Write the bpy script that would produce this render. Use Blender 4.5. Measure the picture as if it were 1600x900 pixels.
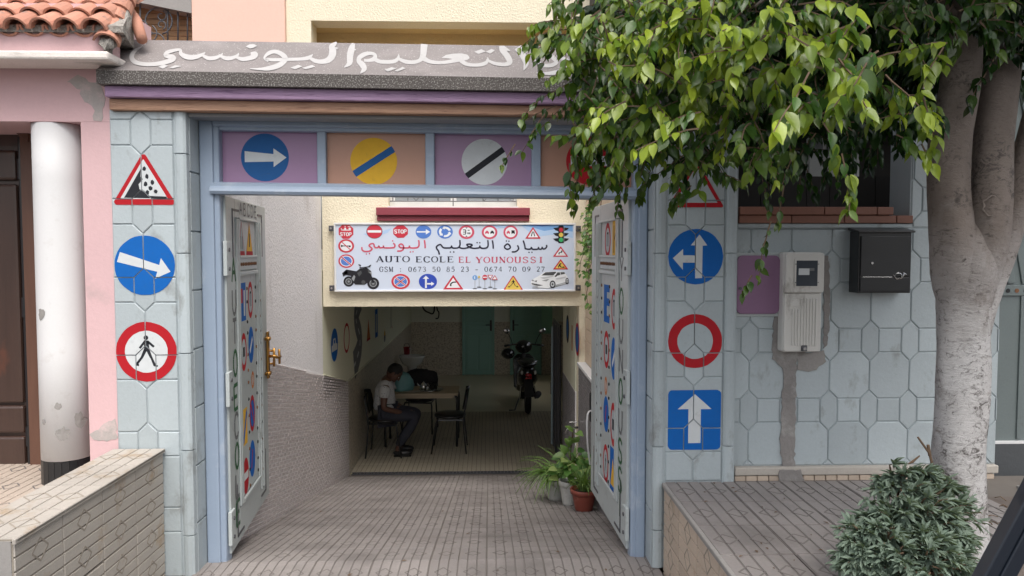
import bpy, math, random
from mathutils import Vector, Matrix
for o in list(bpy.data.objects): bpy.data.objects.remove(o)
SC = bpy.context.scene; COL = SC.collection
R = random.Random(7)
rad = math.radians

# ------------------------------------------------------------------ camera
FPX = 1155.0                                  # focal length in pixels of a 1600 px wide picture
PITCH = math.atan(57/FPX); YAW = math.atan(36/FPX)
CAM = Vector((0, 0, 1.8))
cd = bpy.data.cameras.new('camera'); cam = bpy.data.objects.new('camera', cd); COL.objects.link(cam)
cd.sensor_width = 36; cd.lens = 36*FPX/1600; cd.clip_start = .05; cd.clip_end = 2000
cam.location = CAM; cam.rotation_euler = (math.pi/2-PITCH, 0, -YAW)
SC.camera = cam
# ------------------------------------------------------------------ daylight, bright overcast
SUN_EL, SUN_AZ = 62, 168                      # degrees; azimuth clockwise from +Y, so the sun is behind the camera, a little to the right
w = bpy.data.worlds.new('World'); SC.world = w; w.use_nodes = True
nt = w.node_tree; bg = nt.nodes['Background']
sky = nt.nodes.new('ShaderNodeTexSky'); sky.sky_type = 'NISHITA'; sky.sun_disc = False
sky.sun_elevation = rad(SUN_EL); sky.sun_rotation = rad(SUN_AZ)
sky.air_density = 1.0; sky.dust_density = 6.0; sky.ozone_density = 1.0
hs = nt.nodes.new('ShaderNodeHueSaturation'); hs.inputs['Saturation'].default_value = .42
nt.links.new(sky.outputs[0], hs.inputs['Color']); nt.links.new(hs.outputs[0], bg.inputs[0])
bg.inputs[1].default_value = .15
sl = bpy.data.lights.new('sun', 'SUN'); sl.energy = .7; sl.angle = rad(45); sl.color = (1, .96, .90)
so = bpy.data.objects.new('sun', sl); COL.objects.link(so)
sd = Vector((math.sin(rad(SUN_AZ))*math.cos(rad(SUN_EL)), math.cos(rad(SUN_AZ))*math.cos(rad(SUN_EL)), math.sin(rad(SUN_EL))))
so.rotation_euler = sd.to_track_quat('Z', 'Y').to_euler(); so.location = (-4, -8, 12)
vs = SC.view_settings; vs.view_transform = 'Standard'; vs.look = 'None'; vs.gamma = 1; vs.use_curve_mapping = False
vs.exposure = 0.85
SC.render.engine = 'CYCLES'; cy = SC.cycles
cy.use_denoising = True
try: cy.denoiser = 'OPENIMAGEDENOISE'; cy.denoising_input_passes = 'RGB_ALBEDO_NORMAL'
except Exception: pass
cy.max_bounces = 10; cy.diffuse_bounces = 8; cy.glossy_bounces = 3; cy.transmission_bounces = 4; cy.transparent_max_bounces = 6

# ------------------------------------------------------------------ measuring: a picture point to a place in the street
_fw = Vector((math.sin(YAW)*math.cos(PITCH), math.cos(YAW)*math.cos(PITCH), -math.sin(PITCH)))
_rt = Vector((math.cos(YAW), -math.sin(YAW), 0)); _up = _rt.cross(_fw)
def ray(u, v):
    d = _rt*((u-800)/FPX)+_up*(-(v-450)/FPX)+_fw
    return d/d.y
def P(u, v, Y): return CAM+ray(u, v)*Y
def PX(u, v, X): d = ray(u, v); return CAM+d*(X/d.x)
def PZ(u, v, Z): d = ray(u, v); return CAM+d*((Z-1.8)/d.z)
def uvof(p):
    q = Vector(p)-CAM; f = q.dot(_fw)
    return (800+FPX*q.dot(_rt)/f, 450-FPX*q.dot(_up)/f, f)

# ------------------------------------------------------------------ objects
WP = {}
def tag(o, label=None, cat=None, group=None, kind=None):
    if label: o['label'] = label
    if cat: o['category'] = cat
    if group: o['group'] = group
    if kind: o['kind'] = kind
    return o
def empty(name, loc, label, cat, group=None, rz=0, local=False):
    o = bpy.data.objects.new(name, None); COL.objects.link(o); o.location = loc; o.rotation_euler = (0, 0, rz)
    o.empty_display_size = .1
    WP[o.name] = Vector((0, 0, 0)) if local else Vector(loc)
    return tag(o, label, cat, group)
def copy_tree(o, parent=None, loc=None, rz=None, label=None):
    c = o.copy(); COL.objects.link(c); c.parent = parent
    if loc is not None: c.location = loc
    if rz is not None: c.rotation_euler = (0, 0, rz)
    if label: c['label'] = label
    for ch in list(o.children): copy_tree(ch, c)
    return c
def inst(me, name, parent, loc, rot=(0, 0, 0), scale=(1, 1, 1)):
    o = bpy.data.objects.new(name, me); COL.objects.link(o)
    if parent is not None: o.parent = parent; loc = Vector(loc)-WP[parent.name]
    o.location = loc; o.rotation_euler = rot; o.scale = scale
    return o
class MB:
    def __init__(s): s.v = []; s.f = []; s.m = []
    def face(s, pts, mi=0):
        n = len(s.v); s.v += [tuple(p) for p in pts]; s.f.append(tuple(range(n, n+len(pts)))); s.m.append(mi)
    def hexa(s, c, mi=0, skip=()):
        n = len(s.v); s.v += [tuple(p) for p in c]
        for k, q in enumerate(((0, 3, 2, 1), (4, 5, 6, 7), (0, 1, 5, 4), (1, 2, 6, 5), (2, 3, 7, 6), (3, 0, 4, 7))):
            if k in skip: continue
            s.f.append(tuple(n+i for i in q)); s.m.append(mi)
    def box(s, x0, x1, y0, y1, z0, z1, mi=0):
        s.hexa(((x0, y0, z0), (x1, y0, z0), (x1, y1, z0), (x0, y1, z0), (x0, y0, z1), (x1, y0, z1), (x1, y1, z1), (x0, y1, z1)), mi)
    def bar(s, xl, xr, y0, y1, zl0, zl1, zr0, zr1, mi=0):       # a bar along X whose two ends sit at different heights
        s.hexa(((xl, y0, zl0), (xr, y0, zr0), (xr, y1, zr0), (xl, y1, zl0), (xl, y0, zl1), (xr, y0, zr1), (xr, y1, zr1), (xl, y1, zl1)), mi)
    def prism(s, poly, fn, d0, d1, mi=0, back=True):
        a = [fn(x, y, d0) for x, y in poly]; b = [fn(x, y, d1) for x, y in poly]; n = len(poly); k = len(s.v)
        s.v += [tuple(p) for p in a+b]
        s.f.append(tuple(range(k+n, k+2*n))); s.m.append(mi)
        if back: s.f.append(tuple(range(k+n-1, k-1, -1))); s.m.append(mi)
        for i in range(n):
            j = (i+1) % n; s.f.append((k+i, k+j, k+n+j, k+n+i)); s.m.append(mi)
    def tube(s, pts, r, n=8, mi=0, caps=True, closed=False, flat=None):
        pts = [Vector(p) for p in pts]; N = len(pts); k0 = len(s.v)
        rr = r if isinstance(r, (list, tuple)) else [r]*N
        t0 = (pts[1]-pts[0]).normalized(); a = t0.orthogonal().normalized(); prev = t0
        for i in range(N):
            if closed: t = (pts[(i+1) % N]-pts[i-1]).normalized()
            elif i == 0: t = t0
            elif i == N-1: t = (pts[i]-pts[i-1]).normalized()
            else: t = ((pts[i]-pts[i-1]).normalized()+(pts[i+1]-pts[i]).normalized()).normalized()
            a = (prev.rotation_difference(t) @ a); a = (a-t*a.dot(t)).normalized(); b = t.cross(a); prev = t
            for j in range(n):
                an = 2*math.pi*j/n; s.v.append(tuple(pts[i]+(a*math.cos(an)+b*math.sin(an))*rr[i]))
        for i in range(N if closed else N-1):
            for j in range(n):
                p, q = k0+i*n, k0+((i+1) % N)*n
                s.f.append((p+j, p+(j+1) % n, q+(j+1) % n, q+j)); s.m.append(mi)
        if caps and not closed:
            s.f.append(tuple(k0+j for j in range(n-1, -1, -1))); s.m.append(mi)
            s.f.append(tuple(k0+(N-1)*n+j for j in range(n))); s.m.append(mi)
    def lathe(s, prof, c, n=20, mi=0, a0=0, a1=2*math.pi):
        k0 = len(s.v); full = abs(a1-a0-2*math.pi) < 1e-6; m = n if full else n+1
        for r, z in prof:
            for j in range(m):
                an = a0+(a1-a0)*j/n; s.v.append((c[0]+r*math.cos(an), c[1]+r*math.sin(an), c[2]+z))
        for i in range(len(prof)-1):
            for j in range(n):
                q = (j+1) % m; p = k0+i*m; t = k0+(i+1)*m
                s.f.append((p+j, p+q, t+q, t+j)); s.m.append(mi)
        if full:
            if prof[0][0] > 1e-5: s.f.append(tuple(k0+j for j in range(n-1, -1, -1))); s.m.append(mi)
            if prof[-1][0] > 1e-5: s.f.append(tuple(k0+(len(prof)-1)*m+j for j in range(n))); s.m.append(mi)
    def ball(s, c, rx, ry, rz, n=14, mi=0, rot=None):
        k0 = len(s.v); rows = max(6, n//2+1)
        for i in range(rows+1):
            th = math.pi*i/rows
            for j in range(n):
                an = 2*math.pi*j/n; p = Vector((rx*math.sin(th)*math.cos(an), ry*math.sin(th)*math.sin(an), rz*math.cos(th)))
                if rot: p = rot @ p
                s.v.append(tuple(Vector(c)+p))
        for i in range(rows):
            for j in range(n):
                p = k0+i*n; q = p+n; s.f.append((p+j, q+j, q+(j+1) % n, p+(j+1) % n)); s.m.append(mi)
    def mesh(s, name, mats, smooth=False, c=Vector((0, 0, 0))):
        me = bpy.data.meshes.new(name); me.from_pydata([tuple(Vector(p)-c) for p in s.v], [], s.f)
        for m in (mats if isinstance(mats, (list, tuple)) else [mats]): me.materials.append(M[m] if isinstance(m, str) else m)
        me.polygons.foreach_set('material_index', s.m)
        if smooth: me.polygons.foreach_set('use_smooth', [True]*len(s.f))
        me.update(); return me
    def build(s, name, mats, parent=None, smooth=False, bevel=0, kind=None, sub=0, label=None, seg=2):
        if not s.v: return None
        xs = list(zip(*s.v)); c = Vector([(min(a)+max(a))/2 for a in xs])
        o = bpy.data.objects.new(name, s.mesh(name, mats, smooth, c)); COL.objects.link(o)
        o.location = c-(WP[parent.name] if parent is not None else Vector((0, 0, 0))); WP[o.name] = c
        if parent is not None: o.parent = parent
        if bevel:
            b = o.modifiers.new('bevel', 'BEVEL'); b.width = bevel; b.segments = seg; b.limit_method = 'ANGLE'; b.angle_limit = rad(35)
        if sub:
            b = o.modifiers.new('sub', 'SUBSURF'); b.levels = b.render_levels = sub
        if kind: o['kind'] = kind
        if label: o['label'] = label
        return o
def bx(name, mat, parent, x0, x1, y0, y1, z0, z1, bevel=0, **k):
    m = MB(); m.box(min(x0, x1), max(x0, x1), min(y0, y1), max(y0, y1), min(z0, z1), max(z0, z1)); return m.build(name, mat, parent, bevel=bevel, **k)

# ------------------------------------------------------------------ materials
M = {}
def srgb(c):
    return tuple(((x/255)/12.92 if x/255 <= .04045 else ((x/255+.055)/1.055)**2.4) for x in c)
class NT:
    def __init__(s, name):
        s.m = bpy.data.materials.new(name); s.m.use_nodes = True; s.t = s.m.node_tree; s.b = s.t.nodes['Principled BSDF']; M[name] = s.m
        s.geo = None
    def n(s, typ, **kw):
        x = s.t.nodes.new(typ)
        for k, v in kw.items(): setattr(x, k, v)
        return x
    def l(s, a, b): s.t.links.new(a, b)
    def pos(s, scale=(1, 1, 1)):
        if s.geo is None: s.geo = s.n('ShaderNodeNewGeometry')
        mp = s.n('ShaderNodeMapping'); mp.inputs['Scale'].default_value = scale; s.l(s.geo.outputs['Position'], mp.inputs['Vector']); return mp.outputs[0]
    def noise(s, scale, detail=5, rough=.6, st=(1, 1, 1), dist=0):
        x = s.n('ShaderNodeTexNoise'); x.inputs['Scale'].default_value = scale; x.inputs['Detail'].default_value = detail
        x.inputs['Roughness'].default_value = rough; x.inputs['Distortion'].default_value = dist
        s.l(s.pos(st), x.inputs['Vector']); return x.outputs[0]
    def ramp(s, f, a, b, ca=(0, 0, 0, 1), cb=(1, 1, 1, 1)):
        x = s.n('ShaderNodeValToRGB'); e = x.color_ramp.elements; e[0].position = a; e[1].position = b; e[0].color = ca; e[1].color = cb
        s.l(f, x.inputs[0]); return x.outputs[0]
    def mix(s, f, a, b, mode='MIX'):
        x = s.n('ShaderNodeMix', data_type='RGBA', blend_type=mode)
        for i, q in ((0, f), (6, a), (7, b)):
            if hasattr(q, 'links'): s.l(q, x.inputs[i])
            elif i == 0: x.inputs[0].default_value = q
            else: x.inputs[i].default_value = (*q, 1) if len(q) == 3 else q
        return x.outputs[2]
    def bump(s, h, strength, dist=.01, prev=None):
        x = s.n('ShaderNodeBump'); x.inputs['Strength'].default_value = strength; x.inputs['Distance'].default_value = dist; s.l(h, x.inputs['Height'])
        if prev: s.l(prev, x.inputs['Normal'])
        return x.outputs[0]
def mat(name, col, rough=.6, var=.12, ns=6, bump=0, bs=60, bd=.004, rnd=0, stain=None, metal=0, spec=.5, st=(1, 1, 1), bst=(1, 1, 1), coat=0, fine=.06):
    """colour with soft mottling, a fine grain, optional stains (colour, amount 0..1, scale, stretch) and relief"""
    k = NT(name); c = tuple(col)
    o = k.mix(k.noise(ns, 4, .6, st), tuple(x*(1-var) for x in c), tuple(min(1, x*(1+var)) for x in c))
    if fine:
        o = k.mix(fine*2, o, k.ramp(k.noise(ns*22, 3, .7, st), .3, .7, (.25, .25, .25, 1), (1, 1, 1, 1)), 'MULTIPLY')
    if stain:
        sc, amt, ss = stain[:3]; sst = stain[3] if len(stain) > 3 else (1, 1, 1)
        o = k.mix(k.ramp(k.noise(ss, 8, .65, sst), .62-amt*.3, .72-amt*.15), o, sc)
    if rnd:
        oi = k.n('ShaderNodeObjectInfo'); mm = k.n('ShaderNodeMapRange'); mm.inputs[3].default_value = 1-rnd; mm.inputs[4].default_value = 1+rnd
        k.l(oi.outputs['Random'], mm.inputs[0]); o = k.mix(1.0, o, mm.outputs[0], 'MULTIPLY')
    k.l(o, k.b.inputs['Base Color']); k.b.inputs['Roughness'].default_value = rough; k.b.inputs['Metallic'].default_value = metal
    k.b.inputs['Specular IOR Level'].default_value = spec; k.b.inputs['Coat Weight'].default_value = coat
    if bump: k.l(k.bump(k.noise(bs, 5, .65, bst), bump, bd), k.b.inputs['Normal'])
    return k
G = lambda x: (x, x, x)
PALE = (.413, .468, .488)
mat('pale_paint', PALE, .45, .08, 3, .5, 45, .004, rnd=.08, stain=((.27, .29, .29), .16, 7, (1, 1, .6)), fine=.04)
mat('pale_mortar', (.40, .45, .47), .6, .1, 5)
mat('cement', (.25, .235, .225), .9, .22, 5, .8, 40, .008, stain=((.36, .35, .33), .3, 7))
mat('frame_blue', (.29, .36, .46), .35, .05, 4, .15, 25, .003, stain=((.36, .42, .50), .2, 6), fine=.02)
mat('gate_paint', (.44, .48, .48), .42, .07, 5, .25, 30, .004, stain=((.30, .32, .31), .12, 9), fine=.03)
mat('pink', (.64, .43, .44), .8, .06, 2, .4, 30, .005, stain=((.50, .36, .36), .12, 3), fine=.03)
mat('peach', (.76, .50, .41), .8, .04, 2, .25, 40, .004, fine=.03)
mat('yellow_plaster', (.80, .73, .56), .9, .05, 3, .9, 55, .012, fine=.05)
mat('ochre', (.62, .46, .22), .9, .05, 3, .8, 55, .010)
mat('cream_block', (.66, .53, .39), .85, .08, 3, .4, 40, .006)
mat('white_plaster', (.83, .82, .83), .9, .05, 2.5, .8, 48, .012, stain=((.60, .58, .57), .18, 2, (1, 1, .4)), fine=.05)
mat('white_paint', (.70, .70, .70), .55, .03, 4, .15, 30, .003, stain=((.62, .61, .6), .06, 7), fine=.02)
mat('cornice_white', (.78, .72, .67), .8, .15, 4, .6, 30, .006, stain=((.45, .41, .37), .25, 9, (.3, 1, 1)))
mat('purple_wood', (.35, .225, .36), .55, .15, 5, .9, 20, .010, st=(.25, 1, 3), bst=(.2, 1, 4), stain=((.18, .10, .19), .28, 30, (.12, 1, 1.2)))
mat('orange_wood', (.42, .245, .16), .6, .15, 5, .9, 20, .010, st=(.25, 1, 3), bst=(.2, 1, 4), stain=((.24, .125, .08), .28, 30, (.12, 1, 1.2)))
mat('soffit_grey', (.26, .27, .28), .7, .08, 4, .3, 30)
mat('purple_panel', (.33, .20, .33), .4, .05, 3, .1, 15, fine=.02)
mat('orange_panel', (.46, .25, .175), .4, .05, 3, .1, 15, fine=.02)
mat('maroon', (.26, .045, .065), .5, .12, 6, .4, 20, .005, bst=(.2, 1, 3))
mat('wood_dark', (.060, .034, .026), .38, .3, 5, .3, 14, .004, st=(4, 4, .4), bst=(6, 6, .4), stain=((.10, .04, .025), .2, 6, (1, 1, .5)), coat=.15)
mat('wood_frame', (.13, .062, .04), .45, .3, 5, .3, 14, .004, st=(4, 4, .4), bst=(6, 6, .4))
mat('shutter_wood', (.36, .20, .09), .5, .35, 6, .3, 20, .004, st=(.4, 3, 5), bst=(.4, 3, 6), stain=((.14, .07, .03), .25, 8, (.3, 1, 4)))
mat('iron', (.10, .10, .11), .5, .2, 8, metal=.3)
mat('black_metal', (.012, .013, .015), .35, .2, 6, .1, 30, coat=.2)
mat('black_plastic', (.014, .014, .015), .45, .2, 6)
mat('rubber', (.012, .012, .012), .8, .2, 10)
mat('navy_steel', (.010, .014, .022), .3, .15, 5, coat=.3)
mat('chrome', (.6, .6, .6), .2, .05, 5, metal=1)
mat('brass', (.55, .30, .09), .3, .15, 8, metal=1)
mat('meter_case', (.62, .61, .575), .45, .05, 4, .1, 30, stain=((.33, .31, .28), .12, 8, (1, 1, .5)), fine=.02)
mat('meter_dark', (.05, .06, .075), .25, .1, 6)
mat('purple_paint', (.235, .125, .22), .4, .06, 4, .15, 25, fine=.03)
mat('brick_cap', (.24, .105, .07), .6, .15, 5, .3, 30, rnd=.08)
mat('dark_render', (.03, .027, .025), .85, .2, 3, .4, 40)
mat('bare_plaster', (.43, .39, .37), .9, .14, 5, .5, 40, .005, stain=((.55, .44, .43), .4, 9))
mat('dark_sheet', (.014, .012, .012), .7, .2, 4)
mat('grey_green', (.15, .18, .18), .5, .1, 4, .2, 25, stain=((.10, .11, .11), .15, 7))
mat('dark_step', (.07, .075, .08), .7, .2, 4, .4, 40)
mat('clay', (.50, .235, .16), .75, .2, 10, .5, 60, .005, rnd=.16, stain=((.20, .15, .13), .24, 11))
mat('mortar_rubble', (.33, .31, .28), .95, .35, 12, 1, 25, .03, stain=((.10, .09, .08), .3, 16))
mat('floor_tile', (.265, .241, .229), .7, .14, 3, .5, 70, .003, rnd=.08, stain=((.175, .158, .15), .46, 1.9), fine=.08)
mat('wall_groove', (.30, .265, .22), .9, .25, 8)
mat('tile_groove', (.175, .157, .147), .9, .25, 8)
mat('tile_joint', (.15, .132, .115), .9, .2, 8)
mat('wall_tile', (.44, .405, .36), .75, .12, 5, .5, 60, .003, rnd=.10, stain=((.34, .25, .16), .26, 4), fine=.08)
mat('wall_tile_tan', (.54, .44, .35), .75, .12, 5, .5, 60, .003, rnd=.10, stain=((.33, .23, .15), .2, 4), fine=.08)
mat('terrace_tile', (.44, .37, .31), .7, .15, 4, .4, 60, .003, rnd=.06)
mat('garage_tile', (.41, .365, .28), .5, .15, 3, .3, 60, .003, rnd=.06)
mat('garage_floor_olive', (.55, .50, .36), .28, .08, 2, .1, 40)
mat('mosaic_brick', (.52, .47, .465), .45, .25, 14, .2, 80, .002, stain=((.42, .375, .37), .5, 40), fine=.05)
mat('mosaic_grey', (.24, .225, .225), .4, .25, 14, .2, 80, .002, stain=((.15, .14, .14), .4, 40))
mat('grout', (.84, .82, .81), .9, .1, 6)
mat('asphalt', (.055, .055, .057), .9, .2, 6, .6, 90, .006)
mat('soil', (.065, .046, .035), .95, .35, 9, 1, 30, .03)
mat('concrete', (.30, .285, .27), .9, .15, 3, .5, 35, .006, stain=((.19, .18, .17), .25, 4))
mat('dirt_tile', (.13, .105, .09), .85, .2, 4, .4, 40)
mat('wall_cream_in', (.72, .72, .56), .7, .05, 2, .25, 30)
mat('wall_grey_in', (.68, .69, .60), .8, .06, 2, .2, 30)
mat('ceiling_in', (.82, .82, .78), .85, .05, 2)
mat('tile_speckle', (.58, .52, .42), .35, .1, 5, stain=((.25, .21, .165), .55, 30), fine=.1)
mat('door_green', (.24, .45, .39), .4, .05, 4, .1, 20)
mat('pale_green', (.26, .50, .36), .5, .05, 4)
mat('door_pale_blue', (.42, .55, .60), .45, .06, 4)
mat('ceramic', (.62, .63, .60), .15, .02, 4, coat=.5)
mat('vinyl_black', (.012, .012, .013), .28, .2, 9, .3, 40, coat=.2)
mat('table_wood', (.40, .32, .21), .45, .12, 5, .1, 20, st=(.6, 5, 5))
mat('skin', (.11, .052, .034), .5, .1, 20, .1, 120)
mat('hair', (.010, .009, .008), .7, .2, 60, .5, 250)
mat('trousers', (.028, .030, .044), .85, .15, 20, .3, 120)
mat('denim_black', (.02, .02, .023), .85, .25, 30, .3, 80)
mat('teal_bag', (.13, .30, .31), .5, .15, 12, .3, 25)
mat('paper', (.62, .60, .52), .7, .05, 9)
mat('glass', (.85, .9, .9), .05, 0, 3, fine=0); M['glass'].node_tree.nodes['Principled BSDF'].inputs['Transmission Weight'].default_value = 1
mat('red_plastic', (.30, .02, .025), .4, .1, 6)
mat('lens_red', (.55, .015, .02), .15, .05, 6, coat=.5)
mat('scooter_black', (.013, .013, .014), .2, .1, 6, coat=.6)
mat('terracotta', (.235, .055, .036), .5, .12, 8, .15, 30, stain=((.34, .13, .09), .15, 9))
mat('pot_white', (.52, .52, .49), .45, .08, 8, stain=((.30, .29, .26), .2, 9))
mat('rust', (.19, .085, .04), .8, .3, 20, .5, 60)
mat('twig', (.14, .09, .055), .8, .25, 20, .4, 60)
mat('window_white', (.74, .75, .76), .4, .03, 4)
mat('window_glass', (.30, .33, .35), .08, .1, 3)
mat('shirt', (.46, .47, .48), .85, .05, 10, .3, 60)
k = NT('shirt_dots'); vn = k.n('ShaderNodeTexVoronoi'); vn.inputs['Scale'].default_value = 38; k.l(k.pos(), vn.inputs['Vector'])
k.l(k.mix(k.ramp(vn.outputs['Distance'], .16, .22), (.10, .11, .15), (.50, .51, .52)), k.b.inputs['Base Color']); k.b.inputs['Roughness'].default_value = .85
# coping stone: dark grey cement with pale chips
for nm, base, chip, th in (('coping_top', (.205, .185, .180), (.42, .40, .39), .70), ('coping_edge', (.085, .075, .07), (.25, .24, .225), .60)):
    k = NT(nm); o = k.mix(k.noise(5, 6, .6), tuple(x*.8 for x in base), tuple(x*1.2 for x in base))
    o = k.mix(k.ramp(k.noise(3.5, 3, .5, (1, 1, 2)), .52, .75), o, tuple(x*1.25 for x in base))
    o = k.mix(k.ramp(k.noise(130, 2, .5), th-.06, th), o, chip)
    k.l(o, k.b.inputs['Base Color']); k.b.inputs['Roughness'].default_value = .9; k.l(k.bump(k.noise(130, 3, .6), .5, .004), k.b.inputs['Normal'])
# bark: whitewashed below the fork, bare grey-brown above, dark scars and lenticels
k = NT('bark'); ps = k.n('ShaderNodeNewGeometry'); sx = k.n('ShaderNodeSeparateXYZ'); k.l(ps.outputs['Position'], sx.inputs[0])
bare = k.mix(k.noise(7, 6, .6, (1, 1, .6)), (.12, .096, .08), (.24, .20, .175))
wash = k.mix(k.noise(9, 6, .6), (.40, .385, .375), (.60, .59, .585))
ad = k.n('ShaderNodeMath', operation='MULTIPLY_ADD'); ad.inputs[1].default_value = .5; k.l(k.noise(6, 5), ad.inputs[0]); k.l(sx.outputs['Z'], ad.inputs[2])
mr = k.n('ShaderNodeMapRange'); o2 = k.ramp(k.noise(4.5, 9, .72, (1, 1, .8), .8), .50, .62)
mr.inputs[1].default_value = 1.62; mr.inputs[2].default_value = 2.22; k.l(ad.outputs[0], mr.inputs[0])
o = k.mix(mr.outputs[0], k.mix(o2, wash, (.27, .25, .235)), bare)
ad2 = k.n('ShaderNodeMath', operation='MULTIPLY_ADD'); ad2.inputs[1].default_value = .55; k.l(k.noise(3.2, 6, .7), ad2.inputs[0]); k.l(k.noise(24, 10, .8, (1, 1, 1.3), 1.2), ad2.inputs[2])
o = k.mix(k.ramp(ad2.outputs[0], .80, .93), o, (.065, .055, .048))
o = k.mix(k.ramp(k.noise(9, 10, .75, (1, 1, 4.5), 1.5), .60, .66), o, (.10, .085, .075))
o = k.mix(k.ramp(k.noise(5, 6, .7, (1, 1, 3)), .62, .72), o, (.22, .19, .165))
k.l(o, k.b.inputs['Base Color']); k.b.inputs['Roughness'].default_value = .9
k.l(k.bump(k.noise(30, 8, .7, (1, 1, 2)), .7, .012), k.b.inputs['Normal'])
def leafmat(name, dark, light, young_sunlit, trans=.35, rough=.4, from_object=False):
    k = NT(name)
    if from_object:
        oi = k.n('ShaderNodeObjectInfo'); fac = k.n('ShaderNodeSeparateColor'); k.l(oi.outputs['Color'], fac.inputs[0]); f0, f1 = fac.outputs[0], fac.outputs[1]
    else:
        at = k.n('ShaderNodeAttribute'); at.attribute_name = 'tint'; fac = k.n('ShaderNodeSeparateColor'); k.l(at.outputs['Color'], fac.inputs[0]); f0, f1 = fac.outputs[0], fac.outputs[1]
    o = k.mix(f0, dark, light); o = k.mix(f1, o, young_sunlit)
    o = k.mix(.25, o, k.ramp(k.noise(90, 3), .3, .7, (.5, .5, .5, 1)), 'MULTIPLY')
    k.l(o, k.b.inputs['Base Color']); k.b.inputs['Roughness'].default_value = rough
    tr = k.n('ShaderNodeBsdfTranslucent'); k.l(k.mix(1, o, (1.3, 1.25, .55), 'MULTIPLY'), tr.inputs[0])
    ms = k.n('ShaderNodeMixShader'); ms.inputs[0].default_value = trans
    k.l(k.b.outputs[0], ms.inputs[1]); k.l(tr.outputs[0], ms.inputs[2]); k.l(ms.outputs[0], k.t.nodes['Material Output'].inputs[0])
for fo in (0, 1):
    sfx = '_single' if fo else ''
    leafmat('ficus_leaf'+sfx, (.012, .036, .011), (.070, .17, .024), (.38, .49, .05), .34, .26, fo)  # leaf tones also paint in shade inside the crown and sun outside
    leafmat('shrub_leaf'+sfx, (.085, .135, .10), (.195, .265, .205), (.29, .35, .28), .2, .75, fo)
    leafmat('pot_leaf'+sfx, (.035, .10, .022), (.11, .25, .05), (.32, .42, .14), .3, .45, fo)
# sign paints
for nm, c in (('paint_red', (.42, .010, .018)), ('paint_blue', (.003, .115, .43)), ('paint_blue_dark', (.018, .105, .30)), ('paint_white', (.60, .63, .64)), ('paint_black', (.020, .022, .028)),
              ('paint_yellow', (.72, .42, .035)), ('paint_orange', (.50, .16, .03)), ('paint_green', (.035, .12, .05)), ('paint_pale', PALE), ('paint_grey', (.16, .165, .17)),
              ('letter_white', (.42, .41, .405))):
    mat(nm, c, .65, .10, 14, .2, 50, .002, fine=.05, spec=.25, stain=(tuple(x*.8+.012 for x in c), .12, 30))
for nm, c in (('print_base', (.56, .63, .75)), ('print_sky', (.18, .36, .66)), ('print_sky_light', (.40, .56, .78)), ('print_sky_deep', (.10, .19, .50)), ('print_red', (.52, .035, .06)), ('print_rose', (.56, .085, .14)),
              ('print_blue', (.085, .20, .56)), ('print_blue_deep', (.03, .07, .42)), ('print_white', (.74, .77, .80)), ('print_black', (.013, .013, .018)), ('print_yellow', (.68, .50, .10)),
              ('print_green', (.05, .42, .15)), ('print_grey', (.30, .32, .34)), ('print_dark_grey', (.07, .075, .08)), ('print_ink', (.022, .022, .045)), ('print_pale_grey', (.50, .53, .56))):
    mat(nm, c, .35, .03, 4, fine=.0)
# ------------------------------------------------------------------ flat print: shapes in their own plane
def circle(r=1, cx=0, cy=0, n=40, sx=1): return [(cx+r*sx*math.cos(2*math.pi*i/n), cy+r*math.sin(2*math.pi*i/n)) for i in range(n)]
def rect(x0, y0, x1, y1): return [(x0, y0), (x1, y0), (x1, y1), (x0, y1)]
def rrect(x0, y0, x1, y1, r, n=4):
    o = []
    for cx, cy, a in ((x1-r, y1-r, 0), (x0+r, y1-r, 90), (x0+r, y0+r, 180), (x1-r, y0+r, 270)):
        o += [(cx+r*math.cos(rad(a+90*i/n)), cy+r*math.sin(rad(a+90*i/n))) for i in range(n+1)]
    return o
def rtri(cx, cy, hw, h, r=.0, n=4):                    # triangle pointing up, base at cy, rounded by r
    pts = [(cx-hw, cy), (cx+hw, cy), (cx, cy+h)]
    if not r: return pts
    o = []
    for i in range(3):
        p, a, b = Vector(pts[i]), Vector(pts[i-1]), Vector(pts[(i+1) % 3])
        da, db = (a-p).normalized(), (b-p).normalized(); half = da.angle(db)/2; d = r/math.tan(half)
        c = p+(da+db).normalized()*(r/math.sin(half)); s = p+da*d-c; e = p+db*d-c
        a0 = math.atan2(s.y, s.x); a1 = math.atan2(e.y, e.x)
        while a1 < a0: a1 += 2*math.pi
        o += [(c.x+r*math.cos(a0+(a1-a0)*k/n), c.y+r*math.sin(a0+(a1-a0)*k/n)) for k in range(n+1)]
    return o
def line(x0, y0, x1, y1, wd, wd1=None):
    d = Vector((x1-x0, y1-y0)).normalized(); n = Vector((-d.y, d.x)); a = n*wd/2; b = n*(wd1 if wd1 is not None else wd)/2
    return [(x0-a.x, y0-a.y), (x1-b.x, y1-b.y), (x1+b.x, y1+b.y), (x0+a.x, y0+a.y)]
def arrow(x0, y0, x1, y1, w0, w1, hw, hl):
    d = Vector((x1-x0, y1-y0)); L = d.length; d /= L; n = Vector((-d.y, d.x)); p = Vector((x0, y0)); q = p+d*(L-hl)
    return [tuple(v) for v in (p-n*w0/2, q-n*w1/2, q-n*hw/2, Vector((x1, y1)), q+n*hw/2, q+n*w1/2, p+n*w0/2)]
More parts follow.
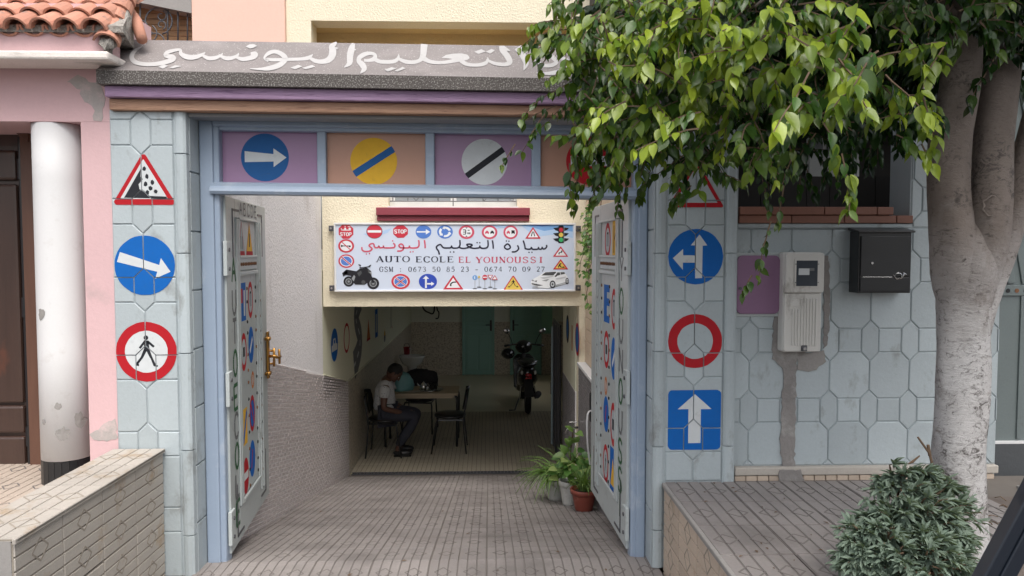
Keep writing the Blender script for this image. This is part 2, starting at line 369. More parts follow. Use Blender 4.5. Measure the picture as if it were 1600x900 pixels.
def smooth(pts, k=4):
    out = []; N = len(pts)
    for i in range(N-1):
        p0, p1, p2, p3 = pts[max(i-1, 0)], pts[i], pts[i+1], pts[min(i+2, N-1)]
        for s in range(k):
            t = s/k
            out.append(tuple(.5*((2*b)+(c-a)*t+(2*a-5*b+4*c-d)*t*t+(-a+3*b-3*c+d)*t**3) for a, b, c, d in zip(p0, p1, p2, p3)))
    return out+[tuple(pts[-1])]
def stroke(pts, wd=None, k=4, ends=True):
    """brush stroke through points (x, y[, w]) as a list of quads"""
    q = smooth([p if len(p) == 3 else (p[0], p[1], wd) for p in pts], k); L = []; Rr = []
    for i, (x, y, ww) in enumerate(q):
        a = q[max(i-1, 0)]; b = q[min(i+1, len(q)-1)]; d = Vector((b[0]-a[0], b[1]-a[1]))
        if d.length < 1e-9: d = Vector((1, 0))
        d.normalize(); L.append((x-d.y*ww/2, y+d.x*ww/2)); Rr.append((x+d.y*ww/2, y-d.x*ww/2))
    out = [[L[i], Rr[i], Rr[i+1], L[i+1]] for i in range(len(q)-1)]
    return out
def xf(polys, s=1, dx=0, dy=0, sx=None, sy=None, rot=0):
    ca, sa = math.cos(rot), math.sin(rot); ax = sx if sx is not None else s; ay = sy if sy is not None else s
    return [([((x*ca-y*sa)*ax+dx, (x*sa+y*ca)*ay+dy) for x, y in p], m) for p, m in polys]
def clip(poly, cl):
    """polygon cut to a convex one (counter-clockwise)"""
    out = list(poly)
    for i in range(len(cl)):
        a, b = cl[i], cl[(i+1) % len(cl)]; inp = out; out = []
        if not inp: return []
        f = lambda p: (b[0]-a[0])*(p[1]-a[1])-(b[1]-a[1])*(p[0]-a[0])
        for j in range(len(inp)):
            p, q = inp[j-1], inp[j]; fp, fq = f(p), f(q)
            if fq >= 0:
                if fp < 0: t = fp/(fp-fq); out.append((p[0]+(q[0]-p[0])*t, p[1]+(q[1]-p[1])*t))
                out.append(q)
            elif fp >= 0: t = fp/(fp-fq); out.append((p[0]+(q[0]-p[0])*t, p[1]+(q[1]-p[1])*t))
    return out
def area(p): return sum(p[i-1][0]*p[i][1]-p[i][0]*p[i-1][1] for i in range(len(p)))/2
def inset(poly, d):
    """convex counter-clockwise polygon shrunk by d"""
    n = len(poly); L = []
    for i in range(n):
        a, b = Vector(poly[i]), Vector(poly[(i+1) % n]); e = (b-a).normalized(); nn = Vector((-e.y, e.x)); L.append((a+nn*d, e))
    out = []
    for i in range(n):
        (p, e), (q, g) = L[i-1], L[i]; den = e.x*g.y-e.y*g.x
        if abs(den) < 1e-6: out.append(tuple(q)); continue
        t = ((q.x-p.x)*g.y-(q.y-p.y)*g.x)/den; out.append((p.x+e.x*t, p.y+e.y*t))
    return out
def print_on(name, polys, fn, parent, label=None, eps=.0004, cuts=None, d0=.0006, layered=True):
    """one mesh of flat layered paint. polys: (points, paint); fn(x, y, d) places them, d is the lift off the surface"""
    m = MB(); mats = []; layer = -1; last = None
    for pts, pm in polys:
        if pm not in mats: mats.append(pm)
        if pm != last: layer += 1; last = pm
        for piece in ([pts] if cuts is None else [clip(pts, c) for c in cuts]):
            if len(piece) < 3 or abs(area(piece)) < 1e-8: continue
            if area(piece) < 0: piece = piece[::-1]
            m.face([fn(x, y, d0+eps*layer) for x, y in piece], mats.index(pm))
    return m.build(name, mats, parent, label=label)
# signs, unit radius
def s_disc(c): return [(circle(1), c)]
def s_ring(c, inner, r=.76): return [(circle(1), c), (circle(r), inner)]
def s_warn(c, inner, k=.14): return [(rtri(0, -.72, 1.0, 1.62, .10), c), (rtri(0, -.72+.20, 1-.30, 1.62-.46, .02), inner)]
WALKER = lambda c: [(circle(.10, 0, .58, 14), c), ([(-.10, .46), (.10, .46), (.14, .05), (-.10, .02)], c), (line(-.06, .42, -.28, .12, .09), c), (line(.06, .42, .32, .18, .09), c),
                    (line(-.04, .06, -.20, -.30, .14, .10), c), (line(-.20, -.28, -.42, -.56, .10), c), (line(.06, .06, .20, -.28, .14, .10), c), (line(.20, -.26, .34, -.62, .10), c), (line(-.46, -.58, -.32, -.60, .07), c), (line(.32, -.62, .46, -.64, .07), c)]

# ------------------------------------------------------------------ pressed cement cladding: octagons, squares and long hexagons
def cladding(x0, x1, z0, z1, xc, zc, px, pz, hw, sh, cut, gap=.0028):
    out = []; frame = [(x0, z0), (x1, z0), (x1, z1), (x0, z1)]
    for i in range(int((x0-xc)/px)-2, int((x1-xc)/px)+3):
        for j in range(int((z0-zc)/pz)-2, int((z1-zc)/pz)+3):
            X, Z = xc+i*px, zc+j*pz; a, h = hw/2, sh/2
            for poly in ([(X-a, Z-h), (X, Z-h-cut), (X+a, Z-h), (X+a, Z+h), (X, Z+h+cut), (X-a, Z+h)],
                         [(X+a, Z-h), (X+px-a, Z-h), (X+px-a, Z+h), (X+a, Z+h)],
                         [(X, Z+h+cut), (X+a, Z+h), (X+px-a, Z+h), (X+px, Z+h+cut), (X+px, Z+pz-h-cut), (X+px-a, Z+pz-h), (X+a, Z+pz-h), (X, Z+pz-h-cut)]):
                c = clip(poly, frame)
                c = [p for k, p in enumerate(c) if (Vector(p)-Vector(c[k-1])).length > 1e-4]
                if len(c) >= 3 and area(c) > 4e-4:
                    c = inset(c, gap)
                    if area(c) > 3e-4: out.append(c)
    return out
def plate_mesh(c, Y, parent, depth=.009, name='plate', material='pale_paint'):
    m = MB(); n = len(c); bev = .004; ins = inset(c, bev)
    cx = sum(p[0] for p in c)/n; cz = sum(p[1] for p in c)/n; tx, tz, dd = R.uniform(-.006, .006), R.uniform(-.006, .006), R.uniform(-.0004, .0004)
    tl_ = lambda x, z: (x-cx)*tx+(z-cz)*tz+dd
    a = [(x, Y, z) for x, z in c]; b = [(x, Y-depth+bev+tl_(x, z), z) for x, z in c]; t = [(x, Y-depth+tl_(x, z), z) for x, z in ins]
    for p, q in ((a, b), (b, t)):
        for i in range(n): j = (i+1) % n; m.face((p[i], p[j], q[j], q[i]))
    m.face(t); return m.build(name, material, parent)
FY = 4.10                                             # the street face of the gate pillars
ZBASE = .45
SIGNS = {}
def falling_rocks():
    s = [(rtri(0, -.78, 1.0, 1.66, .09), 'paint_red'), (rtri(0, -.60, .74, 1.25, .02), 'paint_white')]
    s += [([(-.62, -.56), (-.08, .36), (-.10, .10), (-.02, .02), (-.16, -.14), (-.14, -.30), (.02, -.38), (.10, -.50), (.70, -.52), (.70, -.58)], 'paint_black')]
    for x, y in ((.02, .34), (.10, .10), (.26, -.08), (.05, -.13), (.20, -.26), (.10, -.40), (.36, -.36)):
        a = R.random(); s.append(([(x+.075*math.cos(a+i*1.047)*R.uniform(.7, 1), y+.085*math.sin(a+i*1.047)*R.uniform(.8, 1.1)) for i in range(6)], 'paint_black'))
    return s
def gate_pillar(xa, xb, xc, zc, inner, label, signs, ztop, seed):
    """xa..xb cladding panel between rounded corner beads; inner = side the driveway is on (+1 right, -1 left)"""
    p = empty('gate_pillar', ((xa+xb)/2, FY+.1, 0), label, 'pillar', 'clad pillars of the gateway')
    z0 = -.05 if inner > 0 else .0
    bw = .075
    if inner > 0: X0, X1 = xa, xb+bw
    else: X0, X1 = xa-bw, xb+(bw if xb < 2 else 0)
    bx('pillar_core', 'pale_mortar', p, X0+(.0 if inner > 0 else .012), X1-(.012 if inner > 0 else .0), FY+.004, FY+.30, z0, ztop)
    plates = cladding(xa, xb, z0+.02 if inner > 0 else .50, ztop-.004, xc, zc, 2*.172, .4265, .108, .137, .052)
    for c in plates: plate_mesh(c, FY+.006, p)
    # rounded corner beads cut into lengths
    for side in ((inner,) if inner > 0 else (-1, 1)):
        cx = xb+bw/2 if side > 0 else xa-bw/2
        z = z0; k = 0
        cut = [z0, .22, .70, 1.24, 1.79, 2.33, ztop]
        for za, zb in zip(cut, cut[1:]):
            if zb > ztop+.001 or zb-za < .03: continue
            m = MB(); m.prism([(cx-bw/2+.003, FY+.03), (cx-bw/2+.003, FY-.006)]+[(cx+side*0+bw/2*math.cos(rad(a))*.95, FY+.012-.024*math.sin(rad(a))) for a in ((150, 120, 90, 60, 30) if side > 0 else (150, 120, 90, 60, 30))]+[(cx+bw/2-.003, FY+.03)],
                    lambda x, y, d: (x, y, d), za+.003, zb-.003); m.build('corner_bead', 'pale_paint', p, bevel=.004)
        # reveal blocks up the side that faces in
        if side == inner:
            xr = cx+side*(bw/2)
            n = 8; hz = (ztop-z0)/n
            for i in range(n):
                bx('reveal_block', 'pale_paint', p, xr-side*.02, xr-side*.001, FY+.036, FY+.168, z0+hz*i+.004, z0+hz*(i+1)-.004, bevel=.004)
    for u, v, r, poly, nm, lb in signs:
        c = P(u, v, FY-.003); s = r*(FY-.003)/FPX
        print_on(nm, [([(x+R.uniform(-.0011, .0011), z+R.uniform(-.0011, .0011)) for x, z in pts], m_) for pts, m_ in xf(poly, s, c.x, c.z)], lambda x, z, d: (x, FY-.0042-d, z), p, lb, cuts=plates)
    return p
xl0 = P(178, 453, FY).x; xl1 = P(276, 453, FY).x; xlc = P(226, 453, FY).x
blue_arrow = [(circle(1), 'paint_blue'), (arrow(-.86, .28, .84, -.22, .34, .24, .72, .42), 'paint_white')]
no_walk = [(circle(1), 'paint_red'), (circle(.70), 'paint_white')]+xf(WALKER('paint_black'), .78, 0, .02)
ahead_left = [(circle(1), 'paint_blue'), ([(-.02, -.78), (.24, -.78), (.24, .40), (.42, .40), (.12, .80), (-.18, .40), (-.02, .40)], 'paint_white'), ([(-.02, -.22), (-.46, -.22), (-.46, -.48), (-.84, -.06), (-.46, .28), (-.46, .05), (-.02, .05)], 'paint_white')]
empty_ring = [(circle(1), 'paint_red'), (circle(.66), 'paint_pale')]
square_up = [(rrect(-.88, -1, .88, 1, .14), 'paint_blue'), ([(-.21, -.78), (.21, -.78), (.21, .36), (.56, .36), (.0, .86), (-.57, .36), (-.21, .36)], 'paint_white')]
warn_road = [(rtri(0, -.78, 1.0, 1.66, .06), 'paint_red'), (rtri(0, -.62, .76, 1.27, .02), 'paint_pale')]
PL = gate_pillar(xl0, xl1, xlc, P(222, 453, FY).z, 1, 'pale blue clad gate pillar with falling rocks triangle, blue arrow and walking man signs', [
    (225, 281, 49, falling_rocks(), 'painted_sign', 'painted red bordered triangle with black cliff and falling rocks'),
    (226.5, 414.5, 46, blue_arrow, 'painted_sign', 'painted blue disc with a white arrow pointing down to the right'),
    (229, 549.5, 46.5, no_walk, 'painted_sign', 'painted red ring around a black walking man')], P(222, 172, FY).z, 1)
xr0 = P(1042, 452, FY).x; xr1 = P(1131, 452, FY).x; xrc = P(1085.5, 452, FY).x
PR = gate_pillar(xr0, xr1, xrc, P(1085, 452, FY).z, -1, 'pale blue clad gate pillar with blue two way arrow disc, red ring and blue square signs', [
    (1088, 289, 45, warn_road, 'painted_sign', 'painted red bordered triangle, mostly behind the leaves'),
    (1087, 401, 43.5, ahead_left, 'painted_sign', 'painted blue disc with white arrows pointing up and left'),
    (1086, 533, 43, empty_ring, 'painted_sign', 'painted empty red ring'),
    (1085, 656, 48, square_up, 'painted_sign', 'painted blue square with a white arrow pointing up')], P(222, 172, FY).z, 2)

# ------------------------------------------------------------------ sloped coping with brushed lettering, coloured fillets, soffit
GX0, GX1 = P(172, 300, FY).x, 1.62
cop = empty('gate_canopy', (-.3, FY, 2.6), 'grey sloped stone canopy over the gateway with white brushed lettering and purple and brown mouldings', 'canopy')
CX0, CX1 = P(150, 110, 4.0).x, 1.60
def zline(ul, vl, ur, vr, Y):                          # height along the front, as a line in x
    a, b = P(ul, vl, Y), P(ur, vr, Y); s = (b.z-a.z)/(b.x-a.x); return lambda x: a.z+s*(x-a.x)
zt = zline(150, 109, 905, 123, 4.0); zb_ = zline(157, 130.5, 905, 143, 4.0); ztop = zline(200, 62, 905, 73, 4.36)
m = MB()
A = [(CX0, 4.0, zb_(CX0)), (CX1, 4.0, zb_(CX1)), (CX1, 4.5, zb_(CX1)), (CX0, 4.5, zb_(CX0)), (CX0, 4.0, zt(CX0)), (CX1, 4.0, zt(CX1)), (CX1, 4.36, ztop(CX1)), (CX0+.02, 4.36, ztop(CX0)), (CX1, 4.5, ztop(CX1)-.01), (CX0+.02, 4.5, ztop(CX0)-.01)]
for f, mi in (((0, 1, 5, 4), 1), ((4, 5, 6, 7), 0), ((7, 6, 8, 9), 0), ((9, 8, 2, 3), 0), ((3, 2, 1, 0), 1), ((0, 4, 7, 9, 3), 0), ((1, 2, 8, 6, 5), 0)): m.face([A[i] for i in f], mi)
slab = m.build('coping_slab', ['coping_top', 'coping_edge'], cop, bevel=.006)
def bandbar(name, mt, x0, x1, y0, y1, lo, hi, bev=.006): m = MB(); m.bar(x0, x1, y0, y1, lo(x0), hi(x0), lo(x1), hi(x1)); return m.build(name, mt, cop, bevel=bev)
pz0 = zline(163, 151, 905, 163, 4.03); bandbar('moulding', 'purple_wood', P(163, 140, 4.03).x, 1.58, 4.03, 4.45, pz0, lambda x: zb_(x)-.002)['label'] = 'purple moulding strip'
oz0 = zline(170, 171.5, 905, 181, 4.065); bandbar('moulding', 'orange_wood', P(170, 160, 4.065).x, 1.56, 4.065, 4.45, oz0, lambda x: pz0(x)-.002)['label'] = 'brown moulding strip'
bandbar('soffit', 'soffit_grey', xl1+.075, xr0-.075, FY+.02, 4.26, lambda x: oz0(x)-.02, lambda x: oz0(x)-.002, 0)
bx('lintel_core', 'pale_mortar', cop, xl1+.06, xr0-.06, 4.275, 4.42, P(700, 196, 4.3).z, oz0(0)-.03)
# lettering: brush strokes on the slope
e0, e1 = Vector((0, 4.0, zt(0))), Vector((0, 4.36, ztop(0))); ex = (Vector((1, 4.0, zt(1)))-Vector((0, 4.0, zt(0)))).normalized()
nrm = ex.cross((e1-e0).normalized()).normalized()
def on_slope(u, v, d):
    r = ray(u, v); t = 4.15
    for _ in range(12):
        q = CAM+r*t; f = q.z-(zt(q.x)+(ztop(q.x)-zt(q.x))*(q.y-4.0)/.36); t += f/((ztop(q.x)-zt(q.x))/.36-r.z)
    return CAM+r*t+nrm*(d if nrm.z > 0 else -d)
S = []
for s in ([(222, 74, 1), (212, 80, 5), (206, 89, 7), (210, 97, 7), (222, 101, 6), (240, 101.5, 6), (258, 98.5, 7), (270, 94, 8), (270, 90.5, 8), (259, 88, 6), (262, 83, 6), (272, 80, 5), (282, 79, 4), (283, 85, 6), (292, 90, 8), (305, 90.5, 7), (315, 87, 5), (321, 83, 1.5)],
          [(315, 86, 4), (325, 92, 6), (337, 91.5, 6), (346, 87, 3), (348, 84, 1)], [(342, 87, 3), (352, 92, 6), (362, 92, 6), (371, 88, 4), (373, 84, 1)], [(367, 89, 3), (378, 93.5, 6), (390, 92, 7), (398, 89, 8), (399, 85, 7), (392, 85.5, 5)],
          [(420, 96, 5), (413, 92, 3), (420, 84.5, 6), (429, 81.8, 6), (439, 85, 7), (446, 92, 8), (442, 99, 8), (433, 104.5, 8), (420, 108, 7), (408, 109, 4), (391, 108.6, 1)], [(415, 93, 3), (424, 94.5, 5), (436, 94.5, 5), (450, 94, 5), (470, 93.5, 5), (482, 91.5, 6), (489, 86, 1)],
          [(482, 90, 4), (492, 96, 6), (503, 97.5, 7), (513, 95, 9), (519, 88, 11), (520, 79, 11), (518, 74, 8), (523, 70, 6), (526, 67, 2)], [(518, 76, 6), (529, 76.5, 1)],
          [(538, 106.5, 1), (546, 100, 8), (547, 89, 10), (549, 79, 10), (551, 73, 8), (553, 69, 4)], [(549, 78, 6), (556.5, 79, 1.5)],
          [(563, 116, 1), (569, 109, 8), (566, 102, 9), (561, 97, 7), (562, 91, 7), (570, 86, 7), (580, 84.5, 5), (586, 87, 5), (585, 93, 7), (577, 95.5, 5), (569, 95.5, 4)], [(584, 92, 6), (592, 97, 6), (604, 98, 6), (616, 97, 6), (622, 92.5, 5), (623, 86, 1)],
          [(620, 91, 3), (632, 97, 6), (645, 98.5, 6), (656, 95.5, 6), (661, 88, 9), (662, 80, 10), (663, 70, 11)], [(660, 91, 8), (672, 97.5, 6), (690, 99, 5), (705, 97, 6), (718, 94, 7)],
          [(718, 94, 6), (728, 101, 6), (742, 103, 5), (756, 101, 6), (762, 96, 4), (762, 90.5, 1)], [(760, 94, 3), (772, 100, 5), (788, 102, 6), (796, 99, 8), (795, 93, 9), (789, 84, 9), (785, 79, 9), (784, 73, 8)], [(787, 76, 6), (797, 80.5, 1.5)],
          [(809, 75, 12), (815, 84, 10), (820, 94, 9), (822, 101, 8), (818, 111, 1)], [(815, 79, 6), (823, 83, 1.5)],
          [(848, 103, 5), (841, 99, 7), (840, 92, 6), (846, 87, 6), (856, 86.5, 6), (865, 92, 7), (869, 99, 6), (860, 103.5, 6), (846, 103.5, 5)], [(876, 91, 5), (887, 98, 9), (886, 106, 9), (874, 113, 8), (856, 116, 5), (838, 115, 1)],
          [(900, 74, 9), (902, 84, 9), (901, 94, 9), (905, 101, 7), (918, 104, 6), (935, 104, 6), (944, 99, 4), (946, 93, 1)], [(940, 98, 3), (952, 104, 6), (964, 104, 6), (972, 99, 3), (974, 95, 1)], [(970, 99, 3), (980, 104, 6), (990, 104, 6), (998, 99, 3), (1000, 96, 1)], [(996, 99, 3), (1006, 105, 6), (1020, 103, 7), (1030, 96, 5), (1032, 90, 2)]):
    S += [(q, 'letter_white') for q in stroke(s)]
S += [([(690, 91.5), (697, 87), (708, 85), (722, 84.6), (731, 87), (734, 92), (730, 95), (720, 97), (712, 95), (705, 93), (697, 92)], 'letter_white')]
for d in ([(384, 74), (390, 70.5), (397, 70), (402, 73), (396, 76), (391, 77)], [(247.5, 105.8), (255.7, 101.7), (263, 104), (255, 108.5)], [(265, 107), (274, 103), (284, 104.7), (270, 108)], [(454, 107), (466, 102.5), (473, 105), (461, 109.5)], [(472, 107.5), (488, 102.5), (493, 105.5), (478, 109.5)],
          [(601, 110), (612, 106.2), (620, 108), (606, 113)], [(617, 111.5), (629, 105.8), (634, 108), (621, 113)], [(741, 82), (752, 78), (759, 81.5), (748, 85.6)], [(759, 82), (768, 77.6), (773, 80), (766, 85)], [(829, 81), (841, 77), (848, 80), (838, 83)], [(846, 82), (856, 77), (862, 80), (852, 83)], [(912, 112), (922, 108), (930, 110), (920, 114)], [(928, 113), (940, 108.5), (946, 111), (936, 115)]):
    S.append((d, 'letter_white'))
for x0, x1 in ((0, 536), (536, 826), (826, 1200)):
    print_on('lettering', [s for s in S if x0 <= sum(p[0] for p in s[0])/len(s[0]) < x1], on_slope, cop, 'white brushed Arabic word', eps=.00002, d0=.0045)

# ------------------------------------------------------------------ blue steel gate frame with four painted sign panels
FRY = 4.27
fr = empty('gate_surround', (-.35, FRY+.05, 0), 'blue steel gate frame with a row of four painted sign panels over the opening', 'gate frame')
fx0, fx1 = P(318, 500, FRY).x-.012, P(1013, 500, FRY).x
jl, jr = fx0+.117, fx1-.095
ztr0 = zline(330, 304, 990, 312.5, FRY-.01); ztr1 = zline(330, 283.5, 990, 293, FRY-.01); zh0 = zline(330, 203, 990, 211, FRY); zh1 = zline(330, 180, 990, 188, FRY)
def jamb(x0, x1, nm='jamb'):
    m = MB(); m.box(x0, x1, FRY, FRY+.10, -.03, zh1((x0+x1)/2)-.002); o = m.build(nm, 'frame_blue', fr, bevel=.012)
    m = MB(); m.box(x0+.012 if x0 < 0 else x0+.03, x1-.03 if x0 < 0 else x1-.012, FRY-.016, FRY+.02, -.03, zh1((x0+x1)/2)-.03); m.build('stop_strip', 'frame_blue', o, bevel=.008)
    return o
jamb(fx0, jl); jamb(jr, fx1)
m = MB(); m.bar(jl, jr, FRY+.004, FRY+.09, zh0(jl), zh1(jl), zh0(jr), zh1(jr)); o = m.build('head_rail', 'frame_blue', fr, bevel=.006)
m = MB(); m.bar(jl-.03, jr+.03, FRY-.02, FRY+.012, zh0(jl)+.02, zh0(jl)+.055, zh0(jr)+.02, zh0(jr)+.055); m.build('moulding', 'frame_blue', o, bevel=.01)
m = MB(); m.bar(jl+.001, jr-.001, FRY+.006, FRY+.088, ztr0(jl)+.004, ztr1(jl)-.004, ztr0(jr)+.004, ztr1(jr)-.004); o = m.build('transom_rail', 'frame_blue', fr, bevel=.005)
m = MB()
prof = [(FRY+.01, 0), (FRY-.028, .004), (FRY-.036, .018), (FRY-.03, .032), (FRY-.018, .045), (FRY-.018, .058), (FRY+.01, .066)]
for x, zf in ((jl-.04, ztr0), (jr+.04, ztr0)): pass
a = [(jl-.045, y, ztr0(jl)+z*1.12) for y, z in prof]; b = [(jr+.045, y, ztr0(jr)+z*1.12) for y, z in prof]; k0 = len(m.v); m.v += a+b; n = len(prof)
for i in range(n-1): m.f.append((k0+i, k0+n+i, k0+n+i+1, k0+i+1)); m.m.append(0)
m.f.append(tuple(k0+i for i in range(n-1, -1, -1))); m.m.append(0); m.f.append(tuple(k0+n+i for i in range(n))); m.m.append(0)
m.build('moulding', 'frame_blue', o)
mull = [(494, 508), (664, 678.5), (831, 845.5)]
edges = [jl]; 
for u0, u1 in mull:
    x0, x1 = P(u0, 250, FRY).x, P(u1, 250, FRY).x; edges += [x0, x1]
    m = MB(); m.bar(x0, x1, FRY+.02, FRY+.08, ztr1(x0)-.006, zh0(x0)+.006, ztr1(x1)-.006, zh0(x1)+.006); m.build('mullion', 'frame_blue', fr, bevel=.006)
edges.append(jr); PY = FRY+.055
right_arrow = [(circle(1), 'paint_blue_dark'), ([(-.84, -.20), (.36, -.17), (.36, -.40), (.90, 0), (.36, .38), (.36, .14), (-.84, .26)], 'paint_white')]
end_adv = [(circle(1), 'paint_yellow'), (clip(line(-1.2, -.78, 1.2, .76, .30), circle(1)), 'paint_blue_dark')]
end_all = [(circle(1), 'paint_white'), (clip(line(-1.2, -.92, 1.2, .82, .26), circle(1)), 'paint_black')]
no_entry = [(circle(1), 'paint_red'), (rect(-.80, -.20, .80, .22), 'paint_white')]
for i, (pm, (u, v, r), poly, lb) in enumerate((('purple_panel', (414, 246, 36.5), right_arrow, 'blue disc with white right arrow on purple panel'), ('orange_panel', (584, 252, 36), end_adv, 'yellow disc with blue diagonal bar on brown panel'),
                                           ('purple_panel', (757, 253, 35.5), end_all, 'white disc with black diagonal bar on purple panel'), ('orange_panel', (921, 252, 36.5), no_entry, 'red no entry disc on brown panel'))):
    x0, x1 = edges[2*i], edges[2*i+1]
    m = MB(); m.bar(x0+.001, x1-.001, PY, PY+.02, ztr1(x0)-.02, zh0(x0)+.02, ztr1(x1)-.02, zh0(x1)+.02); pn = m.build('sign_panel', pm, fr, label=lb)
    c = P(u, v, PY); print_on('painted_sign', xf(poly, r*PY/FPX, c.x, c.z), lambda x, z, d: (x, PY-d, z), pn)

# ------------------------------------------------------------------ the two steel gate leaves, standing open into the driveway
def gate_leaf(H, E, flip, label, signs, word, top_signs, pop):
    """built in its own frame: x from hinge to free edge, y towards the passage, z up"""
    d = Vector((E[0]-H[0], E[1]-H[1])); W = 1.11; ang = math.atan2(d.y, d.x)
    g = empty('gate_leaf', (H[0], H[1], .02), label, 'gate', 'steel gate leaves', rz=ang, local=True); s = -flip      # s: local y side that faces the passage
    Hh = 2.10; T = .036
    y0, y1 = (-T/2, T/2); yf = s*T/2                       # yf: the face the signs are on
    def lb(name, x0, x1, z0, z1, t0=y0, t1=y1, mt='gate_paint', bev=.005): return bx(name, mt, g, x0, x1, t0, t1, z0, z1, bevel=bev)
    lb('stile', 0, .212, 0, Hh); lb('stile', .80, W, 0, Hh); lb('rail', .214, .798, 1.985, Hh); lb('rail', .214, .798, 1.66, 1.75); lb('rail', .214, .798, 0, .20)
    lb('sheet_panel', .214, .798, .202, 1.658, -.010, .010, bev=0); lb('sheet_panel', .214, .798, 1.752, 1.983, -.010, .010, bev=0)
    for x0, x1 in ((.222, .250), (.262, .30), (.83, .85), (.90, .935)): bx('bead_strip', 'gate_paint', g, x0, x1, yf-s*.004, yf+s*.010, .21 if x1 < .5 else .12, 1.98, bevel=.004)
    for x0, x1, z0, z1 in ((.30, .80, 1.975, 1.99), (.30, .80, 1.74, 1.756), (.30, .80, 1.63, 1.655), (.30, .80, .205, .23)): bx('bead_strip', 'gate_paint', g, x0, x1, yf-s*.002, yf+s*.012, z0, z1, bevel=.004)
    # cut out corner ornaments: black straps
    for pts in ([(.15, .36), (.15, .05), (.30, .05)], [(.98, .36), (.98, .07), (.84, .07)], [(.15, 1.75), (.15, 2.03), (.30, 2.03)], [(.98, 1.75), (.98, 2.03), (.86, 2.03)]):
        m = MB()
        for (xa, za), (xb, zb) in zip(pts, pts[1:]):
            m.box(min(xa, xb)-.007, max(xa, xb)+.007, min(yf, yf+s*.004), max(yf, yf+s*.004), min(za, zb)-.007, max(za, zb)+.007)
        m.build('corner_strap', 'iron', g)
    for z in (.16, .98, 1.74):
        h = bx('hinge', 'gate_paint', g, -.035, .05, min(yf-s*.01, yf+s*.012), max(yf-s*.01, yf+s*.012), z-.10, z+.10, bevel=.003)
        m = MB()
        for dz in (-.06, .05):
            m.tube([(.012, yf, z+dz), (.012, yf+s*.018, z+dz)], .012, 8)
        m.build('bolt', 'iron', h)
    # punched rivets in rows
    rb = MB()
    for x in (.315, .53, .78, .88):
        for k in range(13):
            z = .26+k*.108+R.uniform(-.02, .02); rb.ball((x, yf+s*.001 if x > .8 else s*.011, z), .013, .006, .012, 6, mi=R.choice((0, 1, 1)))
    for k in range(11): rb.ball((.32+k*.045, yf+s*.002, 1.70), .008, .007, .012, 6)
    rb.build('rivet_rows', ['rust', 'black_plastic'], g, kind='stuff')
    fn = lambda yb: (lambda x, z, dd: (x, yb+s*dd, z))
    for x, z, r, rx, poly, lbl in signs: print_on('painted_sign', xf(poly, 1, x, z, sx=rx*1.2*flip_text(flip), sy=r*1.06), fn(s*.010), g, lbl)
    for x, z, r, rx, poly, lbl in top_signs: print_on('painted_sign', xf(poly, 1, x, z, sx=rx*1.2*flip_text(flip), sy=r*1.06), fn(s*.010), g, lbl)
    print_on('lettering', word(flip_text(flip)), fn(yf), g)
    return g
def flip_text(flip): return 1 if flip > 0 else -1
# capital letters built of strokes in a unit box (x 0..1, y 0..1)
GL = {'A': [[(0, 0), (.5, 1)], [(.5, 1), (1, 0)], [(.2, .38), (.8, .38)]], 'B': [[(0, 0), (0, 1)], [(0, 1), (.7, 1), (.85, .78), (.7, .53), (0, .53)], [(.7, .53), (1, .28), (.75, 0), (0, 0)]], 'C': [[(1, .82), (.75, 1), (.25, 1), (0, .7), (0, .3), (.25, 0), (.75, 0), (1, .18)]],
      'D': [[(0, 0), (0, 1), (.6, 1), (1, .7), (1, .3), (.6, 0), (0, 0)]], 'E': [[(1, 1), (0, 1), (0, 0), (1, 0)], [(0, .52), (.8, .52)]], 'L': [[(0, 1), (0, 0), (1, 0)]], 'O': [[(.3, 0), (0, .3), (0, .7), (.3, 1), (.7, 1), (1, .7), (1, .3), (.7, 0), (.3, 0)]],
      'U': [[(0, 1), (0, .3), (.3, 0), (.7, 0), (1, .3), (1, 1)]], 'T': [[(0, 1), (1, 1)], [(.5, 1), (.5, 0)]], 'Y': [[(0, 1), (.5, .5), (1, 1)], [(.5, .5), (.5, 0)]], 'N': [[(0, 0), (0, 1), (1, 0), (1, 1)]],
      'S': [[(1, .84), (.75, 1), (.25, 1), (0, .8), (.2, .56), (.8, .44), (1, .2), (.75, 0), (.25, 0), (0, .16)]], 'I': [[(.5, 0), (.5, 1)]], 'P': [[(0, 0), (0, 1), (.75, 1), (1, .78), (.75, .5), (0, .5)]]}
def block(ch, x, z, wd, h, t, mt, sgn=1):
    out = []
    for st in GL[ch]:
        for (xa, ya), (xb, yb) in zip(st, st[1:]):
            out.append((line(x+sgn*(xa-.5)*wd, z+ya*h, x+sgn*(xb-.5)*wd, z+yb*h, t), mt))
    return out
def word_left(sg):
    o = []
    for ch, z in zip('AUTOECOLE', (1.60, 1.405, 1.225, 1.035, .83, .655, .47, .29, .12)): o += block(ch, .160, z+.0, .088, .145, .024, 'paint_green' if ch in 'AOE' else 'paint_grey', sg)
    for i, ch in enumerate('ABCDE'): o += block(ch, .36+.105*i, 1.995+.014, .06, .075, .010, 'paint_grey', sg)
    return o
def word_right(sg):
    o = []
    for ch, z in zip('YOUNOUSSI', (1.60, 1.405, 1.225, 1.04, .85, .665, .48, .30, .14)): o += block(ch, .160, z, .088, .145, .020, 'paint_green' if ch in 'OSI' else 'paint_grey', sg)
    return o
blue_P = [(rect(-1, -1, 1, 1), 'paint_blue'), (rect(-.9, -.05, -.1, .7), 'paint_red'), (rect(.2, -.75, .7, .6), 'paint_white')]
ring_sq = [(circle(1), 'paint_red'), (circle(.68), 'paint_pale'), (rect(-.3, -.25, .3, .25), 'paint_black')]
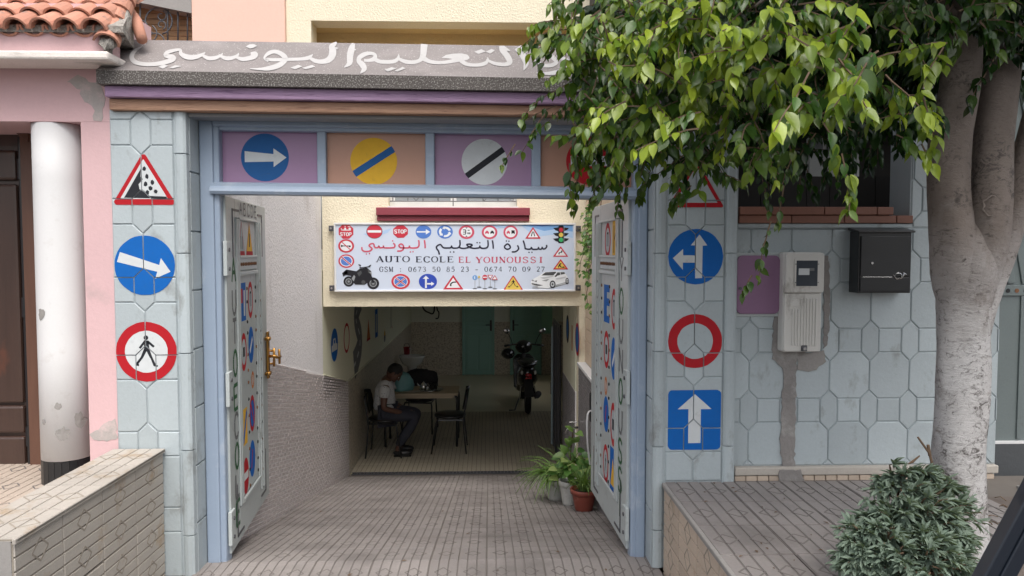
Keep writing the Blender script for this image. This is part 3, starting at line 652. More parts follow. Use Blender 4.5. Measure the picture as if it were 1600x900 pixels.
ring_num = [(circle(1), 'paint_red'), (circle(.70), 'paint_pale'), (line(-.2, -.35, -.2, .4, .14), 'paint_black'), (line(.18, -.35, .18, .4, .14), 'paint_black'), (line(-.2, .4, .3, .4, .12), 'paint_black')]
blue_car = [(circle(1), 'paint_blue'), (line(-.5, -.35, .5, .35, .3), 'paint_white')]
no_stop = [(circle(1), 'paint_red'), (circle(.74), 'paint_blue'), (line(-.55, .55, .55, -.55, .2), 'paint_red')]
yel_diag = [(rect(-1, -1, 1, 1), 'paint_yellow'), (line(-.8, -.8, .8, .8, .45), 'paint_blue')]
blue_ped = [(circle(1), 'paint_blue'), (line(-.3, -.5, .1, .5, .2), 'paint_red')]
small_or = [(circle(1), 'paint_orange'), (circle(.6), 'paint_white'), (rect(-.2, -.5, .2, .5), 'paint_orange')]
warn_l = [(rtri(0, -1, 1, 2), 'paint_red'), (rtri(0, -.74, .78, 1.55), 'paint_pale'), (rect(-.3, -.62, -.15, .1), 'paint_grey'), (rect(.15, -.62, .3, .1), 'paint_grey')]
warn_y = [(rtri(0, -1, 1, 2), 'paint_orange'), (rtri(0, -.74, .78, 1.6), 'paint_yellow'), (rect(-.12, -.5, .12, .3), 'paint_black'), (rect(-.9, -1, .9, -.76), 'paint_red')]
GLF = gate_leaf((fx0+.112, 4.32), (-1.640, 5.43), 1, 'left steel gate leaf with AUTO ECOLE down its edge and a brass handle', [
    (.42, 1.46, .115, .065, blue_P, None), (.63, 1.46, .115, .062, ring_num, None), (.42, 1.14, .115, .065, ring_sq, None), (.63, 1.16, .115, .065, blue_car, None), (.66, .92, .055, .035, small_or, None),
    (.42, .66, .11, .05, yel_diag, None), (.63, .70, .115, .065, no_stop, None), (.42, .34, .11, .065, no_entry, None), (.61, .40, .115, .07, blue_ped, None)], word_left,
    [(.41, 1.865, .105, .075, warn_l, None), (.63, 1.865, .105, .085, warn_y, None)], None)
# brass lever on the free edge of the left leaf
hd = MB(); y = -.028
hd.box(1.045, 1.095, y-.012, y+.003, .86, 1.20); o = hd.build('handle', 'brass', GLF, bevel=.004)
hd = MB(); hd.tube([(1.07, y-.008, 1.02), (1.07, y-.055, 1.02), (1.08, y-.066, 1.01), (1.15, y-.066, 1.0), (1.20, y-.066, 1.0)], .011, 8); hd.tube([(1.16, y-.066, 1.06), (1.17, y-.066, .95)], .009, 8); hd.build('lever', 'brass', o, smooth=True)
hd = MB()
for z in (1.155, .905): hd.tube([(.99, y-.006, z), (1.06, y-.018, z)], .013, 8); hd.ball((1.0, y-.02, z), .02, .02, .016, 8)
hd.build('latch_bolt', 'brass', o, smooth=True)
# pull handle on the free edge, standing out past the leaf
hd = MB(); hd.box(1.112, 1.118, -.014, .014, .86, 1.18)
for z in (1.05, .955): hd.tube([(1.117, 0, z), (1.140, 0, z), (1.146, -.006, z), (1.146, -.06, z)], .008, 8)
hd.tube([(1.146, -.06, .935), (1.146, -.06, 1.07)], .009, 8)
hd.build('pull_handle', 'brass', GLF, smooth=True)
blue_E = [(rect(-1, -1, 1, 1), 'paint_blue'), (rect(.1, .30, 1.01, .62), 'paint_pale'), (rect(.1, -.62, 1.01, -.1), 'paint_pale')]
yel_lines = [(rrect(-1, -1, 1, 1, .1), 'paint_yellow'), (rect(-.5, -.8, -.3, .7), 'paint_black'), (rect(.2, -.8, .4, .85), 'paint_black'), (line(-.3, -.1, .2, .3, .12), 'paint_black')]
blue_tri = [(rect(-1, -1, 1, 1), 'paint_blue'), (rtri(0, -.75, .8, 1.3), 'paint_yellow')]
ring_man = [(circle(1), 'paint_red'), (circle(.72), 'paint_pale')]+xf(WALKER('paint_black'), .7)
GRF = gate_leaf((fx1-.094, 4.32), (.775, 5.44), -1, 'right steel gate leaf with painted round and square signs beside the plant pots', [
    (.62, 1.43, .12, .075, blue_E, None), (.40, 1.41, .125, .06, ring_num, None), (.62, 1.12, .12, .07, ring_sq, None), (.40, 1.09, .13, .062, blue_car, None), (.63, .87, .06, .035, small_or, None),
    (.62, .68, .115, .07, blue_ped, None), (.40, .66, .135, .065, ring_sq, None), (.62, .34, .125, .07, ring_man, None), (.40, .36, .135, .07, blue_tri, None)], word_right,
    [(.60, 1.855, .11, .075, ring_num, None), (.38, 1.865, .11, .065, yel_lines, None)], None)
# ------------------------------------------------------------------ ground: street, driveway flat, ramp, garage floor, raised pavements
SLOPE = .19; RY0, RY1 = 4.25, 8.7; ZG = -SLOPE*(RY1-RY0); ra = math.atan(SLOPE)
def ramp_z0(y): return 0 if y < RY0 else -SLOPE*(y-RY0)
def st(o): o['kind'] = 'structure'; return o
m = MB(); m.face([(-250, -250, -.03), (250, -250, -.03), (250, 3.2, -.03), (-250, 3.2, -.03)]); st(m.build('street', 'asphalt'))
m = MB(); m.face([(-250, 18, -1.0), (250, 18, -1.0), (250, 250, -1.0), (-250, 250, -1.0)]); st(m.build('ground', 'asphalt'))
WXL, WXR = -1.66, .97
m = MB(); m.hexa([(-1.80, 3.2, -.3), (.97, 3.2, -.3), (.97, RY0, -.3), (-1.80, RY0, -.3), (-1.80, 3.2, -.006), (.97, 3.2, -.006), (.97, RY0, -.006), (-1.80, RY0, -.006)])
m.hexa([(WXL, RY0, -.3), (.97, RY0, -.3), (.97, RY1, ZG-.3), (WXL, RY1, ZG-.3), (WXL, RY0, -.006), (.97, RY0, -.006), (.97, RY1, ZG-.006), (WXL, RY1, ZG-.006)])
drive = st(m.build('driveway', 'tile_joint'))
def tile_mesh(name, L, W, mt, planks=6, t=.012, gap=.0055, diamonds=True, gd=.005, groove='tile_groove'):
    """a pressed floor tile: planks along y separated by grooves, with raised diamonds"""
    m = MB(); m.box(-W/2, W/2, -L/2, L/2, -t, -gd, 1); p = W/planks
    for i in range(planks):
        x0, x1 = -W/2+i*p+gap/2, -W/2+(i+1)*p-gap/2
        a, b = .0016, L/2-.0015
        m.hexa([(x0, -b, -gd), (x1, -b, -gd), (x1, b, -gd), (x0, b, -gd), (x0+a, -b+a, 0), (x1-a, -b+a, 0), (x1-a, b-a, 0), (x0+a, b-a, 0)], skip=(0,))
    if diamonds:
        for cx, cy in ((-W/4, 0), (W/4, 0)):
            hw, hl = p*.85, L*.17; c = [(cx-hw, cy), (cx, cy-hl), (cx+hw, cy), (cx, cy+hl)]
            for k in range(4):
                q = line(*c[k], *c[(k+1) % 4], .0075)
                m.prism(q if area(q) > 0 else q[::-1], lambda x, y, d: (x, y, d), -.001, .0009, 1, back=False)
    return m.mesh(name, [mt, groove])
tw = (.97-WXL)/8; tl = .335
TM = tile_mesh('floor_tile', tl-.003, tw-.003, 'floor_tile'); TP = tile_mesh('plain_floor_tile', tl-.003, tw-.003, 'floor_tile', diamonds=False)
for j in range(2):
    for i in range(8): inst(TM, 'tile', drive, (WXL+tw*(i+.5), RY0-tl*(j+.5), R.uniform(-.001, .001)))
n = int((RY1-RY0)/math.cos(ra)/tl)
for j in range(n+1):
    for i in range(8):
        s = tl*(j+.5); 
        if s+tl/2 > (RY1-RY0)/math.cos(ra)+.12: continue
        inst(TM if (i*7+j*3) % 9 else TP, 'tile', drive, (WXL+tw*(i+.5), RY0+s*math.cos(ra), -s*math.sin(ra)+R.uniform(-.001, .001)), (-ra+R.uniform(-.002, .002), R.uniform(-.002, .002), 0))
# garage floor
BY = 15.8; GXR = 1.62
m = MB(); m.box(WXL, GXR, RY1+.10, BY, ZG-.3, ZG-.006); gfl = st(m.build('garage_floor', 'garage_floor_olive'))
gt = .333; GT = tile_mesh('garage_tile', gt-.003, gt-.003, 'garage_tile', diamonds=False)
for j in range(10):
    for i in range(9): inst(GT, 'tile', gfl, (WXL+gt*(i+.5)+.002, RY1+.10+gt*(j+.5), ZG+.002))
gr = empty('drain_grate', (-.35, RY1+.05, ZG), 'narrow dark drain grate across the driveway at the garage mouth', 'drain')
bx('channel', 'black_metal', gr, WXL+.02, .88, RY1+.012, RY1+.098, ZG-.10, ZG-.035)
m = MB()
for y in (RY1+.012, RY1+.088): m.box(WXL+.02, .88, y, y+.01, ZG-.03, ZG+.003)
m.build('grate_frame', 'iron', gr); m = MB()
for i in range(62): x = WXL+.03+i*.041; m.box(x, x+.012, RY1+.022, RY1+.088, ZG-.02, ZG+.001)
m.build('grate_bars', 'iron', gr, kind='stuff')

# left: raised terrace of the pink house and the tiled low wall
ZT = .50
m = MB(); m.box(-6, -2.07, 2.4, 4.62, -.03, ZT-.008); ter = st(m.build('terrace', 'tile_joint'))
m = MB(); m.box(-2.12, -2.035, 4.16, 4.62, -.03, .45); m.build('terrace_edge', 'concrete', ter)
TT = tile_mesh('terrace_tile', .33, .33, 'terrace_tile', diamonds=True)
for i in range(4):
    for j in range(5): inst(TT, 'tile', ter, (-2.07-.333*(i+.5), 2.96+.333*(j+.5), ZT))
lw = empty('low_wall', (-1.93, 3.45, 0), 'low wall clad in cream grooved diamond tiles in front of the pink house', 'low wall')
LY0, LY1, LX0, LX1, LZ = 2.806, 4.09, -2.07, -1.80, .715
bx('wall_core', 'concrete', lw, LX0, LX1-.012, LY0, LY1, -.03, LZ-.012)
tv = (LY1-LY0)/4; FT = tile_mesh('facing_tile', tv-.006, .335, 'wall_tile', groove='wall_groove', planks=6, t=.014, gd=.006, gap=.008)
TT2 = tile_mesh('coping_tile', tv-.006, LX1-LX0+.012, 'wall_tile', planks=4, t=.014, gd=.005, groove='wall_groove')
for i in range(4):
    y = LY0+tv*(i+.5)
    for k in range(3):
        inst(FT, 'tile', lw, (LX1, y, LZ-.022-.338*(k+.5)+R.uniform(-.002, .002)), (0, math.pi/2, R.uniform(-.006, .006)))
    inst(TT2, 'tile', lw, ((LX0+LX1)/2+.006, y, LZ), (0, 0, 0))
m = MB(); m.box(LX1-.002, LX1+.012, LY0-.01, LY1, LZ-.022, LZ-.001); m.build('coping_edge', 'wall_tile', lw, bevel=.003)

# right: raised pavement, its tiled side and the sloping joints
ZP = .50; PXL = .985
m = MB(); m.box(PXL+.014, 1.645, 1.9, 4.17, -.03, ZP-.010); m.box(1.6451, 6, 3.08, 4.17, -.03, ZP-.010); m.box(2.12, 6, 1.0, 3.0799, -.03, ZP-.012)
pav = st(m.build('pavement', 'tile_joint'))
PT = tile_mesh('pavement_tile', .33, .325, 'floor_tile', planks=5, gap=.008)
for j in range(7):
    for i in range(5):
        x, y = PXL+.33*(i+.5), 4.085-.335*(j+.5)
        if x > 1.65 and y < 3.2: continue
        inst(PT, 'tile', pav, (x, y, ZP+R.uniform(-.002, .002)), (R.uniform(-.003, .003), R.uniform(-.003, .003), 0))
PT2 = tile_mesh('side_tile', .325, .27, 'wall_tile_tan', groove='wall_groove', planks=4, t=.014, gd=.006, gap=.008)
for j in range(6):
    for k in range(2): inst(PT2, 'tile', pav, (PXL, 4.085-.335*(j+.5), ZP-.03-.275*(k+.5)), (0, -math.pi/2, 0))
m = MB(); m.box(PXL-.012, PXL+.05, 1.95, 4.085, ZP-.028, ZP-.002); m.build('pavement_edge', 'concrete', pav, bevel=.006)
m = MB(); m.box(1.646, 2.119, 1.0, 3.079, -.03, ZP-.07)
sl_ = st(m.build('planting_bed', 'soil'))
m = MB()
for i in range(60):
    x, y = R.uniform(1.95, 2.9), R.uniform(3.0, 3.75); a = R.uniform(0, 3.1); L = R.uniform(.02, .07)
    m.tube([(x, y, ZP+.004), (x+math.cos(a)*L*.5, y+math.sin(a)*L*.5, ZP+R.uniform(.006, .02)), (x+math.cos(a)*L, y+math.sin(a)*L, ZP+.004)], .0025, 4)
m.build('twig_litter', 'twig', kind='stuff')
m = MB(); m.face([(1.97, 2.0, ZP-.008), (4.5, 2.0, ZP-.008), (4.5, 3.80, ZP-.006), (1.97, 3.80, ZP-.006)]); st(m.build('dirt_path', 'dirt_tile'))

# ------------------------------------------------------------------ right boundary wall: cladding, skirting, brick cap, cement patch
BYW = 4.15
bw = empty('boundary_wall', (1.9, BYW+.1, ZP), 'pale blue clad boundary wall with brick cap and a cement patch under the meter', 'wall')
bx0, bx1 = P(1148, 560, BYW).x, P(1560, 560, BYW).x
capz0, capz1 = P(1300, 349, BYW).z, P(1300, 324, BYW).z; zsk = P(1250, 727, BYW).z; xcap1 = P(1422, 340, BYW).x
bx('wall_core', 'pale_mortar', bw, bx0-.01, bx1, BYW+.004, BYW+.22, ZP-.05, capz0-.006)
bx('wall_core', 'pale_mortar', bw, xcap1, bx1, BYW+.005, BYW+.221, capz0, 2.75)
xh = P(1359, 532, BYW).x; zh = P(1330, 532, BYW).z
for c in cladding(bx0-.005, bx1, zsk, capz0-.03, xh, zh, .2325, .402, .101, .135, .050): plate_mesh(c, BYW+.006, bw)
for c in cladding(xcap1+.004, bx1, capz0-.024, 2.74, xh, zh, .2325, .402, .101, .135, .050): plate_mesh(c, BYW+.007, bw)
bx('wall_ledge', 'pale_paint', bw, bx0, xcap1-.002, BYW-.022, BYW+.2, capz0-.026, capz0-.002, bevel=.004)
xx = bx0
while xx < xcap1-.02:
    x2 = min(xx+.30, xcap1); bx('brick', 'brick_cap', bw, xx+.002, x2-.002, BYW-.035, BYW+.20, capz0, (capz0+capz1)/2-.0015, bevel=.004); 
    bx('brick', 'brick_cap', bw, max(xx-.12, bx0)+.002, min(x2-.12, xcap1)-.002, BYW-.048, BYW+.20, (capz0+capz1)/2+.0015, capz1, bevel=.004); xx = x2
# skirting of small upright tiles with a moulded top strip
sx0 = bx0; bx('skirting_strip', 'wall_tile', bw, sx0, bx1, BYW-.034, BYW+.01, P(1250, 740, BYW).z, zsk-.002, bevel=.006)
xx = sx0; i = 0
while xx < bx1-.03:
    x2 = min(xx+.066, bx1); bx('tile', 'wall_tile_tan', bw, xx+.0025, x2-.0025, BYW-.028, BYW+.002, ZP-.02, P(1250, 740, BYW).z-.004, bevel=.003); xx = x2; i += 1
# cement patch: chased pipe run below the meter
def ragged(pts, step=.02, amp=.006):
    out = []
    for i in range(len(pts)):
        a, b = Vector(pts[i]), Vector(pts[(i+1) % len(pts)]); n = max(1, int((b-a).length/step))
        for k in range(n): q = a.lerp(b, k/n); out.append((q.x+R.uniform(-amp, amp), q.y+R.uniform(-amp, amp)))
    return out
pp = [(1228, 548), (1258, 548), (1244, 562), (1243, 600), (1242, 690), (1240, 722), (1250, 738), (1258, 757), (1215, 757), (1212, 742), (1221, 728), (1218, 690), (1222, 600), (1223, 578), (1207, 560), (1206, 540), (1208, 500), (1217, 470), (1226, 470)]
pw = ragged([(P(u, v, BYW).x, P(u, v, BYW).z) for u, v in pp])
m = MB(); m.prism(pw[::-1] if area(pw) < 0 else pw, lambda x, z, d: (x, BYW-.004-d, z), .0, .006, back=False); m.build('cement_patch', 'cement', bw)
m = MB(); q = ragged([(P(u, v, BYW).x, P(u, v, BYW).z) for u, v in ((1213, 732), (1246, 732), (1256, 757), (1212, 757))]); m.prism(q[::-1] if area(q) < 0 else q, lambda x, z, d: (x, BYW-.03-d, z), -.02, .010, back=False); m.build('cement_patch', 'cement', bw)
q = ragged([(P(u, v, BYW).x, P(u, v, BYW).z) for u, v in ((1243, 552), (1287, 548), (1290, 565), (1270, 580), (1246, 578))]); m = MB(); m.prism(q[::-1] if area(q) < 0 else q, lambda x, z, d: (x, BYW-.005-d, z), 0, .004, back=False); m.build('cement_patch', 'concrete', bw)
q = ragged([(P(u, v, BYW).x, P(u, v, BYW).z) for u, v in ((1286, 400), (1293, 400), (1297, 470), (1292, 540), (1286, 545))]); m = MB(); m.prism(q[::-1] if area(q) < 0 else q, lambda x, z, d: (x, BYW-.005-d, z), 0, .004, back=False); m.build('cement_patch', 'cement', bw)

# purple meter cabinet
def W_(u, v, Y=BYW): return P(u, v, Y)
a, b = W_(1147, 491), W_(1222, 398)
pc = empty('meter_cabinet', (a.x, BYW, a.z), 'flat purple steel cabinet on the wall beside the gate pillar', 'cabinet')
bx('cabinet_frame', 'gate_paint', pc, a.x, b.x+.006, BYW-.016, BYW+.03, a.z-.012, b.z+.012, bevel=.003)
m = MB(); q = rrect(a.x+.004, a.z+.004, b.x-.022, b.z-.004, .03); m.prism(q, lambda x, z, d: (x, BYW-.018-d, z), 0, .012); dr = m.build('cabinet_door', 'purple_paint', pc, bevel=.003)
m = MB(); m.tube([(a.x+.022, BYW-.031, (a.z+b.z)/2-.02), (a.x+.022, BYW-.036, (a.z+b.z)/2-.02)], .009, 10); m.build('lock', 'iron', dr)
for z in (a.z+.05, b.z-.06): bx('hinge', 'gate_paint', pc, b.x-.02, b.x-.008, BYW-.035, BYW-.016, z-.03, z+.03, bevel=.002)
# electricity meter
my = BYW-.10; a, b = P(1224, 551, my), P(1288, 394, my)
em = empty('electricity_meter', (a.x, BYW, a.z), 'cream plastic electricity meter box with a dark glass window and ribbed lower cover', 'meter')
m = MB(); q = rrect(a.x, a.z, b.x, b.z, .014); m.prism(q, lambda x, z, d: (x, BYW-.008-d, z), 0, .072); m.build('meter_body', 'meter_case', em, bevel=.006)
zs = P(1256, 458, my).z
m = MB(); q = rrect(a.x+.004, zs+.002, b.x-.004+.006, b.z-.004, .014); m.prism(q, lambda x, z, d: (x, BYW-.078-d, z), 0, .024); up_ = m.build('upper_cover', 'meter_case', em, bevel=.005)
m = MB(); q = rrect(a.x+.004, a.z+.004, b.x-.006, zs-.002, .012); m.prism(q, lambda x, z, d: (x, BYW-.078-d, z), 0, .014); lo_ = m.build('lower_cover', 'meter_case', em, bevel=.005)
for i in range(9):
    x = a.x+.048+i*.0165; bx('rib', 'meter_case', lo_, x, x+.009, BYW-.097, BYW-.090, a.z+.035 if i > 1 else a.z+.04, zs-.03 if i > 2 else zs-.09, bevel=.002)
bx('label_plate', 'meter_case', lo_, a.x+.035, a.x+.085, BYW-.096, BYW-.09, zs-.075, zs-.035, bevel=.001)
c0, c1 = P(1243, 447, BYW-.1), P(1277, 407, BYW-.1)
m = MB(); q = rrect(c0.x-.010, c0.z-.010, c1.x+.010, c1.z+.010, .012); m.prism(q, lambda x, z, d: (x, BYW-.102-d, z), 0, .006); wf = m.build('window_frame', 'meter_case', up_, bevel=.002)
bx('window', 'meter_dark', up_, c0.x, c1.x, BYW-.1095, BYW-.104, c0.z, c1.z, bevel=.002)
bx('dial', 'paint_white', up_, c0.x+.012, c0.x+.072, BYW-.1115, BYW-.109, c0.z+.062, c0.z+.098); bx('dial', 'paint_grey', up_, c0.x+.012, c1.x-.02, BYW-.1112, BYW-.109, c0.z+.085, c0.z+.10)
m = MB()
for x in (c0.x-.004, c1.x+.004):
    for z in (c0.z+.02, c1.z-.02): m.ball((x, BYW-.109, z), .003, .002, .003, 6)
m.build('screws', 'iron', up_, kind='stuff')
cx = P(1257, 545, my).x; bx('lock_plate', 'iron', lo_, cx-.016, cx+.016, BYW-.1, BYW-.09, a.z+.006, a.z+.040, bevel=.002)
m = MB(); m.tube([(cx, BYW-.1, a.z+.022), (cx, BYW-.108, a.z+.022)], .010, 12); m.build('lock', 'chrome', lo_)
m = MB(); m.tube([P(1222, 402, BYW-.02), P(1220, 420, BYW-.03), P(1222, 470, BYW-.03), P(1221, 486, BYW-.02)], .004, 6); m.build('cable', 'black_plastic', em)
# letterbox
ly = BYW-.11; a, b = P(1340, 458, ly), P(1425, 358, ly)
lb_ = empty('letterbox', (a.x, BYW, a.z), 'black metal wall letterbox with a small post horn emblem on its door', 'letterbox')
bx('box_body', 'black_metal', lb_, a.x, b.x, BYW-.11, BYW-.006, a.z, b.z-.012, bevel=.004)
m = MB(); x0, x1 = a.x-.012, b.x+.010; z1 = b.z
m.hexa([(x0, BYW-.13, z1-.020), (x1, BYW-.13, z1-.020), (x1, BYW-.004, z1-.004), (x0, BYW-.004, z1-.004), (x0, BYW-.13, z1-.010), (x1, BYW-.13, z1-.010), (x1, BYW-.004, z1+.012), (x0, BYW-.004, z1+.012)]); m.build('lid', 'black_metal', lb_, bevel=.003)
zm = P(1380, 433, ly).z
fl_ = bx('flap', 'black_metal', lb_, a.x+.010, b.x-.010, BYW-.120, BYW-.110, zm+.004, b.z-.04, bevel=.003)
ld = bx('letterbox_door', 'black_metal', lb_, a.x+.010, b.x-.010, BYW-.118, BYW-.110, a.z+.010, zm-.002, bevel=.003)
m = MB(); c = P(1361, 411, ly); m.tube([(c.x, BYW-.120, c.z), (c.x, BYW-.126, c.z)], .007, 10); m.build('lock', 'chrome', fl_)
m = MB(); c = P(1402, 431, ly); rr = .020
m.tube([(c.x+rr*math.cos(t*.5), BYW-.121, c.z+rr*.8*math.sin(t*.5)) for t in range(13)], .0022, 5, closed=True)
m.tube([(c.x-.03, BYW-.121, c.z+.008), (c.x-.01, BYW-.121, c.z-.018), (c.x+.02, BYW-.121, c.z-.012), (c.x+.035, BYW-.121, c.z+.014)], [.0022, .002, .002, .004], 5)
m.tube([(c.x+.028, BYW-.121, c.z+.018), (c.x+.044, BYW-.121, c.z+.008)], .002, 5); m.tube([(a.x+.02, BYW-.121, c.z-.006), (c.x-.035, BYW-.121, c.z-.006)], .0015, 5)
m.build('post_horn', 'chrome', ld, label='grey post horn emblem')
# dark panel behind the cap and the pale house beyond it
bx_ = empty('dark_screen', (1.9, 4.9, 1.9), 'dark brown screen standing behind the brick cap of the boundary wall', 'screen')
a, b = P(1152, 330, 4.6), P(1404, 276, 4.6)
for i in range(7):
    x0 = a.x+(b.x-a.x)*i/7; bx('board', 'dark_sheet', bx_, x0+.002, x0+(b.x-a.x)/7-.002, 4.6, 4.62, 1.7, b.z)
bx('rail', 'dark_sheet', bx_, a.x, b.x, 4.621, 4.66, b.z-.08, b.z-.03)
# metal gate at the far right, its step and threshold
MG = 4.33
mg = empty('metal_gate', (P(1600, 600, MG).x, MG, ZP), 'grey green sheet metal gate with diagonal ribs behind the tree trunk', 'gate')
x0, x1 = P(1538, 500, MG).x, P(1720, 500, MG).x; zb, zs0, zs1 = P(1570, 690, MG).z, P(1570, 462, MG).z, P(1570, 446, MG).z
bx('sheet_panel', 'grey_green', mg, x0, x1, MG, MG+.03, zb, zs0); bx('sheet_panel', 'grey_green', mg, x0, x1, MG+.012, MG+.032, zs1, 3.2)
st_ = bx('strip', 'grey_green', mg, x0, x1, MG-.012, MG+.02, zs0, zs1, bevel=.003); m = MB()
for i in range(14):
    x = P(1547+i*14, 454, MG-.013).x; m.tube([(x, MG-.0115, (zs0+zs1)/2), (x, MG-.0145, (zs0+zs1)/2)], .013, 12, mi=i % 2)
m.build('holes', ['black_plastic', 'rust'], st_, kind='stuff')
for i in range(9):
    u = 1552+i*22; a, b = P(u, 250, MG), P(u-60, 440, MG)
    q = line(P(u+30, 438, MG).x, zs1+.012, P(u-30, 250, MG).x, P(u, 230, MG).z+.5, .045); m = MB(); m.prism(clip(q, [(x0, zs1), (x1, zs1), (x1, 3.2), (x0, 3.2)]) or q, lambda x, z, d: (x, MG+.014-d, z), 0, .012); m.build('rib', 'grey_green', mg, bevel=.003)
bx('frame_bar', 'grey_green', mg, P(1593, 500, MG).x, P(1600, 500, MG).x, MG-.010, MG+.001, zb+.02, zs0-.003, bevel=.002)
bx('bottom_bar', 'white_paint', mg, x0, x1, MG-.014, MG+.02, zb-.010, zb+.006)
m = MB(); m.box(x0-.05, 4.6, MG-.02, MG+.5, .1, P(1570, 693, MG).z); m.box(x0-.05, 4.6, 3.95, MG-.02, .1, P(1570, 742, MG).z); st(m.build('doorstep', 'dark_step'))
m = MB(); m.box(x0-.05, 4.6, 3.80, 3.95, .1, ZP+.005); st(m.build('path_edge', 'concrete'))

# a few dry leaves and crumbs that lie on the paving
m = MB()
for i in range(34):
    if i < 22: x, y, z = R.uniform(1.05, 1.75), R.uniform(2.9, 4.05), ZP+.003
    else:
        x, y = R.uniform(-1.4, .7), R.uniform(4.0, 6.2); z = ramp_z0(y)+.004
    a = R.uniform(0, 6.28); L = R.uniform(.006, .02); c_, s_ = math.cos(a)*L, math.sin(a)*L
    m.face([(x-c_, y-s_, z), (x+s_*.4, y-c_*.4, z+.004), (x+c_, y+s_, z+.002), (x-s_*.4, y+c_*.4, z+.005)])
m.build('leaf_litter', 'twig', kind='stuff')
# ------------------------------------------------------------------ left driveway wall: rough plaster above a brick mosaic foot
LFY = 7.4                                             # front of the yellow house over the garage mouth
def ramp_z(y): return 0 if y < RY0 else (-SLOPE*(y-RY0) if y < RY1 else ZG)
def mos_z(y): return 1.01-.222*(y-5.4) if y < 8.72 else .288
dwl = empty('driveway_wall', (WXL-.1, 6, 0), 'rough whitish plaster wall with a brick mosaic foot along the left of the driveway', 'wall')
m = MB(); m.box(WXL-.20, WXL, 4.36, LFY-.002, -.9, 3.0); m.build('plaster', 'white_plaster', dwl)
def mosaic(name, X, side, y0, y1, zt, mt, L, H, gap, parent, running=True, d=.006, sh=0):
    """small tiles on a wall x = X whose tops follow zt(y); side +1: faces +x"""
    m = MB(); row = 0; z = -.95; zt0 = zt; zt = lambda y: zt0(y)-sh*(y-5.4); rz = lambda y: ramp_z(y)-sh*(y-5.4)      # rows follow the slope of the ramp
    while z < 1.4:
        off = (L/2 if running and row % 2 else 0); y = y0-off
        while y < y1:
            a, b = max(y, y0)+gap/2, min(y+L, y1)-gap/2
            zc = min(z+H-gap/2, zt(a)-.004, zt(b)-.004)
            if b-a > .01 and zc-z > .012 and z+H > rz(a)-.02:
                x = X+side*d*R.uniform(.7, 1.15); e = .0012
                p = [(X, a, z+gap/2), (X, b, z+gap/2), (X, b, zc), (X, a, zc)]; q = [(x, a+e, z+gap/2+e), (x, b-e, z+gap/2+e), (x, b-e, zc-e), (x, a+e, zc-e)]
                k = len(m.v); m.v += [(x_, y_, z_+sh*(y_-5.4)) for x_, y_, z_ in p+q]
                for f in ((4, 5, 6, 7), (0, 1, 5, 4), (1, 2, 6, 5), (2, 3, 7, 6), (3, 0, 4, 7)): m.f.append(tuple(k+i for i in f)); m.m.append(0)
            y += L
        z += H; row += 1
    return m.build(name, mt, parent, kind='stuff')
m = MB(); ys = (4.36, LFY-.004)
m.hexa([(WXL-.01, ys[0], -.5), (WXL+.006, ys[0], -.5), (WXL+.006, ys[1], -.9), (WXL-.01, ys[1], -.9), (WXL-.01, ys[0], mos_z(ys[0])), (WXL+.006, ys[0], mos_z(ys[0])), (WXL+.006, ys[1], mos_z(ys[1])), (WXL-.01, ys[1], mos_z(ys[1]))])
m.build('mosaic_bed', 'grout', dwl)
mosaic('mosaic', WXL+.006, 1, 4.38, LFY-.01, mos_z, 'mosaic_brick', .105, .031, .009, dwl, sh=-.205)
# ------------------------------------------------------------------ right driveway wall: cream block work, ledge, grey mosaic foot
dwr = empty('driveway_wall', (WXR+.1, 6, 0), 'cream block wall with a ledge and grey mosaic foot along the right of the driveway', 'wall')
bx('wall_core', 'tile_joint', dwr, WXR+.008, WXR+.2, 4.45, LFY-.004, -.9, 3.0)
RXL = .90
LG = .685
z = LG+.004; row = 0
while z < 2.3:
    y = 4.46-(.2 if row % 2 else 0)
    while y < LFY-.01:
        a, b = max(y, 4.46), min(y+.40, LFY-.012)
        if b-a > .03 and b > 5.2: bx('brick', 'cream_block', dwr, WXR-.002+R.uniform(-.002, .002), WXR+.02, a+.003, b-.003, z+.0035, z+.1115)
        y += .40
    z += .115; row += 1
bx('wall_core', 'cream_block', dwr, WXR+.001, WXR+.19, 4.452, LFY-.006, 2.302, 2.99)
bx('ledge_core', 'grout', dwr, RXL+.006, WXR+.004, 4.45, LFY+.02, -.9, LG-.03); bx('ledge', 'white_paint', dwr, RXL-.012, WXR+.006, 4.45, LFY-.002, LG-.03, LG, bevel=.004)
mosaic('mosaic', RXL+.006, -1, 4.9, LFY-.02, lambda y: LG-.03, 'mosaic_grey', .032, .032, .004, dwr, False)

# ------------------------------------------------------------------ yellow house: wall over the garage, window, sill, deep ochre recess, garage room
yh = empty('yellow_house', (0, LFY+.2, ZG), 'cream yellow rough cast house over the dark garage with a maroon window sill', 'house')
zl = P(700, 478.5, LFY).z; xL = P(505, 470, LFY).x; xR = P(916.5, 470, LFY).x; xJ = P(905, 520, LFY).x
UX0 = P(447, 30, LFY).x; zr = P(600, 33, LFY).z
wx0, wx1 = P(607, 315, LFY).x, P(808, 315, LFY).x; wz0 = P(700, 322, LFY).z; wz1 = wz0+1.15
wy = LFY+.24
for x0, x1, z0, z1 in ((xL, xR, zl, wz0), (xL, wx0, wz0, 3.0), (wx1, xR, wz0, 3.0), (wx0, wx1, wz1, 3.0)): bx('front_wall', 'yellow_plaster', yh, x0, x1, LFY, wy, z0, z1)
bx('front_wall', 'yellow_plaster', yh, xJ, xR, LFY+.001, LFY+.22, ZG-.05, zl-.001)
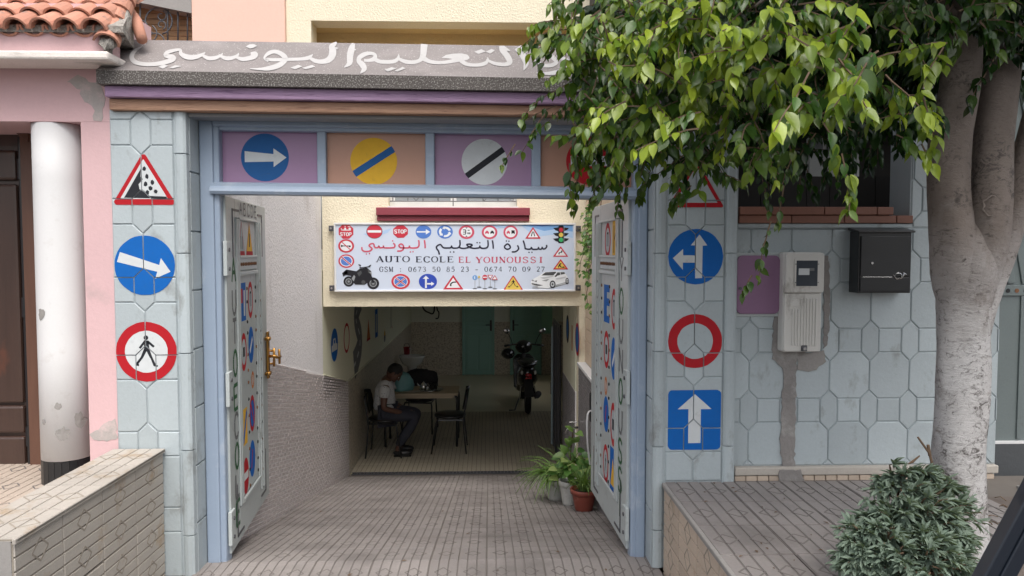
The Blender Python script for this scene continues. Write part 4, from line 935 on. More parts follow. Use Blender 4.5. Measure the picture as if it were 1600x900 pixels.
# upper storey with the recess
rx0 = P(486, 45, LFY).x; rx1 = P(915, 45, LFY).x; rz1 = P(600, 33, LFY).z
bx('upper_wall', 'yellow_plaster', yh, UX0, 4.8, LFY, LFY+.24, rz1, 6.5)
bx('upper_wall', 'yellow_plaster', yh, UX0, rx0, LFY, LFY+.24, 3.002, rz1-.001); bx('upper_wall', 'yellow_plaster', yh, rx1, 4.8, LFY, LFY+.24, 3.002, rz1-.001)
bx('recess_back', 'ochre', yh, rx0-.1, rx1+.1, LFY+.42, LFY+.5, 2.9, rz1+.3); bx('recess_soffit', 'ochre', yh, rx0-.1, rx1+.1, LFY+.241, LFY+.419, rz1+.001, rz1+.1)
bx('recess_floor', 'ochre', yh, xL, 4.8, LFY+.001, LFY+.6, 2.90, 3.0)
bx('side_wing', 'dark_render', yh, xR+.002, 4.8, LFY-.35, LFY-.10, -.9, 4.6)  # wing coloured almost black to stand for shade behind the crown
bx('porch_roof', 'dark_render', yh, xR+.30, 4.8, 4.75, LFY-.351, 3.05, 3.15)  # added slab, hidden by leaves, that keeps the yard behind dark
sw = bx('window', 'window_white', yh, P(1262, 262, LFY-.4).x, P(1345, 262, LFY-.4).x, LFY-.37, LFY-.352, P(1300, 285, LFY-.4).z, P(1300, 215, LFY-.4).z)
for i in range(3): x0 = P(1266+27*i, 262, LFY-.4).x; bx('pane', 'window_glass', sw, x0, x0+.13, LFY-.378, LFY-.371, P(1300, 280, LFY-.4).z, P(1300, 220, LFY-.4).z)
# window: white frame, panes, black grille, maroon sill
wf = bx('window', 'window_white', yh, wx0, wx1, LFY+.10, LFY+.13, wz0, wz0+.05); m = MB()
for x0, x1, z0, z1 in ((wx0, wx0+.05, wz0+.05, wz1), (wx1-.05, wx1, wz0+.05, wz1), (wx0+.05, wx1-.05, wz1-.05, wz1), ((wx0+wx1)/2-.03, (wx0+wx1)/2+.03, wz0+.05, wz1-.05)): m.box(x0, x1, LFY+.10, LFY+.13, z0, z1)
m.build('frame', 'window_white', wf, bevel=.004)
for x0, x1 in ((wx0+.05, (wx0+wx1)/2-.03), ((wx0+wx1)/2+.03, wx1-.05)): bx('pane', 'window_glass', wf, x0, x1, LFY+.115, LFY+.12, wz0+.051, wz1-.05)
bx('sill_inner', 'window_white', wf, wx0-.01, wx1+.01, LFY-.004, LFY+.099, wz0-.03, wz0-.001)
m = MB(); gy = LFY+.03
for z in (wz0+.05, wz0+.115, wz0+.55, wz1-.05): m.tube([(wx0+.01, gy, z), (wx1-.01, gy, z)], .006, 5)
for i in range(9):
    x = wx0+.04+(wx1-wx0-.08)*i/8; m.tube([(x, gy, wz0+.05), (x, gy, wz1)], .005, 5)
for cx in (wx0+.27, wx0+.95):
    m.tube([(cx-.06, gy, wz0+.12), (cx, gy, wz0+.055), (cx+.06, gy, wz0+.12)], .005, 5)
m.tube([((wx0+wx1)/2, gy, wz0+.05), ((wx0+wx1)/2, gy, wz0)], .005, 5)
m.build('grille', 'iron', wf)
a, b = P(588, 345, LFY-.06), P(828, 324.5, LFY-.06)
sl2 = bx('window_sill', 'maroon', yh, a.x, b.x, LFY-.08, LFY-.001, (a.z+b.z)/2-.012, b.z, bevel=.006); bx('drip_strip', 'maroon', sl2, a.x+.004, b.x-.004, LFY-.05, LFY-.001, a.z, (a.z+b.z)/2-.014, bevel=.005)
# garage room
CZ = 1.62
bx('side_wall', 'wall_cream_in', yh, WXL-.2, WXL, LFY+.001, BY, .29, CZ); bx('side_wall', 'tile_speckle', yh, WXL-.2, WXL-.001, RY1, BY, ZG-.1, .289)
m = MB(); m.hexa([(WXL-.2, LFY, -.95), (WXL, LFY, -.95), (WXL, RY1-.002, -.95), (WXL-.2, RY1-.002, -.95), (WXL-.2, LFY, .55), (WXL, LFY, .55), (WXL, RY1-.002, .289), (WXL-.2, RY1-.002, .289)]); m.build('side_wall', 'grout', yh)
mosaic('mosaic', WXL+.001, 1, LFY+.005, RY1-.01, mos_z, 'mosaic_brick', .105, .031, .009, yh, sh=-.205)
m = MB(); m.tube([(WXL+.004, LFY+.01, mos_z(LFY)), (WXL+.004, RY1, mos_z(RY1)), (WXL+.004, BY-.01, .288)], .008, 6); m.build('tile_edge', 'wall_cream_in', yh)
bx('back_wall', 'wall_grey_in', yh, WXL-.2, GXR+.2, BY, BY+.2, .296, CZ); bx('back_wall', 'tile_speckle', yh, WXL-.2, GXR+.2, BY-.006, BY+.2, ZG-.1, .295)
for y0, y1, z0, z1 in ((10.0, 11.7, ZG-.1, CZ), (14.1, BY, ZG-.1, CZ), (11.7, 14.1, ZG-.1, .45), (11.7, 14.1, 1.45, CZ)): bx('side_wall', 'wall_grey_in', yh, GXR, GXR+.2, y0, y1, z0, z1)
fill_opening = bx('window', 'window_white', yh, GXR+.05, GXR+.10, 11.7, 14.1, .45, .50); bx('frame', 'window_white', fill_opening, GXR+.05, GXR+.10, 12.88, 12.92, .501, 1.45)  # unseen opening added to let daylight brighten the garage
bx('side_wall', 'wall_cream_in', yh, .90, GXR+.2, LFY+.245, 8.95, .34, CZ); bx('side_wall', 'grout', yh, .901, GXR+.2, LFY+.245, 8.949, -.95, .339); bx('side_wall', 'wall_grey_in', yh, GXR, GXR+.2, 8.952, 9.998, ZG-.1, CZ)
mosaic('mosaic', .901, -1, LFY+.25, 8.94, lambda y: .34, 'mosaic_grey', .032, .032, .004, yh, False)
bx('ceiling', 'ceiling_in', yh, WXL-.2, GXR+.2, LFY+.241, BY+.2, CZ, CZ+.2)
bx('ceiling_beam', 'ceiling_in', yh, WXL, .899, LFY+.24, LFY+.36, zl+.001, CZ-.001)
pg = bx('column', 'pale_green', yh, P(846, 500, BY-.03).x, P(863, 500, BY-.03).x, BY-.03, BY-.002, P(850, 521, BY).z, CZ-.01)
# the two green doors in the back wall
for u0, u1, hu in ((722, 772.5, 767), (797, 846, 802)):
    x0, x1 = P(u0, 520, BY-.05).x, P(u1, 520, BY-.05).x; zt_ = 1.19
    d = bx('door', 'door_green', yh, x0+.05, x1-.05, BY-.045, BY-.008, ZG+.01, zt_-.05); m = MB()
    for q in ((x0, x0+.048, ZG, zt_), (x1-.048, x1, ZG, zt_), (x0+.048, x1-.048, zt_-.048, zt_)): m.box(q[0], q[1], BY-.06, BY-.007, q[2], q[3])
    m.build('frame', 'door_green', d, bevel=.006); mid = (x0+x1)/2
    for pa, pb, pc_, pd in ((x0+.10, mid-.02, ZG+.12, ZG+.85), (mid+.02, x1-.10, ZG+.12, ZG+.85), (x0+.10, x1-.10, ZG+1.15, zt_-.12), (x0+.10, x1-.10, ZG+.93, ZG+1.07)): bx('panel', 'door_green', d, pa, pb, BY-.058, BY-.046, pc_, pd, bevel=.012)
    hx = P(hu, 527, BY).x; m = MB(); m.box(hx-.02, hx+.02, BY-.062, BY-.046, ZG+.95, ZG+1.18); s = -1 if hu > 765 and hu < 790 else 1; m.tube([(hx, BY-.06, ZG+1.08), (hx, BY-.09, ZG+1.08), (hx+s*.11, BY-.09, ZG+1.08)], .010, 6); m.build('handle', 'black_metal', d)
# open door leaf of the garage, edge on
gd = empty('garage_door_leaf', (.87, 9.5, ZG), 'tall pale blue edged dark garage door leaf folded back inside on the right', 'door')
bx('leaf_edge', 'door_pale_blue', gd, .845, .885, 9.95, 10.0, ZG+.02, .78); bx('leaf_panel', 'black_metal', gd, .868, .884, 8.99, 9.949, ZG+.02, .90, bevel=.004)
for y in (9.1, 9.45, 9.80): bx('rail', 'iron', gd, .855, .868, y, y+.06, ZG+.03, .86, bevel=.003)
bx('lock', 'iron', gd, .835, .845, 9.955, 9.99, -.14, .02)
# paintings on the inner walls
def wall_print(name, u, v, rpx, poly, lb, X=WXL, sx=1.0, side=1):
    p = PX(u, v, X); s = rpx*p.y/FPX
    print_on(name, xf(poly, 1, p.y, p.z, sx=s*sx, sy=s), lambda y, z, d: (X+side*(d+.001), y, z), yh, lb)
car_lift = [(circle(1), 'paint_blue'), ([(-.8, -.35), (.8, -.35), (.8, 0), (.45, .05), (.25, .4), (-.35, .4), (-.5, .05), (-.8, 0)], 'paint_white'), (rect(-.2, .1, .15, .3), 'paint_blue')]
wall_print('painted_sign', 522.5, 539, 26, car_lift, 'painted blue disc with a white car')
wall_print('painted_sign', 541.5, 528, 23.5, [(circle(1), 'paint_red'), (circle(.80), 'wall_cream_in')], 'painted red ring')
for k, (u, v, h, mt) in enumerate(((575.5, 515, 17, 'paint_orange'),)): wall_print('painted_sign', u, v, h, [(rtri(0, -1, 1, 2), 'paint_red'), (rtri(0, -.8, .78, 1.6), 'paint_orange')], 'painted orange triangle')
wall_print('painted_sign', 588, 505, 22, [(rect(-.6, -1, .6, 1), 'paint_blue'), (rect(-.35, -.65, .35, .65), 'paint_pale')], 'painted blue and white rectangle')
wall_print('painted_sign', 601, 523, 9, [(circle(1, 0, -.3), 'paint_grey'), (rtri(0, -.1, .9, 1.2), 'paint_yellow')], 'painted yellow and grey mark')
wall_print('painted_sign', 611, 500, 20, [(line(-.4, -.6, -.2, 1, .12), 'paint_black'), (line(.2, -.6, .5, 1, .12), 'paint_black'), (circle(.12, .5, -.6, 12), 'paint_red')], 'painted black strokes')
rd = [((PX(u, v, WXL).y, PX(u, v, WXL).z), wpx) for u, v, wpx in ((553, 572, 9), (558, 558, 8), (562, 540, 7), (561.5, 522, 6.5), (557, 505, 6), (556, 492, 6), (560, 478, 6), (564, 470, 5))]
q = [(a_[0], a_[1], w_*a_[0]*a_[0]/(FPX*1.66)) for a_, w_ in rd]
print_on('painted_road', [(x, 'paint_grey') for x in stroke(q)]+[(x, 'paint_white') for i, x in enumerate(stroke([(a_, b_, c_*.10) for a_, b_, c_ in q])) if i % 4 < 2], lambda y, z, d: (WXL+d+.001, y, z), yh, 'painted winding grey road', eps=.0008)
wall_print('painted_sign', 902, 530, 26, [(circle(1), 'paint_red'), (circle(.80), 'paint_blue_dark')], 'painted blue disc with a red rim', .90, 1, -1)
wall_print('painted_sign', 887, 514, 22, [(circle(1), 'paint_black'), (circle(.7, .1), 'paint_blue_dark')], 'painted dark disc', .90, 1, -1)
wall_print('painted_sign', 894, 528, 20, [(rect(-.3, -1, .3, 1), 'paint_orange')], 'painted orange strip', .90, 1, -1)
# loose cables under the ceiling
m = MB(); c = P(672, 480, 11)
m.tube(smooth([(c.x-.12, 11, c.z+.12), (c.x-.10, 11, c.z-.02), (c.x-.02, 11, c.z-.08), (c.x+.06, 11, c.z-.06), (c.x+.08, 11, c.z+.35)]), .012, 6); m.tube(smooth([(c.x+.10, 11, c.z+.35), (c.x+.10, 11, c.z), (c.x+.13, 11, c.z-.08), (c.x+.12, 11, c.z-.16), (c.x+.08, 11, c.z-.17)]), .010, 6)
tag(m.build('hanging_cable', 'black_plastic'), 'black cables looping down from the garage ceiling above the wash basin', 'cable')
# tap and small things on the right wall
tp = empty('wall_tap', (.88, 7.0, -.2), 'chrome wall tap on the grey mosaic to the right of the garage mouth', 'tap')
q = PX(903, 668, .89); m = MB(); m.tube([(q.x, q.y, q.z), (q.x-.10, q.y-.02, q.z), (q.x-.13, q.y-.02, q.z-.05)], .012, 8); m.build('spout', 'chrome', tp, smooth=True); m = MB(); m.tube([(q.x-.05, q.y-.01, q.z), (q.x-.05, q.y-.01, q.z+.05)], .008, 6); m.tube([(q.x-.09, q.y-.01, q.z+.055), (q.x-.01, q.y-.01, q.z+.055)], .008, 6); m.build('handle', 'chrome', tp)
q = PX(925, 640, .86); m = MB(); m.box(q.x-.02, q.x+.02, q.y-.05, q.y+.03, q.z-.10, q.z+.14); hb = m.build('plug_box', 'black_plastic', None, bevel=.01); tag(hb, 'black plug box with a white lead hanging beside the right gate leaf', 'plug')
m = MB(); m.tube(smooth([(q.x, q.y-.05, q.z), (q.x-.05, q.y-.10, q.z-.02), (q.x-.05, q.y-.1, q.z-.25), (q.x-.02, q.y-.05, q.z-.45)]), .008, 6); m.build('lead', 'white_paint', hb); m = MB(); m.tube([(.885, q.y+.05, q.z-.05), (.885, q.y+.05, q.z-.75)], .014, 6); m.build('pipe', 'rust', hb)

# ------------------------------------------------------------------ peach house beyond, with grille window
ph = empty('peach_house', (-3, 7.3, 0), 'plain peach painted house wall with a wooden shuttered grille window above the canopy', 'house')
HY = 7.36; pu = P(300, 30, HY).x; pz0 = P(250, 75, HY).z
gx0, gx1 = P(190, 30, HY).x, pu; gz1 = P(290, 16, HY).z
bx('wall', 'peach', ph, pu, UX0-.003, HY, HY+.3, 2.5, 6.5); bx('wall', 'peach', ph, -7.5, pu-.001, HY, HY+.3, gz1+.18, 6.5); bx('wall', 'peach', ph, -7.5, gx0, HY, HY+.3, 2.5, gz1+.179); bx('wall', 'peach', ph, gx0, pu, HY, HY+.3, 2.5, 3.3)
m = MB(); m.hexa([(gx0, HY-.01, gz1+.10), (gx1, HY-.01, gz1-.03), (gx1, HY+.25, gz1-.03), (gx0, HY+.25, gz1+.10), (gx0, HY-.01, gz1+.178), (gx1, HY-.01, gz1+.178), (gx1, HY+.25, gz1+.178), (gx0, HY+.25, gz1+.178)]); m.build('lintel', 'concrete', ph)
win = bx('window', 'shutter_wood', ph, gx0, gx1, HY+.22, HY+.25, 3.3, 3.32); z = 3.33
while z < gz1+.10: bx('slat', 'shutter_wood', win, gx0, gx1, HY+.19, HY+.21, z, z+.052, bevel=.004); z += .055
m = MB(); gy = HY+.05
def gp(u, v): q = P(u, v, gy); return (q.x, gy, q.z)
for u in (203, 219, 262, 278, 293): m.tube([gp(u, -8), gp(u, 75)], .008, 5)
def spiral(cu, cv, r0, r1, a0, a1, n=18): return [gp(cu+(r0+(r1-r0)*i/n)*math.cos(a0+(a1-a0)*i/n), cv+(r0+(r1-r0)*i/n)*math.sin(a0+(a1-a0)*i/n)) for i in range(n+1)]
m.tube(spiral(248, 33, 21, 21, 1.9, 7.6), .008, 5); m.tube(spiral(252, 25, 9, 3, -1.2, 5.2), .007, 5); m.tube(spiral(252, 39, 8, 3, 1.2, -5.0), .007, 5); m.tube(spiral(222, 42, 12, 5, 3.2, 8.4), .007, 5); m.tube(spiral(232, 55, 16, 9, -1.2, 1.6), .007, 5); m.tube(spiral(243, 66, 14, 14, 3.1, 6.4), .007, 5)
m.build('grille', 'iron', win, smooth=True)

# ------------------------------------------------------------------ pink house: wall, column, cornice, door, tiled eave
pk = empty('pink_house', (-2.6, 4.2, ZT), 'pink house front with white column, brown door and clay tiled eave', 'house')
KY = 4.115; kx1 = P(176, 300, KY).x; kx0 = P(132, 400, KY).x; kz = P(60, 190, KY).z; kzt = P(90, 79, KY).z
bx('wall', 'pink', pk, kx0, kx1, KY, KY+.4, -.03, kz); m = MB(); m.box(-7, kx1+.0, KY, KY+.4, kz+.001, kzt+.25); m.build('wall', 'pink', pk)
bx('wall', 'pink', pk, -7, -3.9, KY+.002, KY+.4, 0, kz)
bx('wall', 'pink', pk, -7, kx0+.1, KY+.55, KY+.65, 0, 3.2)
bx('porch_soffit', 'pink', pk, -3.9, kx0, KY+.402, KY+.549, kz+.003, kz+.06)
bx('cornice', 'cornice_white', pk, -7, P(168, 85, 3.90).x, 3.90, KY-.001, P(90, 92.5, 3.90).z, P(90, 78.5, 3.90).z, bevel=.012)
ez = P(100, 52, 3.95).z
bx('eave', 'pink', pk, -7, P(163, 65, 3.95).x, 3.95, KY-.002, P(90, 78.8, 3.93).z+.001, ez)
def patch(pts, Y, mt='cement', amp=.008, d=.0015): q = ragged([(P(u, v, Y).x, P(u, v, Y).z) for u, v in pts], .02, amp); m = MB(); m.prism(q[::-1] if area(q) < 0 else q, lambda x, z, dd: (x, Y-dd, z), -.002, d, back=False); return m
for pts in ([(105, 128), (120, 116), (138, 128), (160, 132), (163, 165), (158, 190), (148, 188), (145, 165), (128, 155), (126, 140)], [(140, 680), (162, 662), (182, 655), (182, 688), (150, 690)]):
    patch(pts, KY-.0005).build('bare_patch', 'bare_plaster', pk)
# column
cY = KY+.125; cx = P(98, 450, cY).x; cr = 35.5/FPX*cY; cz0 = P(98, 722, cY-cr).z
m = MB(); m.lathe([(cr, cz0), (cr*1.0, cz0+.6), (cr*.985, kz-.3), (cr*.98, kz-.002)], (cx, cY, 0), 40); co = m.build('column', 'white_paint', pk, smooth=True)
for i in range(22):
    a = 2*math.pi*i/22; w_ = cr*math.tan(math.pi/22)*.94; c_, s_ = math.cos(a), math.sin(a); m = MB()
    pts = [(cx+c_*cr-s_*t, cY+s_*cr+c_*t) for t in (-w_, w_)]; ptc = [(cx+c_*cr*.9-s_*t, cY+s_*cr*.9+c_*t) for t in (w_, -w_)]
    m.prism([pts[0], pts[1], ptc[0], ptc[1]], lambda x, y, d: (x, y, d), ZT, cz0-.004); m.build('tile', 'black_metal', co)
for u, v, wd, hh in ((84, 492, 7, 10), (106, 635, 6, 6), (110, 678, 9, 11), (82, 660, 4, 5), (128, 660, 5, 14)):
    q = []
    for i in range(14):
        a = 2*math.pi*i/14; k_ = R.uniform(.65, 1.1); uu = u+wd*math.cos(a)*k_; th = math.asin(max(-.99, min(.99, (uu-98)/35.5))); zz = P(u, v+hh*math.sin(a)*k_, cY-cr).z
        q.append((cx+math.sin(th)*(cr+.0012), cY-math.cos(th)*(cr+.0012), zz))
    m = MB(); cc = Vector((0, 0, 0))
    for p in q: cc += Vector(p)/len(q)
    dv = Vector((cc.x-cx, cc.y-cY, 0)).normalized()*(cr+.0022); cc = Vector((cx+dv.x, cY+dv.y, cc.z))
    for i in range(14): m.face([q[i], q[(i+1) % 14], cc])
    m.build('bare_patch', 'concrete', co)
# brown door with arched top in its frame
DY = KY+.47; zs = P(20, 737, DY).z; du1 = P(46, 500, DY).x; dx0 = du1-.95
bx('wall', 'wood_frame', pk, du1+.001, kx0+.12, DY-.04, DY+.08, .45, kz)
d = bx('door', 'wood_dark', pk, dx0, du1-.02, DY+.01, DY+.05, zs, kz+.02)
for z0, z1 in ((680, 733), (632, 677), (287, 630), (234, 283)):
    za, zb2 = P(20, z1, DY).z, P(20, z0, DY).z
    for xa in (du1-.44, du1-.92): bx('panel', 'wood_dark', d, xa, xa+.40, DY-.022, DY+.012, za+.004, zb2-.004, bevel=.016)
m = MB(); m.tube([(du1-.012, DY-.02, zs), (du1-.012, DY-.02, P(46, 215, DY).z)], .011, 8)
for v in (265, 480, 680): q = P(46, v, DY).z; m.tube([(du1-.012, DY-.02, q-.06), (du1-.012, DY-.02, q+.06)], .018, 8)
m.build('hinge', 'black_metal', d)
m = MB(); arc = [(P(u, v, DY-.03).x, P(u, v, DY-.03).z) for u, v in ((-60, 184), (-20, 190), (5, 197), (28, 209), (47, 223), (47, 160), (-60, 160))]; m.prism(arc if area(arc) > 0 else arc[::-1], lambda x, z, dd: (x, DY-.03-dd, z), -.03, .02); m.build('arch_trim', 'wood_frame', d, bevel=.004)
bx('door_sill', 'wall_tile_tan', pk, -4, kx0, DY-.06, DY+.06, ZT-.02, zs-.002, bevel=.004)
# clay barrel tiles
def barrel(L=.20, r0=.064, r1=.052, t=.011, n=9):
    m = MB(); A_, B_ = [], []
    for y, r in ((0, r0), (L, r1)):
        A_.append([(r*math.cos(math.pi*i/n), y, r*math.sin(math.pi*i/n)*.95) for i in range(n+1)]); B_.append([((r-t)*math.cos(math.pi*i/n), y, (r-t)*math.sin(math.pi*i/n)*.95) for i in range(n+1)])
    for i in range(n):
        m.face([A_[0][i], A_[0][i+1], A_[1][i+1], A_[1][i]]); m.face([B_[0][i+1], B_[0][i], B_[1][i], B_[1][i+1]]); m.face([A_[0][i+1], A_[0][i], B_[0][i], B_[0][i+1]])
    for i in (0, n): m.face([A_[0][i], A_[1][i], B_[1][i], B_[0][i]])
    return m.mesh('roof_tile', 'clay', smooth=False)
BT = barrel(); sl3 = math.atan2(.079, .118); ex_ = .142
q = P(105, 47, 3.90)
for ci in range(-7, 2):
    x = q.x+ci*.127
    for k in range(4):
        inst(BT, 'roof_tile', pk, (x+R.uniform(-.006, .006) , 3.90+ex_*k*math.cos(sl3)+R.uniform(-.008, .008), q.z+.012*(k > 0)+ex_*k*math.sin(sl3)+R.uniform(-.004, .004)), (sl3-.045+R.uniform(-.02, .02), R.uniform(-.05, .05), R.uniform(-.05, .05)))
    for k in range(4):                                 # channel tiles, hollow side up, between the covers
        inst(BT, 'roof_tile', pk, (x-.063, 3.915+ex_*k*math.cos(sl3), q.z+.030+ex_*k*math.sin(sl3)), (-(sl3-.045), math.pi, R.uniform(-.04, .04)))
hp = [P(u, v, Y) for u, v, Y in ((166, 58, 3.91), (172, 43, 3.97), (178.5, 27, 4.03), (185, 11, 4.09), (191.5, -5, 4.15), (198, -21, 4.21))]
for a_, b_ in zip(hp, hp[1:]):                         # the hip tiles, each lapping the one below
    dy_ = (b_-a_).normalized(); xx_ = dy_.cross(Vector((.35, -.35, 1))).normalized(); zz_ = xx_.cross(dy_)
    o = inst(BT, 'roof_tile', pk, a_+zz_*-.03+Vector((0, 0, -.01)), tuple((Matrix((xx_, dy_, zz_)).transposed() @ Matrix.Rotation(-.09, 3, 'X')).to_euler()))
m = MB(); x1 = q.x+2.5*.127+.02; bz0 = q.z-.012
m.hexa([(-7, 3.93, ez+.001), (x1-.07, 3.93, ez+.001), (x1-.17, 4.26, ez+.001), (-7, 4.26, ez+.001), (-7, 3.93, bz0+.045), (x1-.07, 3.93, bz0+.045), (x1-.17, 4.26, bz0+.25), (-7, 4.26, bz0+.25)]); m.build('roof_bed', 'mortar_rubble', pk)
# rubble verge with a pipe-like clay tile running down it
m = MB(); g0 = 5; rows = ((198, -24, 204, -16, 4.24), (192, 0, 201, 8, 4.18), (188, 18, 200, 30, 4.12), (181, 36, 194, 48, 4.05), (173, 52, 184, 64, 4.0), (165, 62, 175, 76, 3.96), (160, 72, 167, 86, 3.96)); pts = []
for u0, v0, u1, v1, Y in rows:
    for j in range(g0):
        t = j/(g0-1); pts.append(tuple(P(u0+(u1-u0)*t, v0+(v1-v0)*t, Y-.03*math.sin(math.pi*t))+Vector((R.uniform(-.008, .008), R.uniform(-.02, .02), R.uniform(-.008, .008)))))
m.v = pts
for i in range(len(rows)-1):
    for j in range(g0-1): a = i*g0+j; m.f.append((a, a+1, a+g0+1, a+g0)); m.m.append(0)
o = m.build('mortar_verge', 'mortar_rubble', pk); sm = o.modifiers.new('solid', 'SOLIDIFY'); sm.thickness = .02; sm.offset = -1
for k in range(14):
    i = R.randrange(len(rows)); u0, v0, u1, v1, Y = rows[i]; t = R.uniform(.1, .9); c = P(u0+(u1-u0)*t, v0+(v1-v0)*t+R.uniform(-6, 6), Y-.03); m = MB(); m.ball(c, R.uniform(.010, .022), R.uniform(.012, .02), R.uniform(.010, .018), 7); m.build('stone', 'mortar_rubble', pk)
m = MB(); a, b = P(197, 12, 4.35), P(222, 62, 4.15); m.tube([a, a.lerp(b, .5)+Vector((.012, 0, .012)), b], [.034, .032, .028], 12); m.build('ridge_tile', 'clay', pk, smooth=True)

# ------------------------------------------------------------------ the driving school banner board
SY = LFY-.055
sg = empty('sign_board', (P(711, 455, SY).x, SY, P(711, 455, SY).z), 'white driving school sign board with rows of road signs, Arabic and French lettering', 'sign')
c0 = P(523, 456, SY); c1 = P(899.5, 348.5, SY)
bx('board', 'print_base', sg, c0.x+.004, c1.x-.004, SY, SY+.03, c0.z+.004, c1.z-.004)
for q in ((c0.x, c1.x, c0.z, c0.z+.018), (c0.x, c1.x, c1.z-.018, c1.z), (c0.x, c0.x+.018, c0.z+.0182, c1.z-.0182), (c1.x-.018, c1.x, c0.z+.0182, c1.z-.0182)): bx('frame', 'white_paint', sg, q[0], q[1], SY-.012, SY+.035, q[2], q[3], bevel=.003)
for x, s in ((c0.x, -1), (c1.x, 1)):
    for z in (c0.z+.035, c1.z-.055):
        m = MB(); m.box(min(x+s*.002, x+s*.055), max(x+s*.002, x+s*.055), SY+.01, SY+.04, z-.028, z+.028); o = m.build('bracket', 'iron', sg, bevel=.003)
        m = MB(); m.tube([(x+s*.032, SY+.011, z), (x+s*.032, SY+.003, z)], .011, 8); m.build('bolt', 'chrome', o)
bk = (c1.x-c0.x)/376.5                                  # metres per picture unit on the board
def BP(u, v): return (c0.x+(u-523)*bk, c1.z-(v-348.5)*bk*((c1.z-c0.z)/(107.5*bk)))
def on_board(x, z, d): return (x, SY-d, z)
def bprint(name, polys, lb=None, d0=.0010, e_=.00035): print_on(name, [([BP(*p) for p in pts], m_) for pts, m_ in polys], on_board, sg, lb, eps=e_, d0=d0)
def bsign(u, v, r, poly, lb, ry=None, name='printed_sign'): bprint(name, xf(poly, 1, u, v, sx=r, sy=-(ry or r)), lb, .0016)
bprint('printed_sky', [([(812, 350.5), (895, 350.5), (895, 372), (870, 366), (845, 369), (826, 362)], 'print_sky_light'), ([(752, 350.5), (800, 350.5), (790, 356), (770, 357)], 'print_sky_light'), ([(800, 350.5), (895, 350.5), (895, 362), (868, 358), (850, 361), (830, 355)], 'print_sky'), ([(820, 350.5), (868, 350.5), (848, 354), (832, 353)], 'print_sky_deep'), ([(596, 362), (612, 357), (606, 364), (597, 367)], 'print_sky_light'), ([(568, 366), (584, 362), (590, 366), (574, 368)], 'print_sky_light')], 'printed blue sky patches', .0008, .0001)
octo = [(math.cos(math.pi/8+i*math.pi/4), math.sin(math.pi/8+i*math.pi/4)) for i in range(8)]
def word(t, x, y, wd, h, tk, mt, gapf=1.35):
    o = []
    for i, ch in enumerate(t): o += block(ch, x+i*wd*gapf, y, wd, h, tk, mt)
    return o
stop_t = word('STOP', -.62, -.26, .30, .52, .13, 'print_white')
bsign(541.5, 362, 12.3, [(octo, 'print_red')]+word('STOP', -.58, -.55, .28, .40, .11, 'print_white')+[(rect(-.62, .12, .25, .24), 'print_white'), (rect(.25, .12, .62, .22), 'print_white'), (circle(.16, .48, .32, 12), 'print_white'), (circle(.13, -.1, .34, 12), 'print_white'), (rect(-.62, .12, -.52, .42), 'print_white'), (circle(.07, .48, .6, 8), 'print_white'), (circle(.07, .3, .6, 8), 'print_white'), (circle(.07, -.1, .6, 8), 'print_white')], 'printed red octagon with STOP below Arabic')
bsign(585.5, 362, 12.5, [(circle(1), 'print_dark_grey'), (circle(.95), 'print_red'), (rect(-.84, -.16, .84, .18), 'print_white')], 'printed no entry sign', 11)
bsign(626, 362, 12.3, [(octo, 'print_red')]+stop_t, 'printed red octagon with STOP', 10.5)
bsign(661.5, 362.5, 12.2, [(circle(1), 'print_blue'), (arrow(-.85, 0, .85, 0, .2, .2, .8, .55), 'print_white')], 'printed blue disc with right arrow', 10.5)
rb_ = [(circle(1), 'print_blue')]
for k in range(3):
    a0 = k*2.094+.3; pts = [(.48*math.cos(a0+t*.17), .48*math.sin(a0+t*.17)) for t in range(9)]; pts2 = [(.78*math.cos(a0+t*.17), .78*math.sin(a0+t*.17)) for t in range(8, -1, -1)]; rb_ += [(pts+pts2, 'print_white'), ([(.36*math.cos(a0+1.36), .36*math.sin(a0+1.36)), (.92*math.cos(a0+1.36), .92*math.sin(a0+1.36)), (.62*math.cos(a0+1.85), .62*math.sin(a0+1.85))], 'print_white')]
bsign(695, 362.5, 12.2, rb_, 'printed blue roundabout sign', 10.5)
bsign(728.5, 362.8, 12.2, s_ring('print_rose', 'print_white', .72)+[(line(-.45, .32, -.1, .32, .12), 'print_black'), (line(-.1, .32, -.1, -.3, .12), 'print_black'), (line(-.45, 0, -.1, 0, .12), 'print_black'), (line(-.45, -.3, -.1, -.3, .12), 'print_black'), ([(-.15, .68), (.15, .68), (0, .5)], 'print_black'), ([(-.15, -.68), (.15, -.68), (0, -.5)], 'print_black'), (rect(.12, -.3, .28, -.05), 'print_black'), (rect(.34, -.3, .5, -.05), 'print_black'), (rect(.15, .2, .4, .32), 'print_black')], 'printed height limit sign 3.50 m', 10.7)
car_f = lambda x, c: [(rect(x-.24, -.16, x+.24, .06), c), ([(x-.17, .06), (x+.17, .06), (x+.11, .22), (x-.11, .22)], c), (rect(x-.22, -.26, x-.12, -.16), c), (rect(x+.12, -.26, x+.22, -.16), c)]
bsign(764.5, 363, 12.2, s_ring('print_rose', 'print_white', .74)+car_f(-.32, 'print_rose')+car_f(.34, 'print_black'), 'printed no overtaking sign', 10.7)
bsign(797.5, 363, 11.3, s_ring('print_rose', 'print_white', .74)+car_f(-.32, 'print_rose')+car_f(.34, 'print_black')+[(rect(.1, .1, .58, .28), 'print_black')], 'printed no overtaking for lorries sign', 10.7)
wt = lambda bgc: [(rtri(0, -.92, 1.0, 1.84, .04), 'print_red'), (rtri(0, -.72, .68, 1.26), bgc)]
bsign(832.5, 363.8, 12.2, wt('print_white')+[(line(-.22, -.55, -.06, .2, .12), 'print_black'), (line(.22, -.55, .06, .2, .12), 'print_black')], 'printed road narrows triangle', 10)
